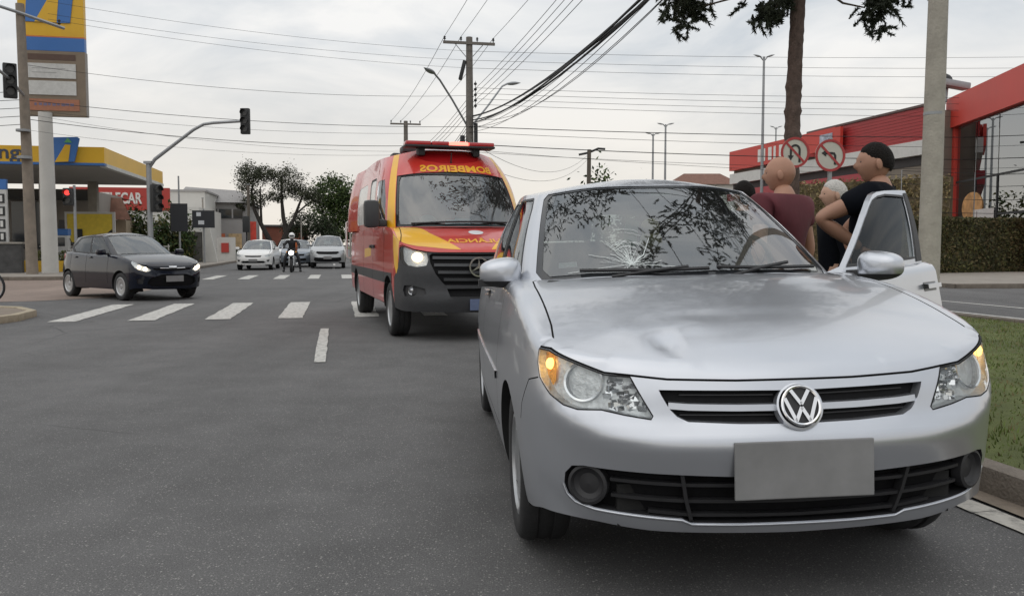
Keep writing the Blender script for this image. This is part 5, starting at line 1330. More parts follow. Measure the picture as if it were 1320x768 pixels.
# --- red fronted tyre shop with lettering
tc_ = thing('car_parts_shop', 'long low shop with red lettered fascia beyond the station', 'shop')
part('wall', M_wall, tc_, (-24, -9.6, 64.2, 76, .1, 3.9)); part('fascia', M_redp, tc_, (-18.0, -11.5, 63.9, 64.19, 3.62, 5.2)); part('band', mat('band_white', (.62, .61, .58), .8), tc_, (-18, -9.55, 64.0, 64.19, 2.7, 3.61))
text_mesh('fascia_lettering', 'TELECAR', 1.05, mat('letter_white', (.68, .66, .63), .6), tc_, face_t(-14.75, 63.88, 4.42), .02, sx=.66, bold=.03)
rf = thing('kiosk', 'small tiled kiosk with pale gable in front of the red shop', 'kiosk')
b = MB(); P4 = [rt(-16.4, 55, 4.2), rt(-12.6, 55, 4.0), rt(-12.0, 54.5, 2.7), rt(-17.2, 54.5, 2.7), rt(-16.4, 58, 4.2), rt(-12.6, 58, 4.0)]; b.add(P4, [(3, 2, 1, 0), (0, 1, 5, 4)]); b.obj('roof', mat('tile_brown', (.17, .085, .06), .85, var=.3, scale=4, bump=.6), rf); part('wall', mat('kiosk_wall', (.30, .24, .17), .9), rf, (-16.8, -12.4, 55, 58, .1, 2.69))
# --- boards on posts, stone sign wall, white angled wall
for nm, r0, r1, t, z0, z1, lab in (('sign_board', -9.5, -8.55, 52.9, 2.0, 3.62, 'dark square back of a road sign on a thin tall post'), ('sign_board', -8.6, -7.3, 54.8, 2.25, 3.30, 'dark wide board with white symbols beside the square sign')):
    sgn = thing('sign_board', lab, 'sign')
    part('board', mat('sign_back_dark', (.022, .024, .03), .55), sgn, (r0, r1, t, t+.05, z0, z1)); b = MB(); c0 = FX((r0+r1)/2, t+.12, 0); b.cyl((c0.x, c0.y, .1), (c0.x, c0.y, z1+(1.6 if r1 < -8 else .1)), .06, .05, 8); b.obj('post', M_galv, sgn, True)
    if r1 > -8:
        for rr, zz, s_ in ((-8.35, 2.95, .26), (-8.25, 2.45, .34)): part('symbol', mat('sign_white', (.55, .57, .6), .6), sgn, (rr, rr+s_, t-.008, t-.001, zz, zz+.24))
sw = thing('stone_wall', 'dark stone sign wall at the property entrance', 'wall'); part('wall', mat('stone_dark', (.105, .10, .092), .9, var=.35, scale=2.2, bump=.7, bscale=9), sw, (-10.0, -8.55, 58.0, 58.35, .1, 2.05))
ww = thing('entrance_wall', 'white slanted entrance wall with a low gateway behind', 'wall')
b = MB(); b.prism([(0, 0), (.9, 0), (.45, 2.2), (.1, 2.6), (0, 2.6)], 0, .3, lpt(face_t(-8.5, 58.3, .1))); b.obj('slanted_wall', M_wall, ww); part('low_wall', M_wall, ww, (-8.2, -6.98, 62.4, 62.7, .1, 1.75)); part('gate_red', M_redp, ww, (-7.9, -7.4, 62.3, 62.38, .7, 1.35))
bw = thing('white_building', 'plain white flat roofed building behind the sign boards', 'building'); part('wall', M_wall, bw, (-20, -10.3, 72, 84, .1, 5.45)); part('parapet', M_wall2, bw, (-20.1, -10.2, 71.9, 84.1, 5.451, 5.6)); part('shade_band', M_darkglass, bw, (-13, -10.8, 71.95, 71.99, 1.2, 2.6))
gb = thing('grey_building', 'grey two storey building with a dark ribbon window and pitched roof', 'building')
part('wall', M_wall2, gb, (-13.5, -7.85, 78.5, 92, .1, 4.9)); part('ribbon_window', M_darkglass, gb, (-12.2, -8.1, 78.4, 78.49, 3.55, 4.35))
for r in (-11.4, -10.2, -9.0): part('mullion', M_wall2, gb, (r, r+.12, 78.35, 78.41, 3.55, 4.35))
b = MB(); b.add([rt(-13.8, 78, 4.9), rt(-7.5, 78, 4.9), rt(-8.6, 81, 6.1), rt(-13.2, 81, 6.4), rt(-13.8, 92, 4.9), rt(-7.5, 92, 4.9)], [(0, 1, 2, 3), (3, 2, 5, 4), (1, 5, 2), (0, 3, 4)]); b.obj('roof', mat('roof_sheet_grey', (.27, .26, .255), .7, var=.1), gb)
part('poster', mat('poster_orange', (.48, .13, .06), .7, var=.3, scale=1.2), gb, (-11.2, -9.6, 78.38, 78.48, .9, 2.2)); part('poster', mat('poster_cream', (.5, .36, .2), .7, var=.5, scale=2), gb, (-9.3, -8.2, 78.38, 78.48, .9, 2.2))
rw_ = thing('red_roadside_shop', 'low brick red roadside shop behind the twin trunk tree', 'shop'); part('wall', mat('brick_red', (.30, .11, .075), .9, var=.25, scale=1.5), rw_, (-7.6, -3.2, 92, 98, .1, 3.1)); part('roof', mat('roof_grey_dark', (.13, .12, .12), .8), rw_, (-7.8, -3.0, 91.8, 98.2, 3.101, 3.3))
bn = thing('banner', 'red and yellow upright banner near the waiting cars', 'banner'); part('cloth', mat('banner_red', (.5, .05, .03), .7, var=.5, scale=1.5), bn, (-7.35, -6.75, 76, 76.04, .9, 3.2)); part('pole', M_galv, bn, (-7.42, -7.36, 76, 76.05, .1, 3.3))
for r, t, h, lab in ((-7.05, 72.9, 6.1, 'dark wooden pole standing beside the grey building'), (-9.6, 66, 4.6, 'thin grey post beyond the stone sign wall'), (-3.1, 78, 3.6, 'thin pale post left of the dense green tree'), (.9, 60, 3.2, 'white bent post beside the ambulance rear')):
    q = thing('post', lab, 'post'); b = MB(); c0 = FX(r, t, 0); b.cyl((c0.x, c0.y, 0), (c0.x, c0.y, h), .12 if h > 5 else .06, None, 8); b.obj('shaft', M_conc if h < 6 else mat('old_wood', (.10, .085, .07), .9), q, True); b = MB(); b.cyl((c0.x, c0.y, h), (c0.x, c0.y, h+.06), .14 if h > 5 else .08, None, 8); b.obj('cap', M_galv, q, True)
sb = thing('signal_back', 'dark back of a traffic signal on a post before the grey building', 'traffic light'); c0 = FX(-6.6, 66.5, 0); b = MB(); b.cyl((c0.x, c0.y, .1), (c0.x, c0.y, 3.2), .06); b.obj('post', M_dark, sb, True); b = MB(); b.box((c0.x, c0.y-.1, 2.75), (.5, .25, 1.2), rz=ROAD_A, bev=.04); b.obj('housing', M_dark, sb, True)
fc = thing('fence', 'white railing fence between the station and the red shop', 'fence')
for k in range(13): part('fence_post', M_wall, fc, (-16.0+.55*k, -15.95+.55*k, 51.4, 51.45, .1, 1.25))
part('rail', M_wall, fc, (-16.1, -9.3, 51.41, 51.44, 1.10, 1.16)); part('rail', M_wall, fc, (-16.1, -9.3, 51.41, 51.44, .45, .51))
# the wheel of a bicycle parked on the traffic island, at the edge of view
bk = thing('bicycle', 'black tyred bicycle parked on the small traffic island', 'bicycle')
b0 = Vector((-10.90, 17.75, 0)); d_ = Vector((-.98, -.1, 0)).normalized()
for k in (0, 1):
    c = b0+d_*1.05*k+Vector((0, 0, .335)); w = empty('wheel'); w.parent = bk
    ring = [c+d_*math.cos(a)*.31+Vector((0, 0, math.sin(a)*.31)) for a in np.linspace(0, 2*PI, 33)]; b = MB(); b.tube(ring, .025, 8, False); b.obj('tyre', M_tyre, w, True)
    ring = [c+d_*math.cos(a)*.285+Vector((0, 0, math.sin(a)*.285)) for a in np.linspace(0, 2*PI, 33)]; b = MB(); b.tube(ring, .010, 6, False); b.obj('rim', M_alu, w, True)
    b = MB()
    for j in range(14): a = 2*PI*j/14; b.cyl(c, c+d_*math.cos(a)*.28+Vector((0, 0, math.sin(a)*.28)), .002, None, 4)
    b.obj('spokes', M_alu, w)
F0, F1 = b0+Vector((0, 0, .335)), b0+d_*1.05+Vector((0, 0, .335)); bb = b0+d_*.60+Vector((0, 0, .30)); hd = b0+d_*.18+Vector((0, 0, .80)); st_ = b0+d_*.75+Vector((0, 0, .78))
for nm, pp in (('fork', [F0, hd, hd+Vector((0, 0, .15))]), ('down_tube', [hd, bb]), ('top_tube', [hd, st_]), ('seat_tube', [bb, st_, st_+Vector((0, 0, .12))]), ('chain_stay', [bb, F1]), ('seat_stay', [F1, st_])): b = MB(); b.tube(pp, .016, 8); b.obj(nm, mat('frame_red', (.25, .02, .02), .4, coat=.5), bk, True)
b = MB(); b.box(st_+Vector((0, 0, .14)), (.26, .14, .06), bev=.025); b.obj('saddle', M_black, bk, True); b = MB(); b.tube([hd+Vector((0, -.28, .16)), hd+Vector((0, 0, .18)), hd+Vector((0, .28, .16))], .013, 8); b.obj('handlebar', M_black, bk, True)

# ---------------------------------------------------------------- right side: supermarket, hedge wall, signs
M_mred = mat('market_red', (.52, .045, .03), .5, var=.06, scale=.5, dirt=.12)
M_mred2 = mat('market_red_ribbed', (.34, .028, .03), .5, var=.08, scale=.7)
M_mglass = glass('shop_glass', (.30, .34, .36), 4.6, .01)
mk_ = thing('supermarket', 'long red and white supermarket with a glazed corner', 'supermarket')
A0, A1 = Vector((17.0, 66, 0)), Vector((21.55, 43.6, 0))       # long wall, far -> near
B0, B1 = Vector((22.55, 44.2, 0)), Vector((21.25, 35.2, 0))    # glazed corner, far -> near
def wallbox(name, m, P, Q, s0, s1, z0, z1, d0, d1, root=None):
    """box on the vertical plane P->Q: s along (0..1), d = distance out of the wall towards the road"""
    u = (Q-P); L = u.length; u = u.normalized(); nn = Vector((u.y, -u.x, 0))
    if nn.x > 0: nn = -nn
    b = MB(); V = [P+u*L*s+nn*d+Vector((0, 0, z)) for z in (z0, z1) for s, d in ((s0, d0), (s1, d0), (s1, d1), (s0, d1))]
    b.add(V, [(0, 1, 2, 3), (7, 6, 5, 4), (4, 5, 1, 0), (5, 6, 2, 1), (6, 7, 3, 2), (7, 4, 0, 3)]); return b.obj(name, m, root or mk_)
wallbox('wall', mat('market_wall', (.20, .17, .14), .85, var=.2, scale=.5), A0, A1, 0, 1, .1, 8.0, -12, -.05)
wallbox('fascia', M_mred, A0, A1, 0, .62, 6.85, 8.3, -.3, .35); wallbox('upper_cladding', M_mred2, A0, A1, .60, 1, 6.62, 8.32, -.3, .12); wallbox('roof_edge', mat('roof_edge_dark', (.10, .06, .055), .6), A0, A1, .47, 1, 8.33, 8.45, -.4, .2)
for k in range(9): wallbox('cladding_rib', M_mred2, A0, A1, .61, 1, 6.75+.17*k, 6.80+.17*k, .12, .14)
wallbox('white_band', mat('market_white', (.58, .57, .55), .7, var=.06, dirt=.15), A0, A1, 0, 1, 5.85, 6.60, -.3, .30); wallbox('soffit', mat('soffit_shadow', (.05, .045, .045), .8), A0, A1, 0, 1, 5.35, 5.84, -.3, .0)  # near-black strip paints the shade below the white band
wallbox('lower_fascia', mat('market_maroon', (.33, .035, .045), .5, var=.06), A0, A1, 0, .80, 4.55, 5.30, -.2, .5)
sgnb = wallbox('sign_box', M_mred, A0, A1, .40, .66, 6.95, 8.22, .36, .55)
wallbox('sign_poster', mat('poster_blue_white', (.40, .42, .50), .6, var=.5, scale=3), A0, A1, .565, .625, 7.25, 7.95, .56, .58)
u = (A1-A0).normalized(); nn = Vector((u.y, -u.x, 0)); nn = nn if nn.x < 0 else -nn
for k, w_ in enumerate((.30, .24, .36, .22, .34)): wallbox('fascia_letter', mat('letter_white', (.68, .66, .63), .6), A0, A1, (4.6+.75*k)/22.9, (4.6+.75*k+w_*1.3)/22.9, 7.1, 7.98, .351, .38)
for k in range(11): wallbox('shop_window', M_darkglass, A0, A1, .06+.085*k, .13+.085*k, .9, 4.2, -.06, .0)
for k in range(5): wallbox('shelf_panel', mat('shelf_tan', (.30, .21, .10), .8, var=.5, scale=2), A0, A1, .06+.19*k, .11+.19*k, 2.4, 3.4, .01, .03)  # plain tan panels for the goods shelves
# glazed corner
wallbox('corner_core', mat('shop_inside', (.06, .06, .065), .8), B0, B1, 0, 1, .1, 8.0, -9, -3.0); wallbox('corner_floor', M_conc, B0, B1, 0, 1, .1, .2, -3, -.06); wallbox('corner_ceiling', mat('shop_ceiling', (.30, .30, .30), .8), B0, B1, 0, 1, 7.0, 7.1, -3, -.06)
wallbox('corner_fascia', M_mred, B0, B1, -.02, 1.25, 7.12, 8.66, -3, .25); wallbox('corner_pillar', M_mred, B0, B1, .0, .085, .1, 7.11, -.4, .12); wallbox('corner_pillar', M_mred, B0, B1, 1.0, 1.10, .1, 7.11, -.5, .12)
wallbox('pillar_panel', mat('panel_pale', (.45, .44, .42), .7), B0, B1, -.20, -.02, 4.0, 5.9, -.3, .05); wallbox('pillar_panel', mat('panel_buff', (.42, .38, .28), .7), B0, B1, -.14, -.02, 5.95, 6.7, -.3, .05)
sx_ = [.09, .36, .64, 1.0]; zz_ = [.3, 2.6, 4.35, 7.1]
for i in range(3):
    for j in range(3): wallbox('glass_pane', M_mglass, B0, B1, sx_[i]+.006, sx_[i+1]-.006, zz_[j]+.04, zz_[j+1]-.04, -.03, -.02)
for s in sx_[1:3]: wallbox('mullion', M_dark, B0, B1, s-.006, s+.006, .3, 4.4, -.06, .02)
for z in zz_[1:3]: wallbox('transom', M_dark, B0, B1, .086, .999, z-.05, z+.05, -.07, .0)
for s in (.50, .83): wallbox('tube_light', mat('tube_white', (.9, .9, .88), .4, emit=(1, 1, .95), es=.9), B0, B1, s, s+.012, 4.9, 6.4, -1.2, -1.1)
# window display: round loaf picture, blue screen, price card, two white figures of packs
up = B0+(B1-B0)*.33; uB = (B1-B0).normalized(); nB = Vector((uB.y, -uB.x, 0)); nB = nB if nB.x < 0 else -nB
b = MB(); b.prism(circle((0, 0), 1.25, 28, .74), 0, .03, lambda a, c, h: tuple(up+uB*a+nB*(h-.012)+Vector((0, 0, c+3.0)))); b.obj('bread_poster', mat('bread_crust', (.50, .26, .10), .7, var=.55, scale=2.2), mk_)
wallbox('price_card', mat('card_white', (.62, .58, .56), .7), B0, B1, .36, .62, 2.30, 2.88, .021, .04); text_mesh('price_text', '1', .5, mat('text_dark', (.15, .05, .05), .6), mk_, frame_matrix(B0+uB*9.1*.41+nB*.045+Vector((0, 0, 2.6)), uB, (0, 0, 1)), .003)
wallbox('blue_screen', mat('screen_blue', (.07, .22, .36), .4, emit=(.1, .35, .6), es=.25), B0, B1, .36, .60, 3.55, 4.15, -.6, -.5)
for s in (.66, .78): wallbox('display_pack', mat('pack_white', (.6, .58, .56), .6, var=.3, scale=4), B0, B1, s, s+.09, 1.9, 3.0, -.35, -.1)
b = MB(); q = B0+uB*-1.55+nB*.2; b.tube([q+Vector((0, 0, 5.6))-uB*.9, q+Vector((0, 0, 5.2)), q+Vector((0, 0, .3))], .07, 8); b.obj('downpipe', mat('pipe_white', (.55, .52, .49), .6), mk_, True)
# planted screen in front of the long wall
gr = thing('plant_screen', 'olive brown creeper screen in front of the supermarket wall', 'hedge')
# mesh fence in front of the glazed corner
fn_ = thing('mesh_fence', 'thin dark wire fence standing behind the hedge wall', 'fence')
P0, P1 = Vector((16.6, 36.6, 0)), Vector((24.5, 39.2, 0)); uu = (P1-P0).normalized()
for k in range(5): b = MB(); q = P0+uu*k*2; b.cyl((q.x, q.y, .1), (q.x, q.y, 4.4), .018); b.obj('fence_post', M_galv, fn_)
for z in (2.6, 3.2, 3.8, 4.35): b = MB(); b.cyl(P0+Vector((0, 0, z)), P1+Vector((0, 0, z)), .012, None, 5); b.obj('wire', M_dark, fn_)
# flood light bracket
# signs on one post: no U-turn, no left turn
M_sred = mat('sign_red', (.36, .035, .035), .5, var=.12, scale=6); M_swht = mat('sign_face', (.50, .48, .42), .6, var=.08, scale=4, dirt=.1); M_sblk = mat('sign_black', (.02, .02, .02), .6)
sg1 = thing('road_sign', 'round red rimmed no U-turn sign on the shared post', 'road sign'); sg2 = thing('road_sign', 'round red rimmed no left turn sign on the shared post', 'road sign')
def ringpoly(root, c, r):
    def f(u, v, h): return (c[0]+u*.985+h*.17*0, c[1]-h+u*.12, c[2]+v)
    b = MB(); b.prism(circle((0, 0), r, 40), -.012, 0, f); b.obj('sign_plate', M_swht, root)
    n = 40; b = MB(); P = [(r, .001), (r, .008), (r*.84, .008), (r*.84, .001)]
    b.add([f(q*math.cos(2*PI*k/n), q*math.sin(2*PI*k/n), h) for q, h in P for k in range(n)], [(i*n+k, i*n+(k+1) % n, (i+1)*n+(k+1) % n, (i+1)*n+k) for i in range(3) for k in range(n)]); b.obj('sign_rim', M_sred, root)
    return f
c1, c2 = (4.60, 13.98, 2.70), (5.20, 14.06, 2.66); r1, r2 = .248, .262
f = ringpoly(sg1, c1, r1)
b = MB(); arc = [(.075*math.cos(a), .04+.075*math.sin(a)) for a in np.linspace(0, PI, 12)]; path = [(.075, -.16)]+arc+[(-.075, -.06)]; b.prism(band(path, .035), .002, .006, f); b.prism([(-.125, -.05), (-.025, -.05), (-.075, -.13)], .002, .006, f); b.obj('u_turn_arrow', M_sblk, sg1)
b = MB(); b.prism(bar((-.155, .155), (.155, -.155), .036), .0065, .009, f); b.obj('bar', M_sred, sg1)
f = ringpoly(sg2, c2, r2)
b = MB(); b.prism(band([(.085, -.15), (.085, 0), (.065, .03), (.03, .035), (-.08, .035)], .04), .002, .006, f); b.prism([(-.07, .09), (-.07, -.02), (-.155, .035)], .002, .006, f); b.obj('turn_arrow', M_sblk, sg2)
b = MB(); b.prism(bar((-.165, .165), (.165, -.165), .038), .0065, .009, f); b.obj('bar', M_sred, sg2)
b = MB(); b.cyl((5.22, 14.12, .1), (5.22, 14.12, 2.95), .035, None, 10); b.obj('post', M_galv, sg2, True)
b = MB(); b.box((4.9, 14.06, 2.66), (.9, .03, .05), rz=.12); b.obj('cross_bar', M_sred, sg2)
# --- hedge wall: clipped hedge face, leaf by leaf
def leafcloud(name, pts, size, m, root=None, seed=1, idx=None, flat=.0):
    rs = np.random.RandomState(seed); N = len(pts); P = np.asarray(pts)
    a = rs.normal(size=(N, 3)); a[:, 2] += flat; a /= np.linalg.norm(a, axis=1)[:, None]; t = np.cross(a, rs.normal(size=(N, 3))); t /= np.linalg.norm(t, axis=1)[:, None]; w = np.cross(a, t)
    s = size*rs.uniform(.6, 1.4, N)[:, None]
    V = np.empty((N, 4, 3)); V[:, 0] = P-t*s; V[:, 1] = P-w*s*.45; V[:, 2] = P+t*s; V[:, 3] = P+w*s*.45
    me = bpy.data.meshes.new(name); me.vertices.add(4*N); me.vertices.foreach_set('co', V.ravel()); me.loops.add(4*N); me.loops.foreach_set('vertex_index', np.arange(4*N, dtype=np.int32)); me.polygons.add(N); me.polygons.foreach_set('loop_start', np.arange(0, 4*N, 4, dtype=np.int32))
    ms = m if isinstance(m, (list, tuple)) else [m]
    for q in ms: me.materials.append(q)
    if len(ms) > 1: me.polygons.foreach_set('material_index', (rs.rand(N)*len(ms)).astype(np.int32))
    me.update(); me.validate(); o = bpy.data.objects.new(name, me); COL.objects.link(o)
    if root: o.parent = root
    return o
def leafmat(name, col): 
    m = mat(name, col, .7, var=.5, scale=.8, spec=.25); return m
hw_ = thing('hedge', 'clipped dark olive hedge along the supermarket pavement', 'hedge')
H0, H1 = Vector((15.0, 32.7, 0)), Vector((26, 37.4, 0)); hu = (H1-H0).normalized(); hn = Vector((hu.y, -hu.x, 0)); HL = (H1-H0).length
b = MB(); V = [H0+hu*s+hn*d+Vector((0, 0, z)) for z in (.1, 2.18) for s, d in ((0, 0), (HL, 0), (HL, -.8), (0, -.8))]; b.add(V, [(0, 3, 2, 1), (4, 5, 6, 7), (0, 1, 5, 4), (1, 2, 6, 5), (2, 3, 7, 6), (3, 0, 4, 7)]); b.obj('hedge_core', mat('hedge_core', (.045, .042, .018), .95, var=.4, scale=3), hw_)
rs = np.random.RandomState(9); n = 9000; s_ = rs.uniform(0, HL, n); z_ = rs.uniform(.1, 2.24, n); d_ = rs.uniform(-.02, .09, n)
step = np.where(s_ > 9.1, .12, 0.); z_ = np.minimum(z_*1.0+step*(z_ > 2), 2.36)
pts = np.stack([H0.x+hu.x*s_+hn.x*d_, H0.y+hu.y*s_+hn.y*d_, z_], 1)
n2 = 2500; s2 = rs.uniform(0, HL, n2); d2 = rs.uniform(-.8, .05, n2); p2 = np.stack([H0.x+hu.x*s2+hn.x*d2, H0.y+hu.y*s2+hn.y*d2, 2.2+rs.uniform(0, .1, n2)], 1)
leafcloud('leaves', np.concatenate([pts, p2]), .07, [leafmat('hedge_leaf', (.085, .085, .03)), leafmat('hedge_leaf_dry', (.11, .085, .04)), leafmat('hedge_leaf_dark', (.04, .042, .018))], hw_, 2)
# creeper screen leaves
Q0, Q1 = Vector((13.6, 43.2, 0)), Vector((19.2, 37.6, 0)); qu = (Q1-Q0).normalized(); QL = (Q1-Q0).length
b = MB(); V = [Q0+qu*s+Vector((d, d, 0))+Vector((0, 0, z)) for z in (.1, 4.2) for s, d in ((0, 0), (QL, 0), (QL, .25), (0, .25))]; b.add(V, [(0, 3, 2, 1), (4, 5, 6, 7), (0, 1, 5, 4), (1, 2, 6, 5), (2, 3, 7, 6), (3, 0, 4, 7)]); b.obj('trellis', mat('trellis_brown', (.16, .125, .075), .95, var=.4, scale=2), gr)
n = 5000; s_ = rs.uniform(0, QL, n); leafcloud('leaves', np.stack([Q0.x+qu.x*s_-.06, Q0.y+qu.y*s_-.06+rs.uniform(-.1, .05, n), rs.uniform(.2, 4.35, n)], 1), .085, [leafmat('creeper_leaf', (.20, .16, .08)), leafmat('creeper_leaf2', (.26, .20, .10)), leafmat('creeper_leaf3', (.12, .11, .05))], gr, 3)
# small planting
for k, (r, t) in enumerate(((-12.2, 38.8), (-11.2, 38.9), (-10.2, 38.8))):
    c = rt(r, t, .72); pp = rs.normal(size=(500, 3)); pp /= np.linalg.norm(pp, axis=1)[:, None]; pp = pp*rs.uniform(.6, 1, (500, 1))*np.array([.42, .3, .26])+np.array(c)
    sh_ = thing('shrub', 'small clipped green shrub in the yellow planter', 'shrub', group='shrubs in the yellow planter'); leafcloud('foliage', pp, .05, [leafmat('shrub_leaf', (.07, .09, .025)), leafmat('shrub_leaf2', (.11, .11, .035))], sh_, 5+k); b = MB(); b.cyl((c[0], c[1], .45), (c[0], c[1], .75), .02); b.obj('stem', mat('bark', (.08, .06, .045), .95, var=.3, scale=6, bump=.6), sh_)

# ---------------------------------------------------------------- trees
M_bark = MATS['bark']; M_bark2 = mat('dark_bark', (.035, .03, .026), .95, var=.35, scale=5, bump=.7)
def tree(name, label, base, limbs, clumps, leaf, mats_, bark=M_bark2, seed=1, group=None, density=1.0):
    """limbs: list of (points, radii) ; clumps: (centre, (rx, ry, rz), count) relative to base"""
    T = empty(name, base, 0, label, 'tree', group); b = MB()
    for pts, rad in limbs: b.tube(pts, rad, 8)
    b.obj('trunk', bark, T, True)
    rs = np.random.RandomState(seed); P = []
    for c, r, n in clumps:
        n = int(n*density); k = max(3, n//45)
        cc = rs.normal(size=(k, 3)); cc /= np.linalg.norm(cc, axis=1)[:, None]; cc *= rs.uniform(.25, 1, (k, 1))**.6; cc = cc*np.array(r)+np.array(c)
        q = cc[rs.randint(0, k, n)]+rs.normal(size=(n, 3))*np.array(r)*.22
        P.append(q)
    leafcloud('crown', np.concatenate(P), leaf, mats_, T, seed)
    return T
L1 = [leafmat('leaf_greygreen', (.045, .052, .03)), leafmat('leaf_greygreen_dark', (.028, .032, .02)), leafmat('leaf_greygreen_pale', (.07, .075, .045))]
L2 = [leafmat('leaf_green', (.045, .075, .02)), leafmat('leaf_green_dark', (.022, .04, .013)), leafmat('leaf_green_light', (.075, .105, .03))]
# twin trunk tree
c = rt(-5.6, 77.7, .1)
tree('broadleaf_tree', 'tall thin crowned tree with two leaning dark trunks', c,
     [([(0, 0, 0), (-.25, 0, 1.6), (-.9, 0, 2.9), (-1.5, 0, 4.2), (-1.7, 0, 5.6), (-1.5, 0, 7)], [.30, .25, .19, .15, .10, .04]), ([(-.9, 0, 2.9), (-.95, .1, 4.3), (-1.0, .2, 6.2)], [.13, .11, .05]),
      ([(.15, 0, 0), (.9, 0, 1.3), (1.25, .1, 2.2), (1.0, .1, 3.6), (.9, .1, 5.0), (.9, .1, 7)], [.26, .24, .22, .18, .13, .05]), ([(1.25, .1, 2.2), (1.9, .1, 3.3), (2.4, .1, 4.6), (2.8, .1, 5.6)], [.2, .15, .11, .05]), ([(1.9, .1, 3.6), (3.0, .2, 4.6), (3.8, .2, 5.0)], [.1, .07, .04])],
     [((-1.9, 0, 6.9), (1.1, 1.0, 1.35), 1300), ((-.6, 0, 7.3), (.9, .9, .8), 700), ((-1.3, .2, 5.2), (1.2, .8, .7), 500), ((1.5, 0, 6.7), (1.5, 1.1, 1.2), 1400), ((2.6, .1, 5.6), (1.3, 1., .7), 800), ((.4, 0, 5.3), (.9, .8, .5), 380), ((-2.7, 0, 4.5), (.5, .4, .5), 120), ((3.8, .2, 5.1), (.9, .7, .5), 260)], .085, L1, seed=3, density=2.2)
c = rt(-.3, 88, .1)
tree('broadleaf_tree', 'dense bright green round tree beside the ambulance', c, [([(0, 0, 0), (.1, 0, 2), (0, 0, 5)], [.3, .25, .1]), ([(.1, 0, 2), (1.2, 0, 4.5)], [.15, .06]), ([(.1, 0, 2), (-1.2, 0, 4.5)], [.15, .06])],
     [((-.2, 0, 6.3), (2.1, 1.8, 1.7), 2600), ((-.3, 0, 4.0), (2.3, 1.8, 1.9), 2200), ((1.3, 0, 5.2), (1.4, 1.4, 1.9), 1300), ((.8, 0, 2.4), (1.9, 1.5, 1.2), 1000)], .13, L2, seed=4, density=1.6)
c = rt(-3.0, 84, .1)
tree('broadleaf_tree', 'low dark spreading tree behind the motorcyclist', c, [([(0, 0, 0), (.1, 0, 1.2), (0, 0, 3)], [.2, .16, .06])],
     [((0, 0, 2.9), (2.0, 1.5, 1.3), 1700), ((1.6, 0, 2.3), (1.4, 1.2, 1.3), 900), ((-1.0, 0, 1.8), (1.2, 1, .9), 500)], .11, [L1[1], L2[1], L1[0]], seed=5, density=1.6)
# hedge bank behind the station and far greenery
def bush(name, label, c, r, n, leaf, mats_, seed, cat='bush', group=None):
    T = empty(name, c, 0, label, cat, group); rs = np.random.RandomState(seed); k = max(4, n//60); cc = rs.normal(size=(k, 3)); cc /= np.linalg.norm(cc, axis=1)[:, None]; cc[:, 2] = np.abs(cc[:, 2]); cc *= rs.uniform(.3, 1, (k, 1)); cc = cc*np.array(r)
    leafcloud('foliage', cc[rs.randint(0, k, n)]+rs.normal(size=(n, 3))*np.array(r)*.16+np.array([0, 0, r[2]*.1]), leaf, mats_, T, seed); b = MB(); b.tube([(0, 0, -.05), (0, 0, r[2]*.6)], [.06, .03], 6); b.obj('stem', M_bark2, T); return T
for i, (r, t, rr) in enumerate(((-15.6, 57.5, (1.6, 1, 3.4)), (-13.6, 57.2, (1.8, 1, 3.2)), (-11.8, 57.0, (1.7, 1, 3.0)), (-10.2, 57.2, (1.5, 1, 2.9)))): bush('bush', 'leafy bush in the green bank before the red shop', rt(r, t, .1), rr, 3600, .13, [L2[0], leafmat('leaf_olive', (.10, .10, .035)), L2[1]], 20+i, group='bushes in the bank before the red shop')
for i, (r, t) in enumerate(((-7.6, 64.5), (-6.9, 64.9), (-8.3, 66.6))): bush('bush', 'low dark bush by the entrance wall', rt(r, t, .1), (.8, .6, .95), 420, .09, [L1[1], L2[1]], 30+i, group='low bushes by the entrance wall')
for i, (r, t, rr, lab) in enumerate(((32.6, 105.5, (3.4, 2, 9.4), 'far green tree left of the paired treetops behind the car roof'), (37.2, 105, (2.6, 2, 8.9), 'far green tree with a pointed top behind the car roof'))): bush('broadleaf_tree', lab, rt(r, t, 0), rr, 1500, .30, L2, 40+i, 'tree')
for i, (r, t, rr) in enumerate(((26.0, 57.5, (2.4, 1.5, 4.6)), (28.5, 56.5, (2.2, 1.5, 4.2)), (24.2, 58.5, (2.0, 1.5, 3.8)))): bush('bush', 'olive bush at the far end of the supermarket', rt(r, t, .1), rr, 1300, .16, [L2[0], leafmat('leaf_olive', (.10, .10, .035))], 50+i, group='bushes at the far end of the supermarket')
hs = thing('house', 'small house with brown gabled roof far behind the silver car', 'house'); b = MB(); P_ = [(18.2, 99, 8.2), (26.5, 99, 8.2), (26.5, 106, 8.2), (18.2, 106, 8.2), (20.5, 102.5, 9.7), (24.8, 102.5, 9.7)]; b.add(P_, [(0, 1, 5, 4), (1, 2, 5), (2, 3, 4, 5), (3, 0, 4)]); b.obj('roof', mat('tile_brown', (.17, .085, .06), .85), hs); b = MB(); b.box((22.35, 102.5, 4.1), (7.6, 6.2, 8.2)); b.obj('wall', M_wall, hs)
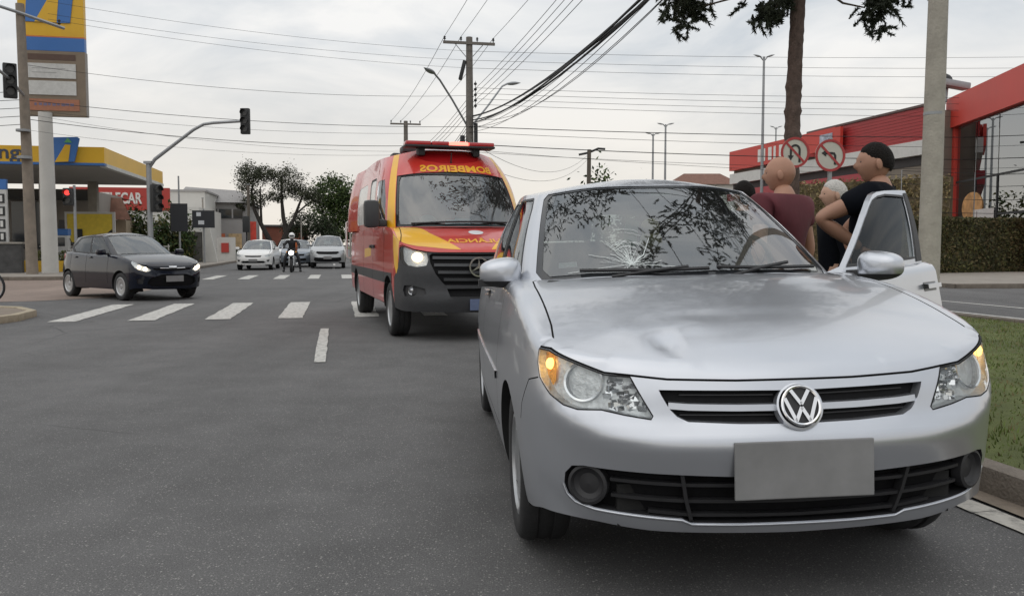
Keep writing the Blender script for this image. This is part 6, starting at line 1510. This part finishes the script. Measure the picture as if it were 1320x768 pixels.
# --- araucaria: straight knotty trunk, tufted drooping branches
ar = empty('araucaria_tree', (3.80*1.3, 11.7*1.3, -.25), 0, 'araucaria pine with bare knotty trunk and tufted drooping branches', 'tree')
ar.scale = (1.3, 1.3, 1.3)
rs = np.random.RandomState(12); pr = random.Random(4)
N_, M__ = 26, 150; H_ = 9.9; V = []
for j in range(M__):
    z = H_*j/(M__-1); base_r = .108-.035*z/H_
    ringk = .018*(1 if (z*3.1) % 1 < .12 else 0)
    for i in range(N_):
        a = 2*PI*i/N_; rr = base_r+ringk+rs.uniform(-.008, .008)+(.02 if rs.rand() < .02 else 0)
        V.append((.004*z*z*.5+.012*math.sin(z*1.7)+rr*math.cos(a), .01*math.cos(z*1.3)+rr*math.sin(a), z))
mk('trunk', V, [(j*N_+i, j*N_+(i+1) % N_, (j+1)*N_+(i+1) % N_, (j+1)*N_+i) for j in range(M__-1) for i in range(N_)], mat('araucaria_bark', (.10, .070, .058), .95, var=.4, scale=14, bump=1.0, bscale=40), ar, True)
tuft_c = []
def branch(path, r0, tufts):
    b = MB(); n = len(path); b.tube(path, [r0*(1-.6*i/(n-1)) for i in range(n)], 6); b.obj('branch', M_bark, ar, True); tuft_c.extend(tufts)
def tuft_set(c, s, k): return [(tuple(np.array(c)+rs.normal(size=3)*np.array([s, s, s*.6])), s) for _ in range(k)]
# low branches seen in the picture
branch([(.05, 0, 4.95), (-.45, 0, 4.62), (-.85, 0, 4.42), (-1.3, 0, 4.30)], .024, tuft_set((-1.45, 0, 4.30), .15, 52)+tuft_set((-1.25, 0, 4.25), .08, 14)+tuft_set((-1.5, 0, 4.02), .06, 6))
branch([(.05, 0, 4.8), (-.12, -.1, 4.5), (-.28, -.1, 4.28)], .022, tuft_set((-.36, -.1, 4.18), .11, 40)+tuft_set((-.24, 0, 4.36), .11, 26))
branch([(.06, 0, 4.9), (.3, 0, 4.6), (.65, 0, 4.36), (.95, 0, 4.30)], .024, tuft_set((1.15, 0, 4.32), .15, 52)+tuft_set((1.35, 0, 4.42), .11, 20)+tuft_set((1.12, 0, 4.0), .06, 6))
for zl in np.arange(5.0, 9.7, .42):
    k = 7; a0 = rs.uniform(0, 6.28)
    for j in range(k):
        a = a0+2*PI*j/k+rs.uniform(-.25, .25); L = (1.9+1.5*min(1, (zl-5)/4.5))*rs.uniform(.8, 1.15)*(1+1.1*max(0, -.9*math.cos(a)-.43*math.sin(a))**2*(zl > 6.5))*(1-.45*max(0, math.cos(a)+.3))  # unseen upper branches stretched left and cut right to shape the windscreen reflection
        d = np.array([math.cos(a), math.sin(a)]); pth = []
        for q in np.linspace(0, 1, 6): pth.append((d[0]*L*q, d[1]*L*q, zl-.45*math.sin(q*PI*.75)*1.0+.5*q*q))
        e = pth[-1]; tf = tuft_set(e, .24, 20)+tuft_set((e[0]-d[0]*.35, e[1]-d[1]*.35, e[2]), .2, 5)+tuft_set((e[0]-d[0]*.8, e[1]-d[1]*.8, e[2]-.1), .16, 3)
        for q in np.arange(.45, .9, .42/L): tf += tuft_set((d[0]*L*q, d[1]*L*q, zl-.45*math.sin(q*PI*.75)+.5*q*q), .16, 6)
        branch(pth, .020, tf)
tf_pts = []; tf_dir = []
for c_, s in tuft_c:
    n = 90; tw = rs.normal(size=3); tw[2] -= .5; tw /= np.linalg.norm(tw); dv = rs.normal(size=(n, 3)); dv /= np.linalg.norm(dv, axis=1)[:, None]; dv = dv+tw*.7; tf_pts.append(np.array(c_)+tw*rs.uniform(-.10, .12, (n, 1))); tf_dir.append(dv*rs.uniform(.03, .06, (n, 1)))
P = np.concatenate(tf_pts); D = np.concatenate(tf_dir); n = len(P); sdv = np.cross(D, rs.normal(size=(n, 3))); sdv /= np.linalg.norm(sdv, axis=1)[:, None]; w = .010
V = np.empty((n, 3, 3)); V[:, 0] = P-sdv*w; V[:, 1] = P+sdv*w; V[:, 2] = P+D
me = bpy.data.meshes.new('needle_tufts'); me.vertices.add(3*n); me.vertices.foreach_set('co', V.ravel()); me.loops.add(3*n); me.loops.foreach_set('vertex_index', np.arange(3*n, dtype=np.int32)); me.polygons.add(n); me.polygons.foreach_set('loop_start', np.arange(0, 3*n, 3, dtype=np.int32)); me.materials.append(mat('araucaria_needles', (.028, .036, .020), .75, var=.4, scale=2)); me.update(); me.validate()
o = bpy.data.objects.new('crown', me); COL.objects.link(o); o.parent = ar; o['kind'] = 'stuff'

# ---------------------------------------------------------------- utility poles, street lamps, wires
def lamp_head(root, p, d, tilt=.1, s=1.0):
    d = Vector(d).normalized(); V, F = grid_mesh(12, 8, lambda u, v: tuple(Vector(p)+d*(v*.62*s)+Vector((-d.y, d.x, 0))*math.cos(2*PI*u)*.13*s*math.sin(PI*min(v*.9+.12, 1))+Vector((0, 0, 1))*(math.sin(2*PI*u)*.07*s*math.sin(PI*min(v*.9+.12, 1))+v*tilt)), True)
    mk('lamp_head', V, F, M_galv, root, True)
def crossarm(root, c, half, wood, n=4):
    b = MB(); b.box(c, (2*half, .10, .12), rz=ROAD_A); b.obj('cross_arm', wood, root)
    for k in np.linspace(-1, 1, n):
        p = Vector(c)+Vector((RN[0], RN[1], 0))*half*.94*k; b = MB(); b.lathe([(.02, .06), (.02, .12), (.07, .15), (.03, .19), (.06, .23), (.03, .27), (.0, .29)], p, 'z', 8); b.obj('insulator', M_dark, root, True)
M_pole2 = mat('old_pole_concrete', (.155, .14, .125), .9, var=.2, scale=3, bump=.3, dirt=.3)
up_ = thing('utility_pole', 'utility pole with cross arm, transformer gear and two street lamps', 'pole')
UP = Vector((-1.97, 40, 0)); b = MB(); b.cyl((UP.x+.02, UP.y, 0), (UP.x, UP.y, 10.75), .22, .15, 14); b.obj('shaft', M_pole2, up_, True)
crossarm(up_, (UP.x, UP.y-.15, 10.45), 1.2, M_pole2, 4)
for sg in (-1, 1): b = MB(); q = Vector((RN[0], RN[1], 0))*sg; b.cyl(Vector((UP.x, UP.y-.15, 9.8))+q*.12, Vector((UP.x, UP.y-.15, 10.4))+q*.65, .02, None, 5); b.obj('brace', M_galv, up_)
b = MB(); b.box((UP.x-.32, UP.y, 9.25), (.16, .25, .9), ry=.25, bev=.03); b.obj('fuse_switch', M_dark, up_, True)
for k in range(5): b = MB(); b.lathe([(.02, 0), (.07, .03), (.07, .10), (.02, .13)], (UP.x+.28, UP.y-.1, 7.55+.25*k), 'z', 8); b.obj('rack_insulator', M_dark, up_, True)
b = MB(); b.cyl((UP.x+.28, UP.y-.1, 7.5), (UP.x+.28, UP.y-.1, 8.75), .02, None, 6); b.obj('rack', M_galv, up_)
b = MB(); b.cyl((UP.x-.32, UP.y-.15, 5.55), (UP.x-.32, UP.y-.15, 6.25), .14, .11, 10); b.obj('splice_box', M_dark, up_, True)
b = MB(); b.cyl((UP.x+.3, UP.y-.2, 5.2), (UP.x+.3, UP.y-.2, 6.8), .09, .09, 8); b.obj('cable_coil', M_dark, up_, True)
b = MB(); b.tube([(UP.x-.1, UP.y, 6.7), (UP.x-.75, UP.y-.6, 7.8), (UP.x-1.25, UP.y-1.3, 8.55), (UP.x-1.5, UP.y-1.8, 8.8)], .045, 8); b.obj('lamp_arm', M_galv, up_, True); lamp_head(up_, (UP.x-1.45, UP.y-1.7, 8.76), (-.5, -.75, 0), .15, 1.25)
b = MB(); b.tube([(UP.x+.1, UP.y, 6.7), (UP.x+.8, UP.y+.7, 7.7), (UP.x+1.5, UP.y+1.5, 8.8), (UP.x+1.75, UP.y+1.9, 9.0)], .045, 8); b.obj('lamp_arm', M_galv, up_, True); lamp_head(up_, (UP.x+1.7, UP.y+1.85, 8.98), (.7, .3, 0), .1, 1.25)
p2 = thing('utility_pole', 'smaller looking utility pole with cross arm further along the median', 'pole')
b = MB(); b.cyl((-8.38, 68, 0), (-8.38, 68, 10.95), .22, .16, 12); b.obj('shaft', M_pole2, p2, True); crossarm(p2, (-8.38, 67.9, 10.7), 1.2, M_pole2, 4); b = MB(); b.box((-8.38, 67.75, 8.2), (.6, .4, 1.0), bev=.05); b.obj('transformer', M_dark, p2, True); b = MB(); b.box((-7.8, 67.75, 8.4), (.35, .3, .6), bev=.05); b.obj('gear_box', M_dark, p2, True)
p3 = thing('utility_pole', 'thin dark pole with a short crooked arm far behind the car roof', 'pole')
b = MB(); b.cyl((7.55, 85, 0), (7.62, 85, 10.6), .25, .2, 10); b.obj('shaft', mat('old_wood', (.10, .085, .07), .9), p3, True); b = MB(); b.tube([(6.6, 85, 10.1), (7.6, 85, 10.3), (8.5, 85, 10.7), (9.2, 85, 10.65)], .12, 6); b.obj('arm', M_dark, p3, True)
# near concrete pole on the median, with a flood lamp on its back
np_ = thing('utility_pole', 'thick pale concrete pole rising beside the open car door', 'pole')
b = MB(); b.cyl((4.385, 9.0, 0), (4.46, 9.0, 11.0), .115, .058, 24); b.obj('shaft', mat('pole_concrete_pale', (.36, .335, .29), .9, var=.14, scale=9, bump=.35, bscale=45, dirt=.35), np_, True)
for z in (2.55, 1.95): b = MB(); b.cyl((4.40, 9.0, z), (4.40, 9.0, z+.03), .103, .103, 20); b.obj('steel_band', M_galv, np_, True)
crossarm(np_, (4.46, 8.9, 10.45), 1.2, M_pole2, 4)
b = MB(); b.box((4.505, 9.06, 1.5), (.03, .06, .5)); b.obj('cable_guard', M_galv, np_)
fl = thing('flood_lamp', 'grey floodlight above the supermarket roof edge', 'lamp'); b = MB(); c = Vector((22.5, 44.0, 8.75)); b.cyl(c-Vector((.4, 0, .3)), c+Vector((-.35, 0, .5)), .06); b.obj('bracket', M_galv, fl); b = MB(); b.box(c+Vector((-.1, -.2, .55)), (1.5, .6, .35), ry=.12, rz=.2, bev=.08); b.obj('lamp_housing', M_galv, fl, True); b = MB(); b.ball(c+Vector((-.6, 0, .75)), (.5, .4, .4), 10, 8); b.obj('lamp_cover', M_dark, fl, True)
# tall double lamps over the car park
for (x, y, h, lab, s) in ((13.96, 48, 11.7, 'tall double headed lamp post at the supermarket car park', 1.0), (13.54, 76, 11.9, 'double headed lamp post, taller of the close pair far away', 1.3), (13.1, 80, 11.6, 'double headed lamp post, shorter of the close pair far away', 1.3), (24.5, 80, 12.2, 'distant lamp post showing beside the araucaria trunk', 1.0)):
    lp = thing('lamp_post', lab, 'lamp post'); b = MB(); b.cyl((x, y, 0), (x, y, h-.1), .10*s, .06*s, 10); b.obj('shaft', M_galv, lp, True)
    for sg in (-1, 1): b = MB(); b.tube([(x, y, h-.35), (x+sg*.2, y, h-.1), (x+sg*.35, y, h-.05)], .035*s, 6); b.obj('arm', M_galv, lp, True); lamp_head(lp, (x+sg*.15*s, y, h-.1), (sg, 0, 0), .12, .75*s)
# ---- wires: each sags between two points
M_wire = mat('wire_black', (.015, .015, .016), .7)
def wire(p, q, sag, r, label, group, n=18):
    p, q = Vector(p), Vector(q); pts = []
    for i in range(n+1):
        t = i/n; w = p.lerp(q, t); w.z -= sag*4*t*(1-t); pts.append(w)
    b = MB(); b.tube(pts, r, 5); o = b.obj('overhead_wire', M_wire, None, True); return tag(o, label, 'wire', group)
NP = Vector((4.46, 9.0, 0)); n3 = Vector((RN[0], RN[1], 0)); P2 = Vector((-8.38, 68, 0)); BK = Vector((4.46, 9.0, 0))-Vector((RD[0], RD[1], 0))*30
for k in (-1.13, -.38, 1.13):
    a = UP+n3*k+Vector((0, -.15, 10.72)); wire(NP+n3*k+Vector((0, 0, 10.72)), a, .35, .010, 'bare power line on the cross arms along the median', 'power lines along the median'); wire(a, P2+n3*k+Vector((0, 0, 10.95)), .35, .012, 'bare power line on the cross arms along the median', 'power lines along the median')
for k in range(4):
    a = UP+Vector((.28, -.1, 7.65+.25*k)); wire(NP+n3*.15+Vector((0, 0, 8.1+.28*k)), a, .35, .010, 'low voltage wire on the pole racks along the median', 'low voltage wires along the median'); wire(a, P2+Vector((.2, 0, 7.4+.25*k)), .4, .012, 'low voltage wire on the pole racks along the median', 'low voltage wires along the median')
rg = random.Random(2)
for k in range(9):
    z0 = 6.5+rg.uniform(0, .75); big = k < 4; wire(NP+n3*rg.uniform(-.12, .15)+Vector((0, 0, 6.7+rg.uniform(0, .55))), UP+Vector((.15, -.2, z0-.1)), rg.uniform(.75, 1.05) if big else rg.uniform(.75, 1.6), rg.uniform(.022, .032) if big else .009, 'thick bundled telephone cable sweeping up from the utility pole' if big else 'thin telephone wire below the thick bundled cables', 'bundled telephone cables' if big else 'thin telephone wires')
for k in range(5): wire(UP+Vector((-.1, .1, 6.2+.16*k)), P2+Vector((0, 0, 6.3+.15*k)), .9, .014, 'telephone wire running on to the far pole', 'telephone wires to the far pole')
# wires of the cross street
CL, CR = Vector((-18.2, 32.2, 0)), Vector((60, 47, 0))
for z0, zu, zr in ((10.2, 9.9, 12.6), (9.75, 9.5, 11.9), (9.55, 9.15, 11.4)):
    w = Vector((UP.x, UP.y-1, zu)); wire(CL+Vector((1.0, 0, z0)), w, .25, .006, 'high cross street wire left of the utility pole', 'cross street wires to the left'); wire(w, CR+Vector((0, 0, zr)), .7, .008, 'high cross street wire right of the utility pole', 'cross street wires to the right')
wire(CL+Vector((0, 0, 7.9)), UP+Vector((0, 0, 8.1)), .4, .008, 'high cross street wire left of the utility pole', 'cross street wires to the left')
for k, (z0, zu, zr, r) in enumerate(((6.6, 6.65, 8.0, .02), (6.25, 6.4, 7.5, .011), (5.9, 5.85, 7.2, .022), (5.5, 5.5, 6.9, .010), (6.1, 5.6, 6.2, .010))):
    w = UP+Vector((0, -.2, zu)); wire(CL+Vector((0, 0, z0)), w, .3+.06*k, r*.55, 'low cross street cable left of the utility pole', 'low cables to the left'); wire(w, CR+Vector((0, 0, zr)), .7+.15*k, r*.9, 'low cross street cable right of the utility pole', 'low cables to the right')
for k in range(4): wire(UP+Vector((.28, 0, 7.7+.25*k)), CR+Vector((0, 0, 9.0+.4*k)), .7, .009, 'fine service wire crossing to the supermarket side', 'fine service wires')
for k in range(5): wire((-40, 29+k*.2, 7.0-.4*k), CL+Vector((0, 0, 6.9-.3*k)), .4, .012, 'cable reaching the concrete corner pole from the side street', 'cables at the corner pole')
for k, z in enumerate((6.0, 5.2)): wire(UP+Vector((0, 0, z)), (7.6, 85, 10.2-.4*k), 1.6, .012, 'slack wire running to the thin dark pole', 'slack wires to the thin pole')

# ---------------------------------------------------------------- people
M_eye = mat('eye_dark', (.02, .015, .012), .3)
def skinned(name, chains, m, parent, sub=2, root=0):
    """chains: list of lists of (point, radius or (rx, ry)); equal points are shared joints"""
    idx = {}; V = []; R = []; E = []
    for ch in chains:
        prev = None
        for p, r in ch:
            k = tuple(round(c, 4) for c in p)
            if k not in idx: idx[k] = len(V); V.append(p); R.append(r)
            if prev is not None and prev != idx[k]: E.append((prev, idx[k]))
            prev = idx[k]
    me = bpy.data.meshes.new(name); me.from_pydata(V, E, [])
    bm = bmesh.new(); bm.from_mesh(me); ly = bm.verts.layers.skin.verify(); bm.verts.ensure_lookup_table()
    for i, v in enumerate(bm.verts): r = R[i]; v[ly].radius = r if isinstance(r, tuple) else (r, r); v[ly].use_root = (i == root)
    bm.to_mesh(me); bm.free()
    o = bpy.data.objects.new(name, me); COL.objects.link(o); o.modifiers.new('s', 'SKIN').use_smooth_shade = True; sb = o.modifiers.new('u', 'SUBSURF'); sb.levels = sub; sb.render_levels = sub
    dg = bpy.context.evaluated_depsgraph_get(); out = bpy.data.meshes.new_from_object(o.evaluated_get(dg)); bpy.data.objects.remove(o); bpy.data.meshes.remove(me)
    out.polygons.foreach_set('use_smooth', np.ones(len(out.polygons), bool)); out.materials.clear(); out.materials.append(m); out.name = name
    q = bpy.data.objects.new(name, out); COL.objects.link(q)
    if parent: q.parent = parent
    return q
def head_geo(c, yaw, s=1.0, tilt=0.):
    """head facing local -y turned by yaw; returns verts, faces and a mapper"""
    M = Matrix.Translation(c) @ Euler((tilt, 0, yaw)).to_matrix().to_4x4() @ Matrix.Scale(s, 4)
    nu, nv = 28, 22; V = []
    def pt(th, ph):
        z = math.cos(th); q = math.sin(th); x = q*math.sin(ph); y = -q*math.cos(ph)
        X, Y, Z = x*.080, y*.100, z*.118
        X = math.copysign(.078*abs(x)**.94, x); 
        if z < -.1: k = min(1, (-.1-z)/.9); X *= 1-.32*k; Y = Y*(1-.12*k)-(.006*k)
        if y > 0: Y *= 1.06; Z += .006*q
        f = max(0, -y)**2
        nose = math.exp(-((x)/.17)**2-((z+.16)/.16)**2)*(y < 0); Y -= .026*nose
        Y -= .006*math.exp(-((z-.22)/.12)**2)*f                     # brow
        for e in (-1, 1): Y += .010*math.exp(-((x-e*.42)/.18)**2-((z-.04)/.10)**2)*(y < 0)   # eye sockets
        Y -= .007*math.exp(-((x)/.32)**2-((z+.52)/.07)**2)*(y < 0); Y += .006*math.exp(-((x)/.3)**2-((z+.60)/.03)**2)*(y < 0)  # lips
        Y -= .010*math.exp(-((x)/.28)**2-((z+.88)/.14)**2)*(y < 0)   # chin
        return (X, Y, Z)
    V, F = grid_mesh(nu, nv, lambda u, v: pt(PI*(.002+.996*v), 2*PI*u), True)
    b = MB(); b.add(V, [f[::-1] for f in F])
    for e in (-1, 1): b.ball((e*.080, .012, -.012), (.010, .021, .034), 10, 8, (.2, 0, e*.35))
    return [tuple(M @ Vector(v)) for v in b.V], b.F, M
def person(label, loc, face, skin, height=1.75, shirt=None, trousers=None, hair=None, hair_len=.0, head_turn=0., arms=None, sleeve='short', bald=False, tilt=0., wd=1.0):
    """standing figure; face = world angle of the facing direction (0 = -y, turning counter-clockwise)"""
    k = height/1.75; root = empty('person', loc, face, label, 'person'); S = lambda p: (p[0]*k*(wd if p[2] > .85 else 1), p[1]*k, p[2]*k)
    arms = arms or {}
    sh = {e: (e*.195, .0, 1.425) for e in (-1, 1)}
    el = {e: arms.get(('el', e), (e*.25, .03, 1.13)) for e in (-1, 1)}; wr = {e: arms.get(('wr', e), (e*.27, -.06, .89)) for e in (-1, 1)}
    pel = (0, 0, .98)
    chains = [[(S(pel), (.12*k, .10*k)), (S((0, 0, 1.12)), (.125*k, .095*k)), (S((0, -.005, 1.28)), (.16*k, .11*k)), (S((0, .01, 1.40)), (.13*k, .10*k)), (S((0, .02, 1.475)), .066*k), (S((0, .0, 1.56)), .058*k)]]
    for e in (-1, 1):
        chains.append([(S((0, .01, 1.40)), (.12*k, .09*k)), (S(sh[e]), .058*k), (S(tuple((a+b)/2 for a, b in zip(sh[e], el[e]))), .053*k), (S(el[e]), .047*k), (S(tuple((a*.55+b*.45) for a, b in zip(el[e], wr[e]))), .045*k), (S(wr[e]), .029*k)])
        chains.append([(S(pel), (.12*k, .10*k)), (S((e*.095, 0, .86)), .088*k), (S((e*.11, -.01, .66)), .072*k), (S((e*.115, -.015, .48)), .054*k), (S((e*.118, .01, .32)), .052*k), (S((e*.12, .02, .09)), .036*k), (S((e*.125, -.10, .045)), (.042*k, .03*k)), (S((e*.13, -.18, .035)), (.035*k, .022*k))])
    body = skinned('body', chains, skin, root, 2)
    # head and hands joined into the one body mesh
    V, F, HM = head_geo(S((0, -.02, 1.622)), head_turn, k*.955, tilt)
    bm = bmesh.new(); bm.from_mesh(body.data)
    def addm(V, F):
        vs = [bm.verts.new(v) for v in V]
        for f in F:
            try: q = bm.faces.new([vs[i] for i in f]); q.smooth = True
            except ValueError: pass
    addm(V, F)
    for e in (-1, 1):
        w = Vector(wr[e]); d = (w-Vector(el[e])).normalized(); sd = d.cross(Vector((0, 1, 0))).normalized() if abs(d.y) < .9 else Vector((1, 0, 0)); up = sd.cross(d)
        pm = w+d*.05; hc = [[(S(w), .024*k), (S(pm), (.036*k, .018*k)), (S(w+d*.085), (.036*k, .016*k))]]
        for j, (o_, L) in enumerate(((-.030, .062), (-.010, .075), (.010, .070), (.029, .056))):
            a = w+d*.085+sd*o_; hc.append([(S(w+d*.085), (.036*k, .016*k)), (S(a), .0095*k), (S(a+d*L*.5+up*.006), .0085*k), (S(a+d*L*.85+up*.022), .0075*k)])
        th = w+d*.03+sd*-.036*e; hc.append([(S(pm), (.036*k, .018*k)), (S(th), .011*k), (S(th+d*.035-sd*.018*e), .010*k), (S(th+d*.062-sd*.02*e), .008*k)])
        hd = skinned('hand', hc, skin, None, 1); addm([tuple(v.co) for v in hd.data.vertices], [tuple(p.vertices) for p in hd.data.polygons]); me_ = hd.data; bpy.data.objects.remove(hd); bpy.data.meshes.remove(me_)
    bm.to_mesh(body.data); bm.free()
    b = MB()
    for e in (-1, 1): b.ball(HM @ Vector((e*.032, -.080, .006)), .0075*k, 8, 6)
    b.obj('eyes', M_eye, body, True)
    if shirt:
        g = .016; hem = .88
        ch = [[(S((0, 0, hem)), (.135*k, .125*k)), (S((0, 0, 1.0)), (.14*k, .13*k)), (S((0, 0, 1.12)), (.145*k*wd, .135*k*wd)), (S((0, -.005, 1.28)), (.185*k*wd, .14*k*wd)), (S((0, .01, 1.41)), (.155*k*wd, .118*k)), (S((0, .02, 1.485)), .082*k)]]
        for e in (-1, 1):
            q = [(S((0, .01, 1.41)), (.155*k*wd, .118*k)), (S(sh[e]), .088*k), (S(tuple(a*.45+c*.55 for a, c in zip(sh[e], el[e]))), .076*k)]
            if sleeve == 'long': q += [(S(el[e]), .054*k), (S(wr[e]), .036*k)]
            ch.append(q)
        skinned('shirt', ch, shirt, root, 2)
    if trousers:
        ch = []
        for e in (-1, 1): ch.append([(S((0, 0, .99)), (.135*k, .115*k)), (S((e*.095, 0, .86)), .102*k), (S((e*.11, -.01, .66)), .086*k), (S((e*.115, -.015, .48)), .070*k), (S((e*.118, .01, .32)), .066*k), (S((e*.12, .02, .10)), .062*k)])
        skinned('trousers', ch, trousers, root, 2)
        for e in (-1, 1): b = MB(); b.ball(S((e*.127, -.07, .045)), (.052*k, .14*k, .045*k), 14, 8); b.obj('shoe', M_black, root, True)
    if hair:
        hv = []; nu, nv = 26, 12; rs = random.Random(int(height*1000))
        def hp(u, v):
            ph = 2*PI*u; front = max(0, math.cos(ph)); back = max(0, -math.cos(ph)); th = v*PI*(.33+.13*(1-front)**.7+.20*back**.6+hair_len*back); z = math.cos(th); q = math.sin(th); x = q*math.sin(ph); y = -q*math.cos(ph); th *= 1+.03*math.sin(7*ph)+rs.uniform(-.02, .02); z = math.cos(th); q = math.sin(th); x = q*math.sin(ph); y = -q*math.cos(ph); g = (1.0 if v < .8 else 1-.075*((v-.8)/.2)**1.5)+rs.uniform(-.012, .012)
            X, Y, Z = math.copysign(.084*abs(x)**.94, x)*g, y*.106*g, z*.127*g
            if y > 0: Y *= 1.06
            return tuple(HM @ Vector((X, Y+.004, Z+.002)))
        V, F = grid_mesh(nu, nv, hp, True); mk('hair', V, F, hair, root, True)
    return root
M_skin1 = mat('skin_tan', (.36, .19, .125), .55, var=.10, scale=9); M_skin2 = mat('skin_light', (.46, .28, .20), .55, var=.10, scale=9); M_skin3 = mat('skin_warm', (.33, .175, .115), .55, var=.10, scale=9)
M_maroon = mat('maroon_cotton', (.105, .022, .030), .9, var=.2, scale=5, bump=.25, bscale=9); M_blk = mat('black_cotton', (.006, .007, .010), .95, var=.2, scale=6, bump=.25, bscale=9, spec=.08); M_jean = mat('dark_denim', (.03, .035, .05), .9, var=.2, scale=9)
M_hdark = mat('hair_dark', (.010, .008, .007), .7, var=.3, scale=40, bump=.8, bscale=140, spec=.15); M_hwhite = mat('hair_white', (.55, .53, .50), .7, var=.2, scale=40, bump=.8, bscale=140)
person('bald man in a maroon t-shirt standing beside the silver car', (1.84, 5.85, 0), R_(-140), M_skin1, 1.815, M_maroon, M_jean, head_turn=R_(28), hair=None, wd=1.16)
person('man with short dark hair in a black t-shirt behind the open door', (2.22, 5.22, 0), R_(-122), M_skin3, 1.83, M_blk, M_jean, M_hdark, 0., R_(22), arms={('el', 1): (.27, -.26, 1.30), ('wr', 1): (.15, -.05, 1.13), ('el', -1): (-.27, -.22, 1.24), ('wr', -1): (-.13, -.12, 1.02)}, wd=1.14)
person('white haired person in black standing between the two men', (2.55, 6.75, 0), R_(-95), M_skin2, 1.72, M_blk, M_jean, M_hwhite, .10, R_(0), sleeve='long')
person('person with black hair half hidden behind the bald man', (1.93, 7.1, 0), R_(-150), M_skin3, 1.74, M_blk, M_jean, M_hdark, .25, sleeve='long')
# ---- motorcyclist
def motorcycle(loc, yaw):
    root = empty('motorcycle', loc, yaw, 'motorcycle with lit headlamp stopped at the far crosswalk', 'motorcycle')
    for y, r in ((0, .30), (1.32, .30)):
        w = empty('wheel', (0, y, r)); w.parent = root
        b = MB(); b.lathe([(.21, -.05), (.26, -.06), (.295, -.03), (.30, 0), (.295, .03), (.26, .06), (.21, .05)], axis='x', n=26); b.obj('tyre', M_tyre, w, True); b = MB(); b.lathe([(.215, -.04), (.19, 0), (.215, .04)], axis='x', n=26); b.obj('rim', M_alu, w, True)
        b = MB()
        for k in range(8): a = 2*PI*k/8; b.cyl((0, 0, 0), (0, .2*math.cos(a), .2*math.sin(a)), .01, None, 4)
        b.obj('spokes', M_alu, w)
    for e in (-1, 1): b = MB(); b.tube([(e*.09, 0, .30), (e*.09, .18, .72), (e*.10, .26, .95)], .022, 8); b.obj('fork', M_alu, root, True)
    b = MB(); b.tube([(-.36, .42, 1.06), (-.2, .34, 1.06), (0, .27, 1.0), (.2, .34, 1.06), (.36, .42, 1.06)], .016, 8); b.obj('handlebar', M_black, root, True)
    b = MB(); b.ball((0, .12, .86), (.13, .10, .12), 14, 10); b.obj('headlamp_shell', M_black, root, True); b = MB(); b.ball((0, .065, .86), (.105, .06, .10), 14, 10); b.obj('headlamp', mat('moto_lamp_lit', (.95, .95, .9), .2, emit=(1, .97, .88), es=9), root, True)
    b = MB(); b.box((0, .02, .64), (.13, .5, .03), rx=-.25, bev=.01); b.obj('mudguard', M_black, root, True)
    b = MB(); b.ball((0, .58, .84), (.15, .27, .14), 16, 10); b.obj('fuel_tank', mat('tank_black', (.02, .02, .02), .25, coat=1), root, True); b = MB(); b.box((0, 1.08, .82), (.24, .70, .10), bev=.045); b.obj('seat', M_black, root, True)
    b = MB(); b.box((0, .68, .45), (.28, .42, .34), bev=.06); b.obj('engine', M_galv, root, True); b = MB(); b.tube([(.12, .6, .4), (.16, .9, .28), (.18, 1.5, .36)], .045, 8); b.obj('exhaust', M_chrome, root, True)
    b = MB(); b.tube([(0, .28, .9), (0, .45, .55), (0, .7, .3), (0, 1.0, .34), (0, 1.32, .30)], .03, 8); b.obj('frame', M_black, root, True)
    for e in (-1, 1):
        mr = empty('mirror'); mr.parent = root; b = MB(); b.tube([(e*.24, .36, 1.06), (e*.30, .34, 1.22)], .008, 6); b.obj('mirror_stem', M_black, mr); b = MB(); b.ball((e*.32, .34, 1.25), (.065, .02, .045), 10, 8); b.obj('mirror_head', M_black, mr, True)
        b = MB(); b.ball((e*.2, .2, .9), (.03, .03, .03), 8, 6); b.obj('turn_signal', M_amber, root, True)
    return root
MY = ROAD_A; MP = Vector((-9.72, 37.6, 0)); motorcycle(MP, MY)
def rider():
    root = empty('person', MP, MY, 'motorcycle rider in dark clothes and white helmet, feet on the road', 'person')
    pel = (0, 1.02, .93); chest = (0, .86, 1.27); nk = (0, .82, 1.45); hd = (0, .78, 1.60)
    ch = [[(pel, (.15, .13)), ((0, .95, 1.10), (.15, .12)), (chest, (.18, .125)), (nk, .075), ((0, .79, 1.53), .06)]]
    for e in (-1, 1):
        ch.append([(chest, (.18, .125)), ((e*.20, .83, 1.38), .075), ((e*.33, .66, 1.20), .058), ((e*.33, .44, 1.09), .042), ((e*.34, .40, 1.07), .040)])
        ch.append([(pel, (.15, .13)), ((e*.14, .88, .90), .10), ((e*.28, .58, .66), .078), ((e*.33, .66, .35), .062), ((e*.36, .70, .10), .050), ((e*.37, .58, .05), (.05, .035))])
    skinned('body', ch, mat('riding_jacket', (.018, .018, .02), .8, var=.3, scale=7), root, 2)
    b = MB(); b.ball((0, .78, 1.62), (.135, .16, .15), 18, 12); b.obj('helmet', M_wht, root, True); b = MB(); b.ball((0, .72, 1.615), (.115, .125, .065), 16, 10); b.obj('visor', M_darkglass, root, True)
    b = MB(); b.box((.20, .75, 1.15), (.10, .08, .34), rz=.3, bev=.02); b.obj('orange_patch', mat('orange_cloth', (.45, .12, .04), .8), root, True)
    for e in (-1, 1): b = MB(); b.ball((e*.37, .60, .055), (.06, .15, .055), 12, 8); b.obj('boot', M_black, root, True)
rider()
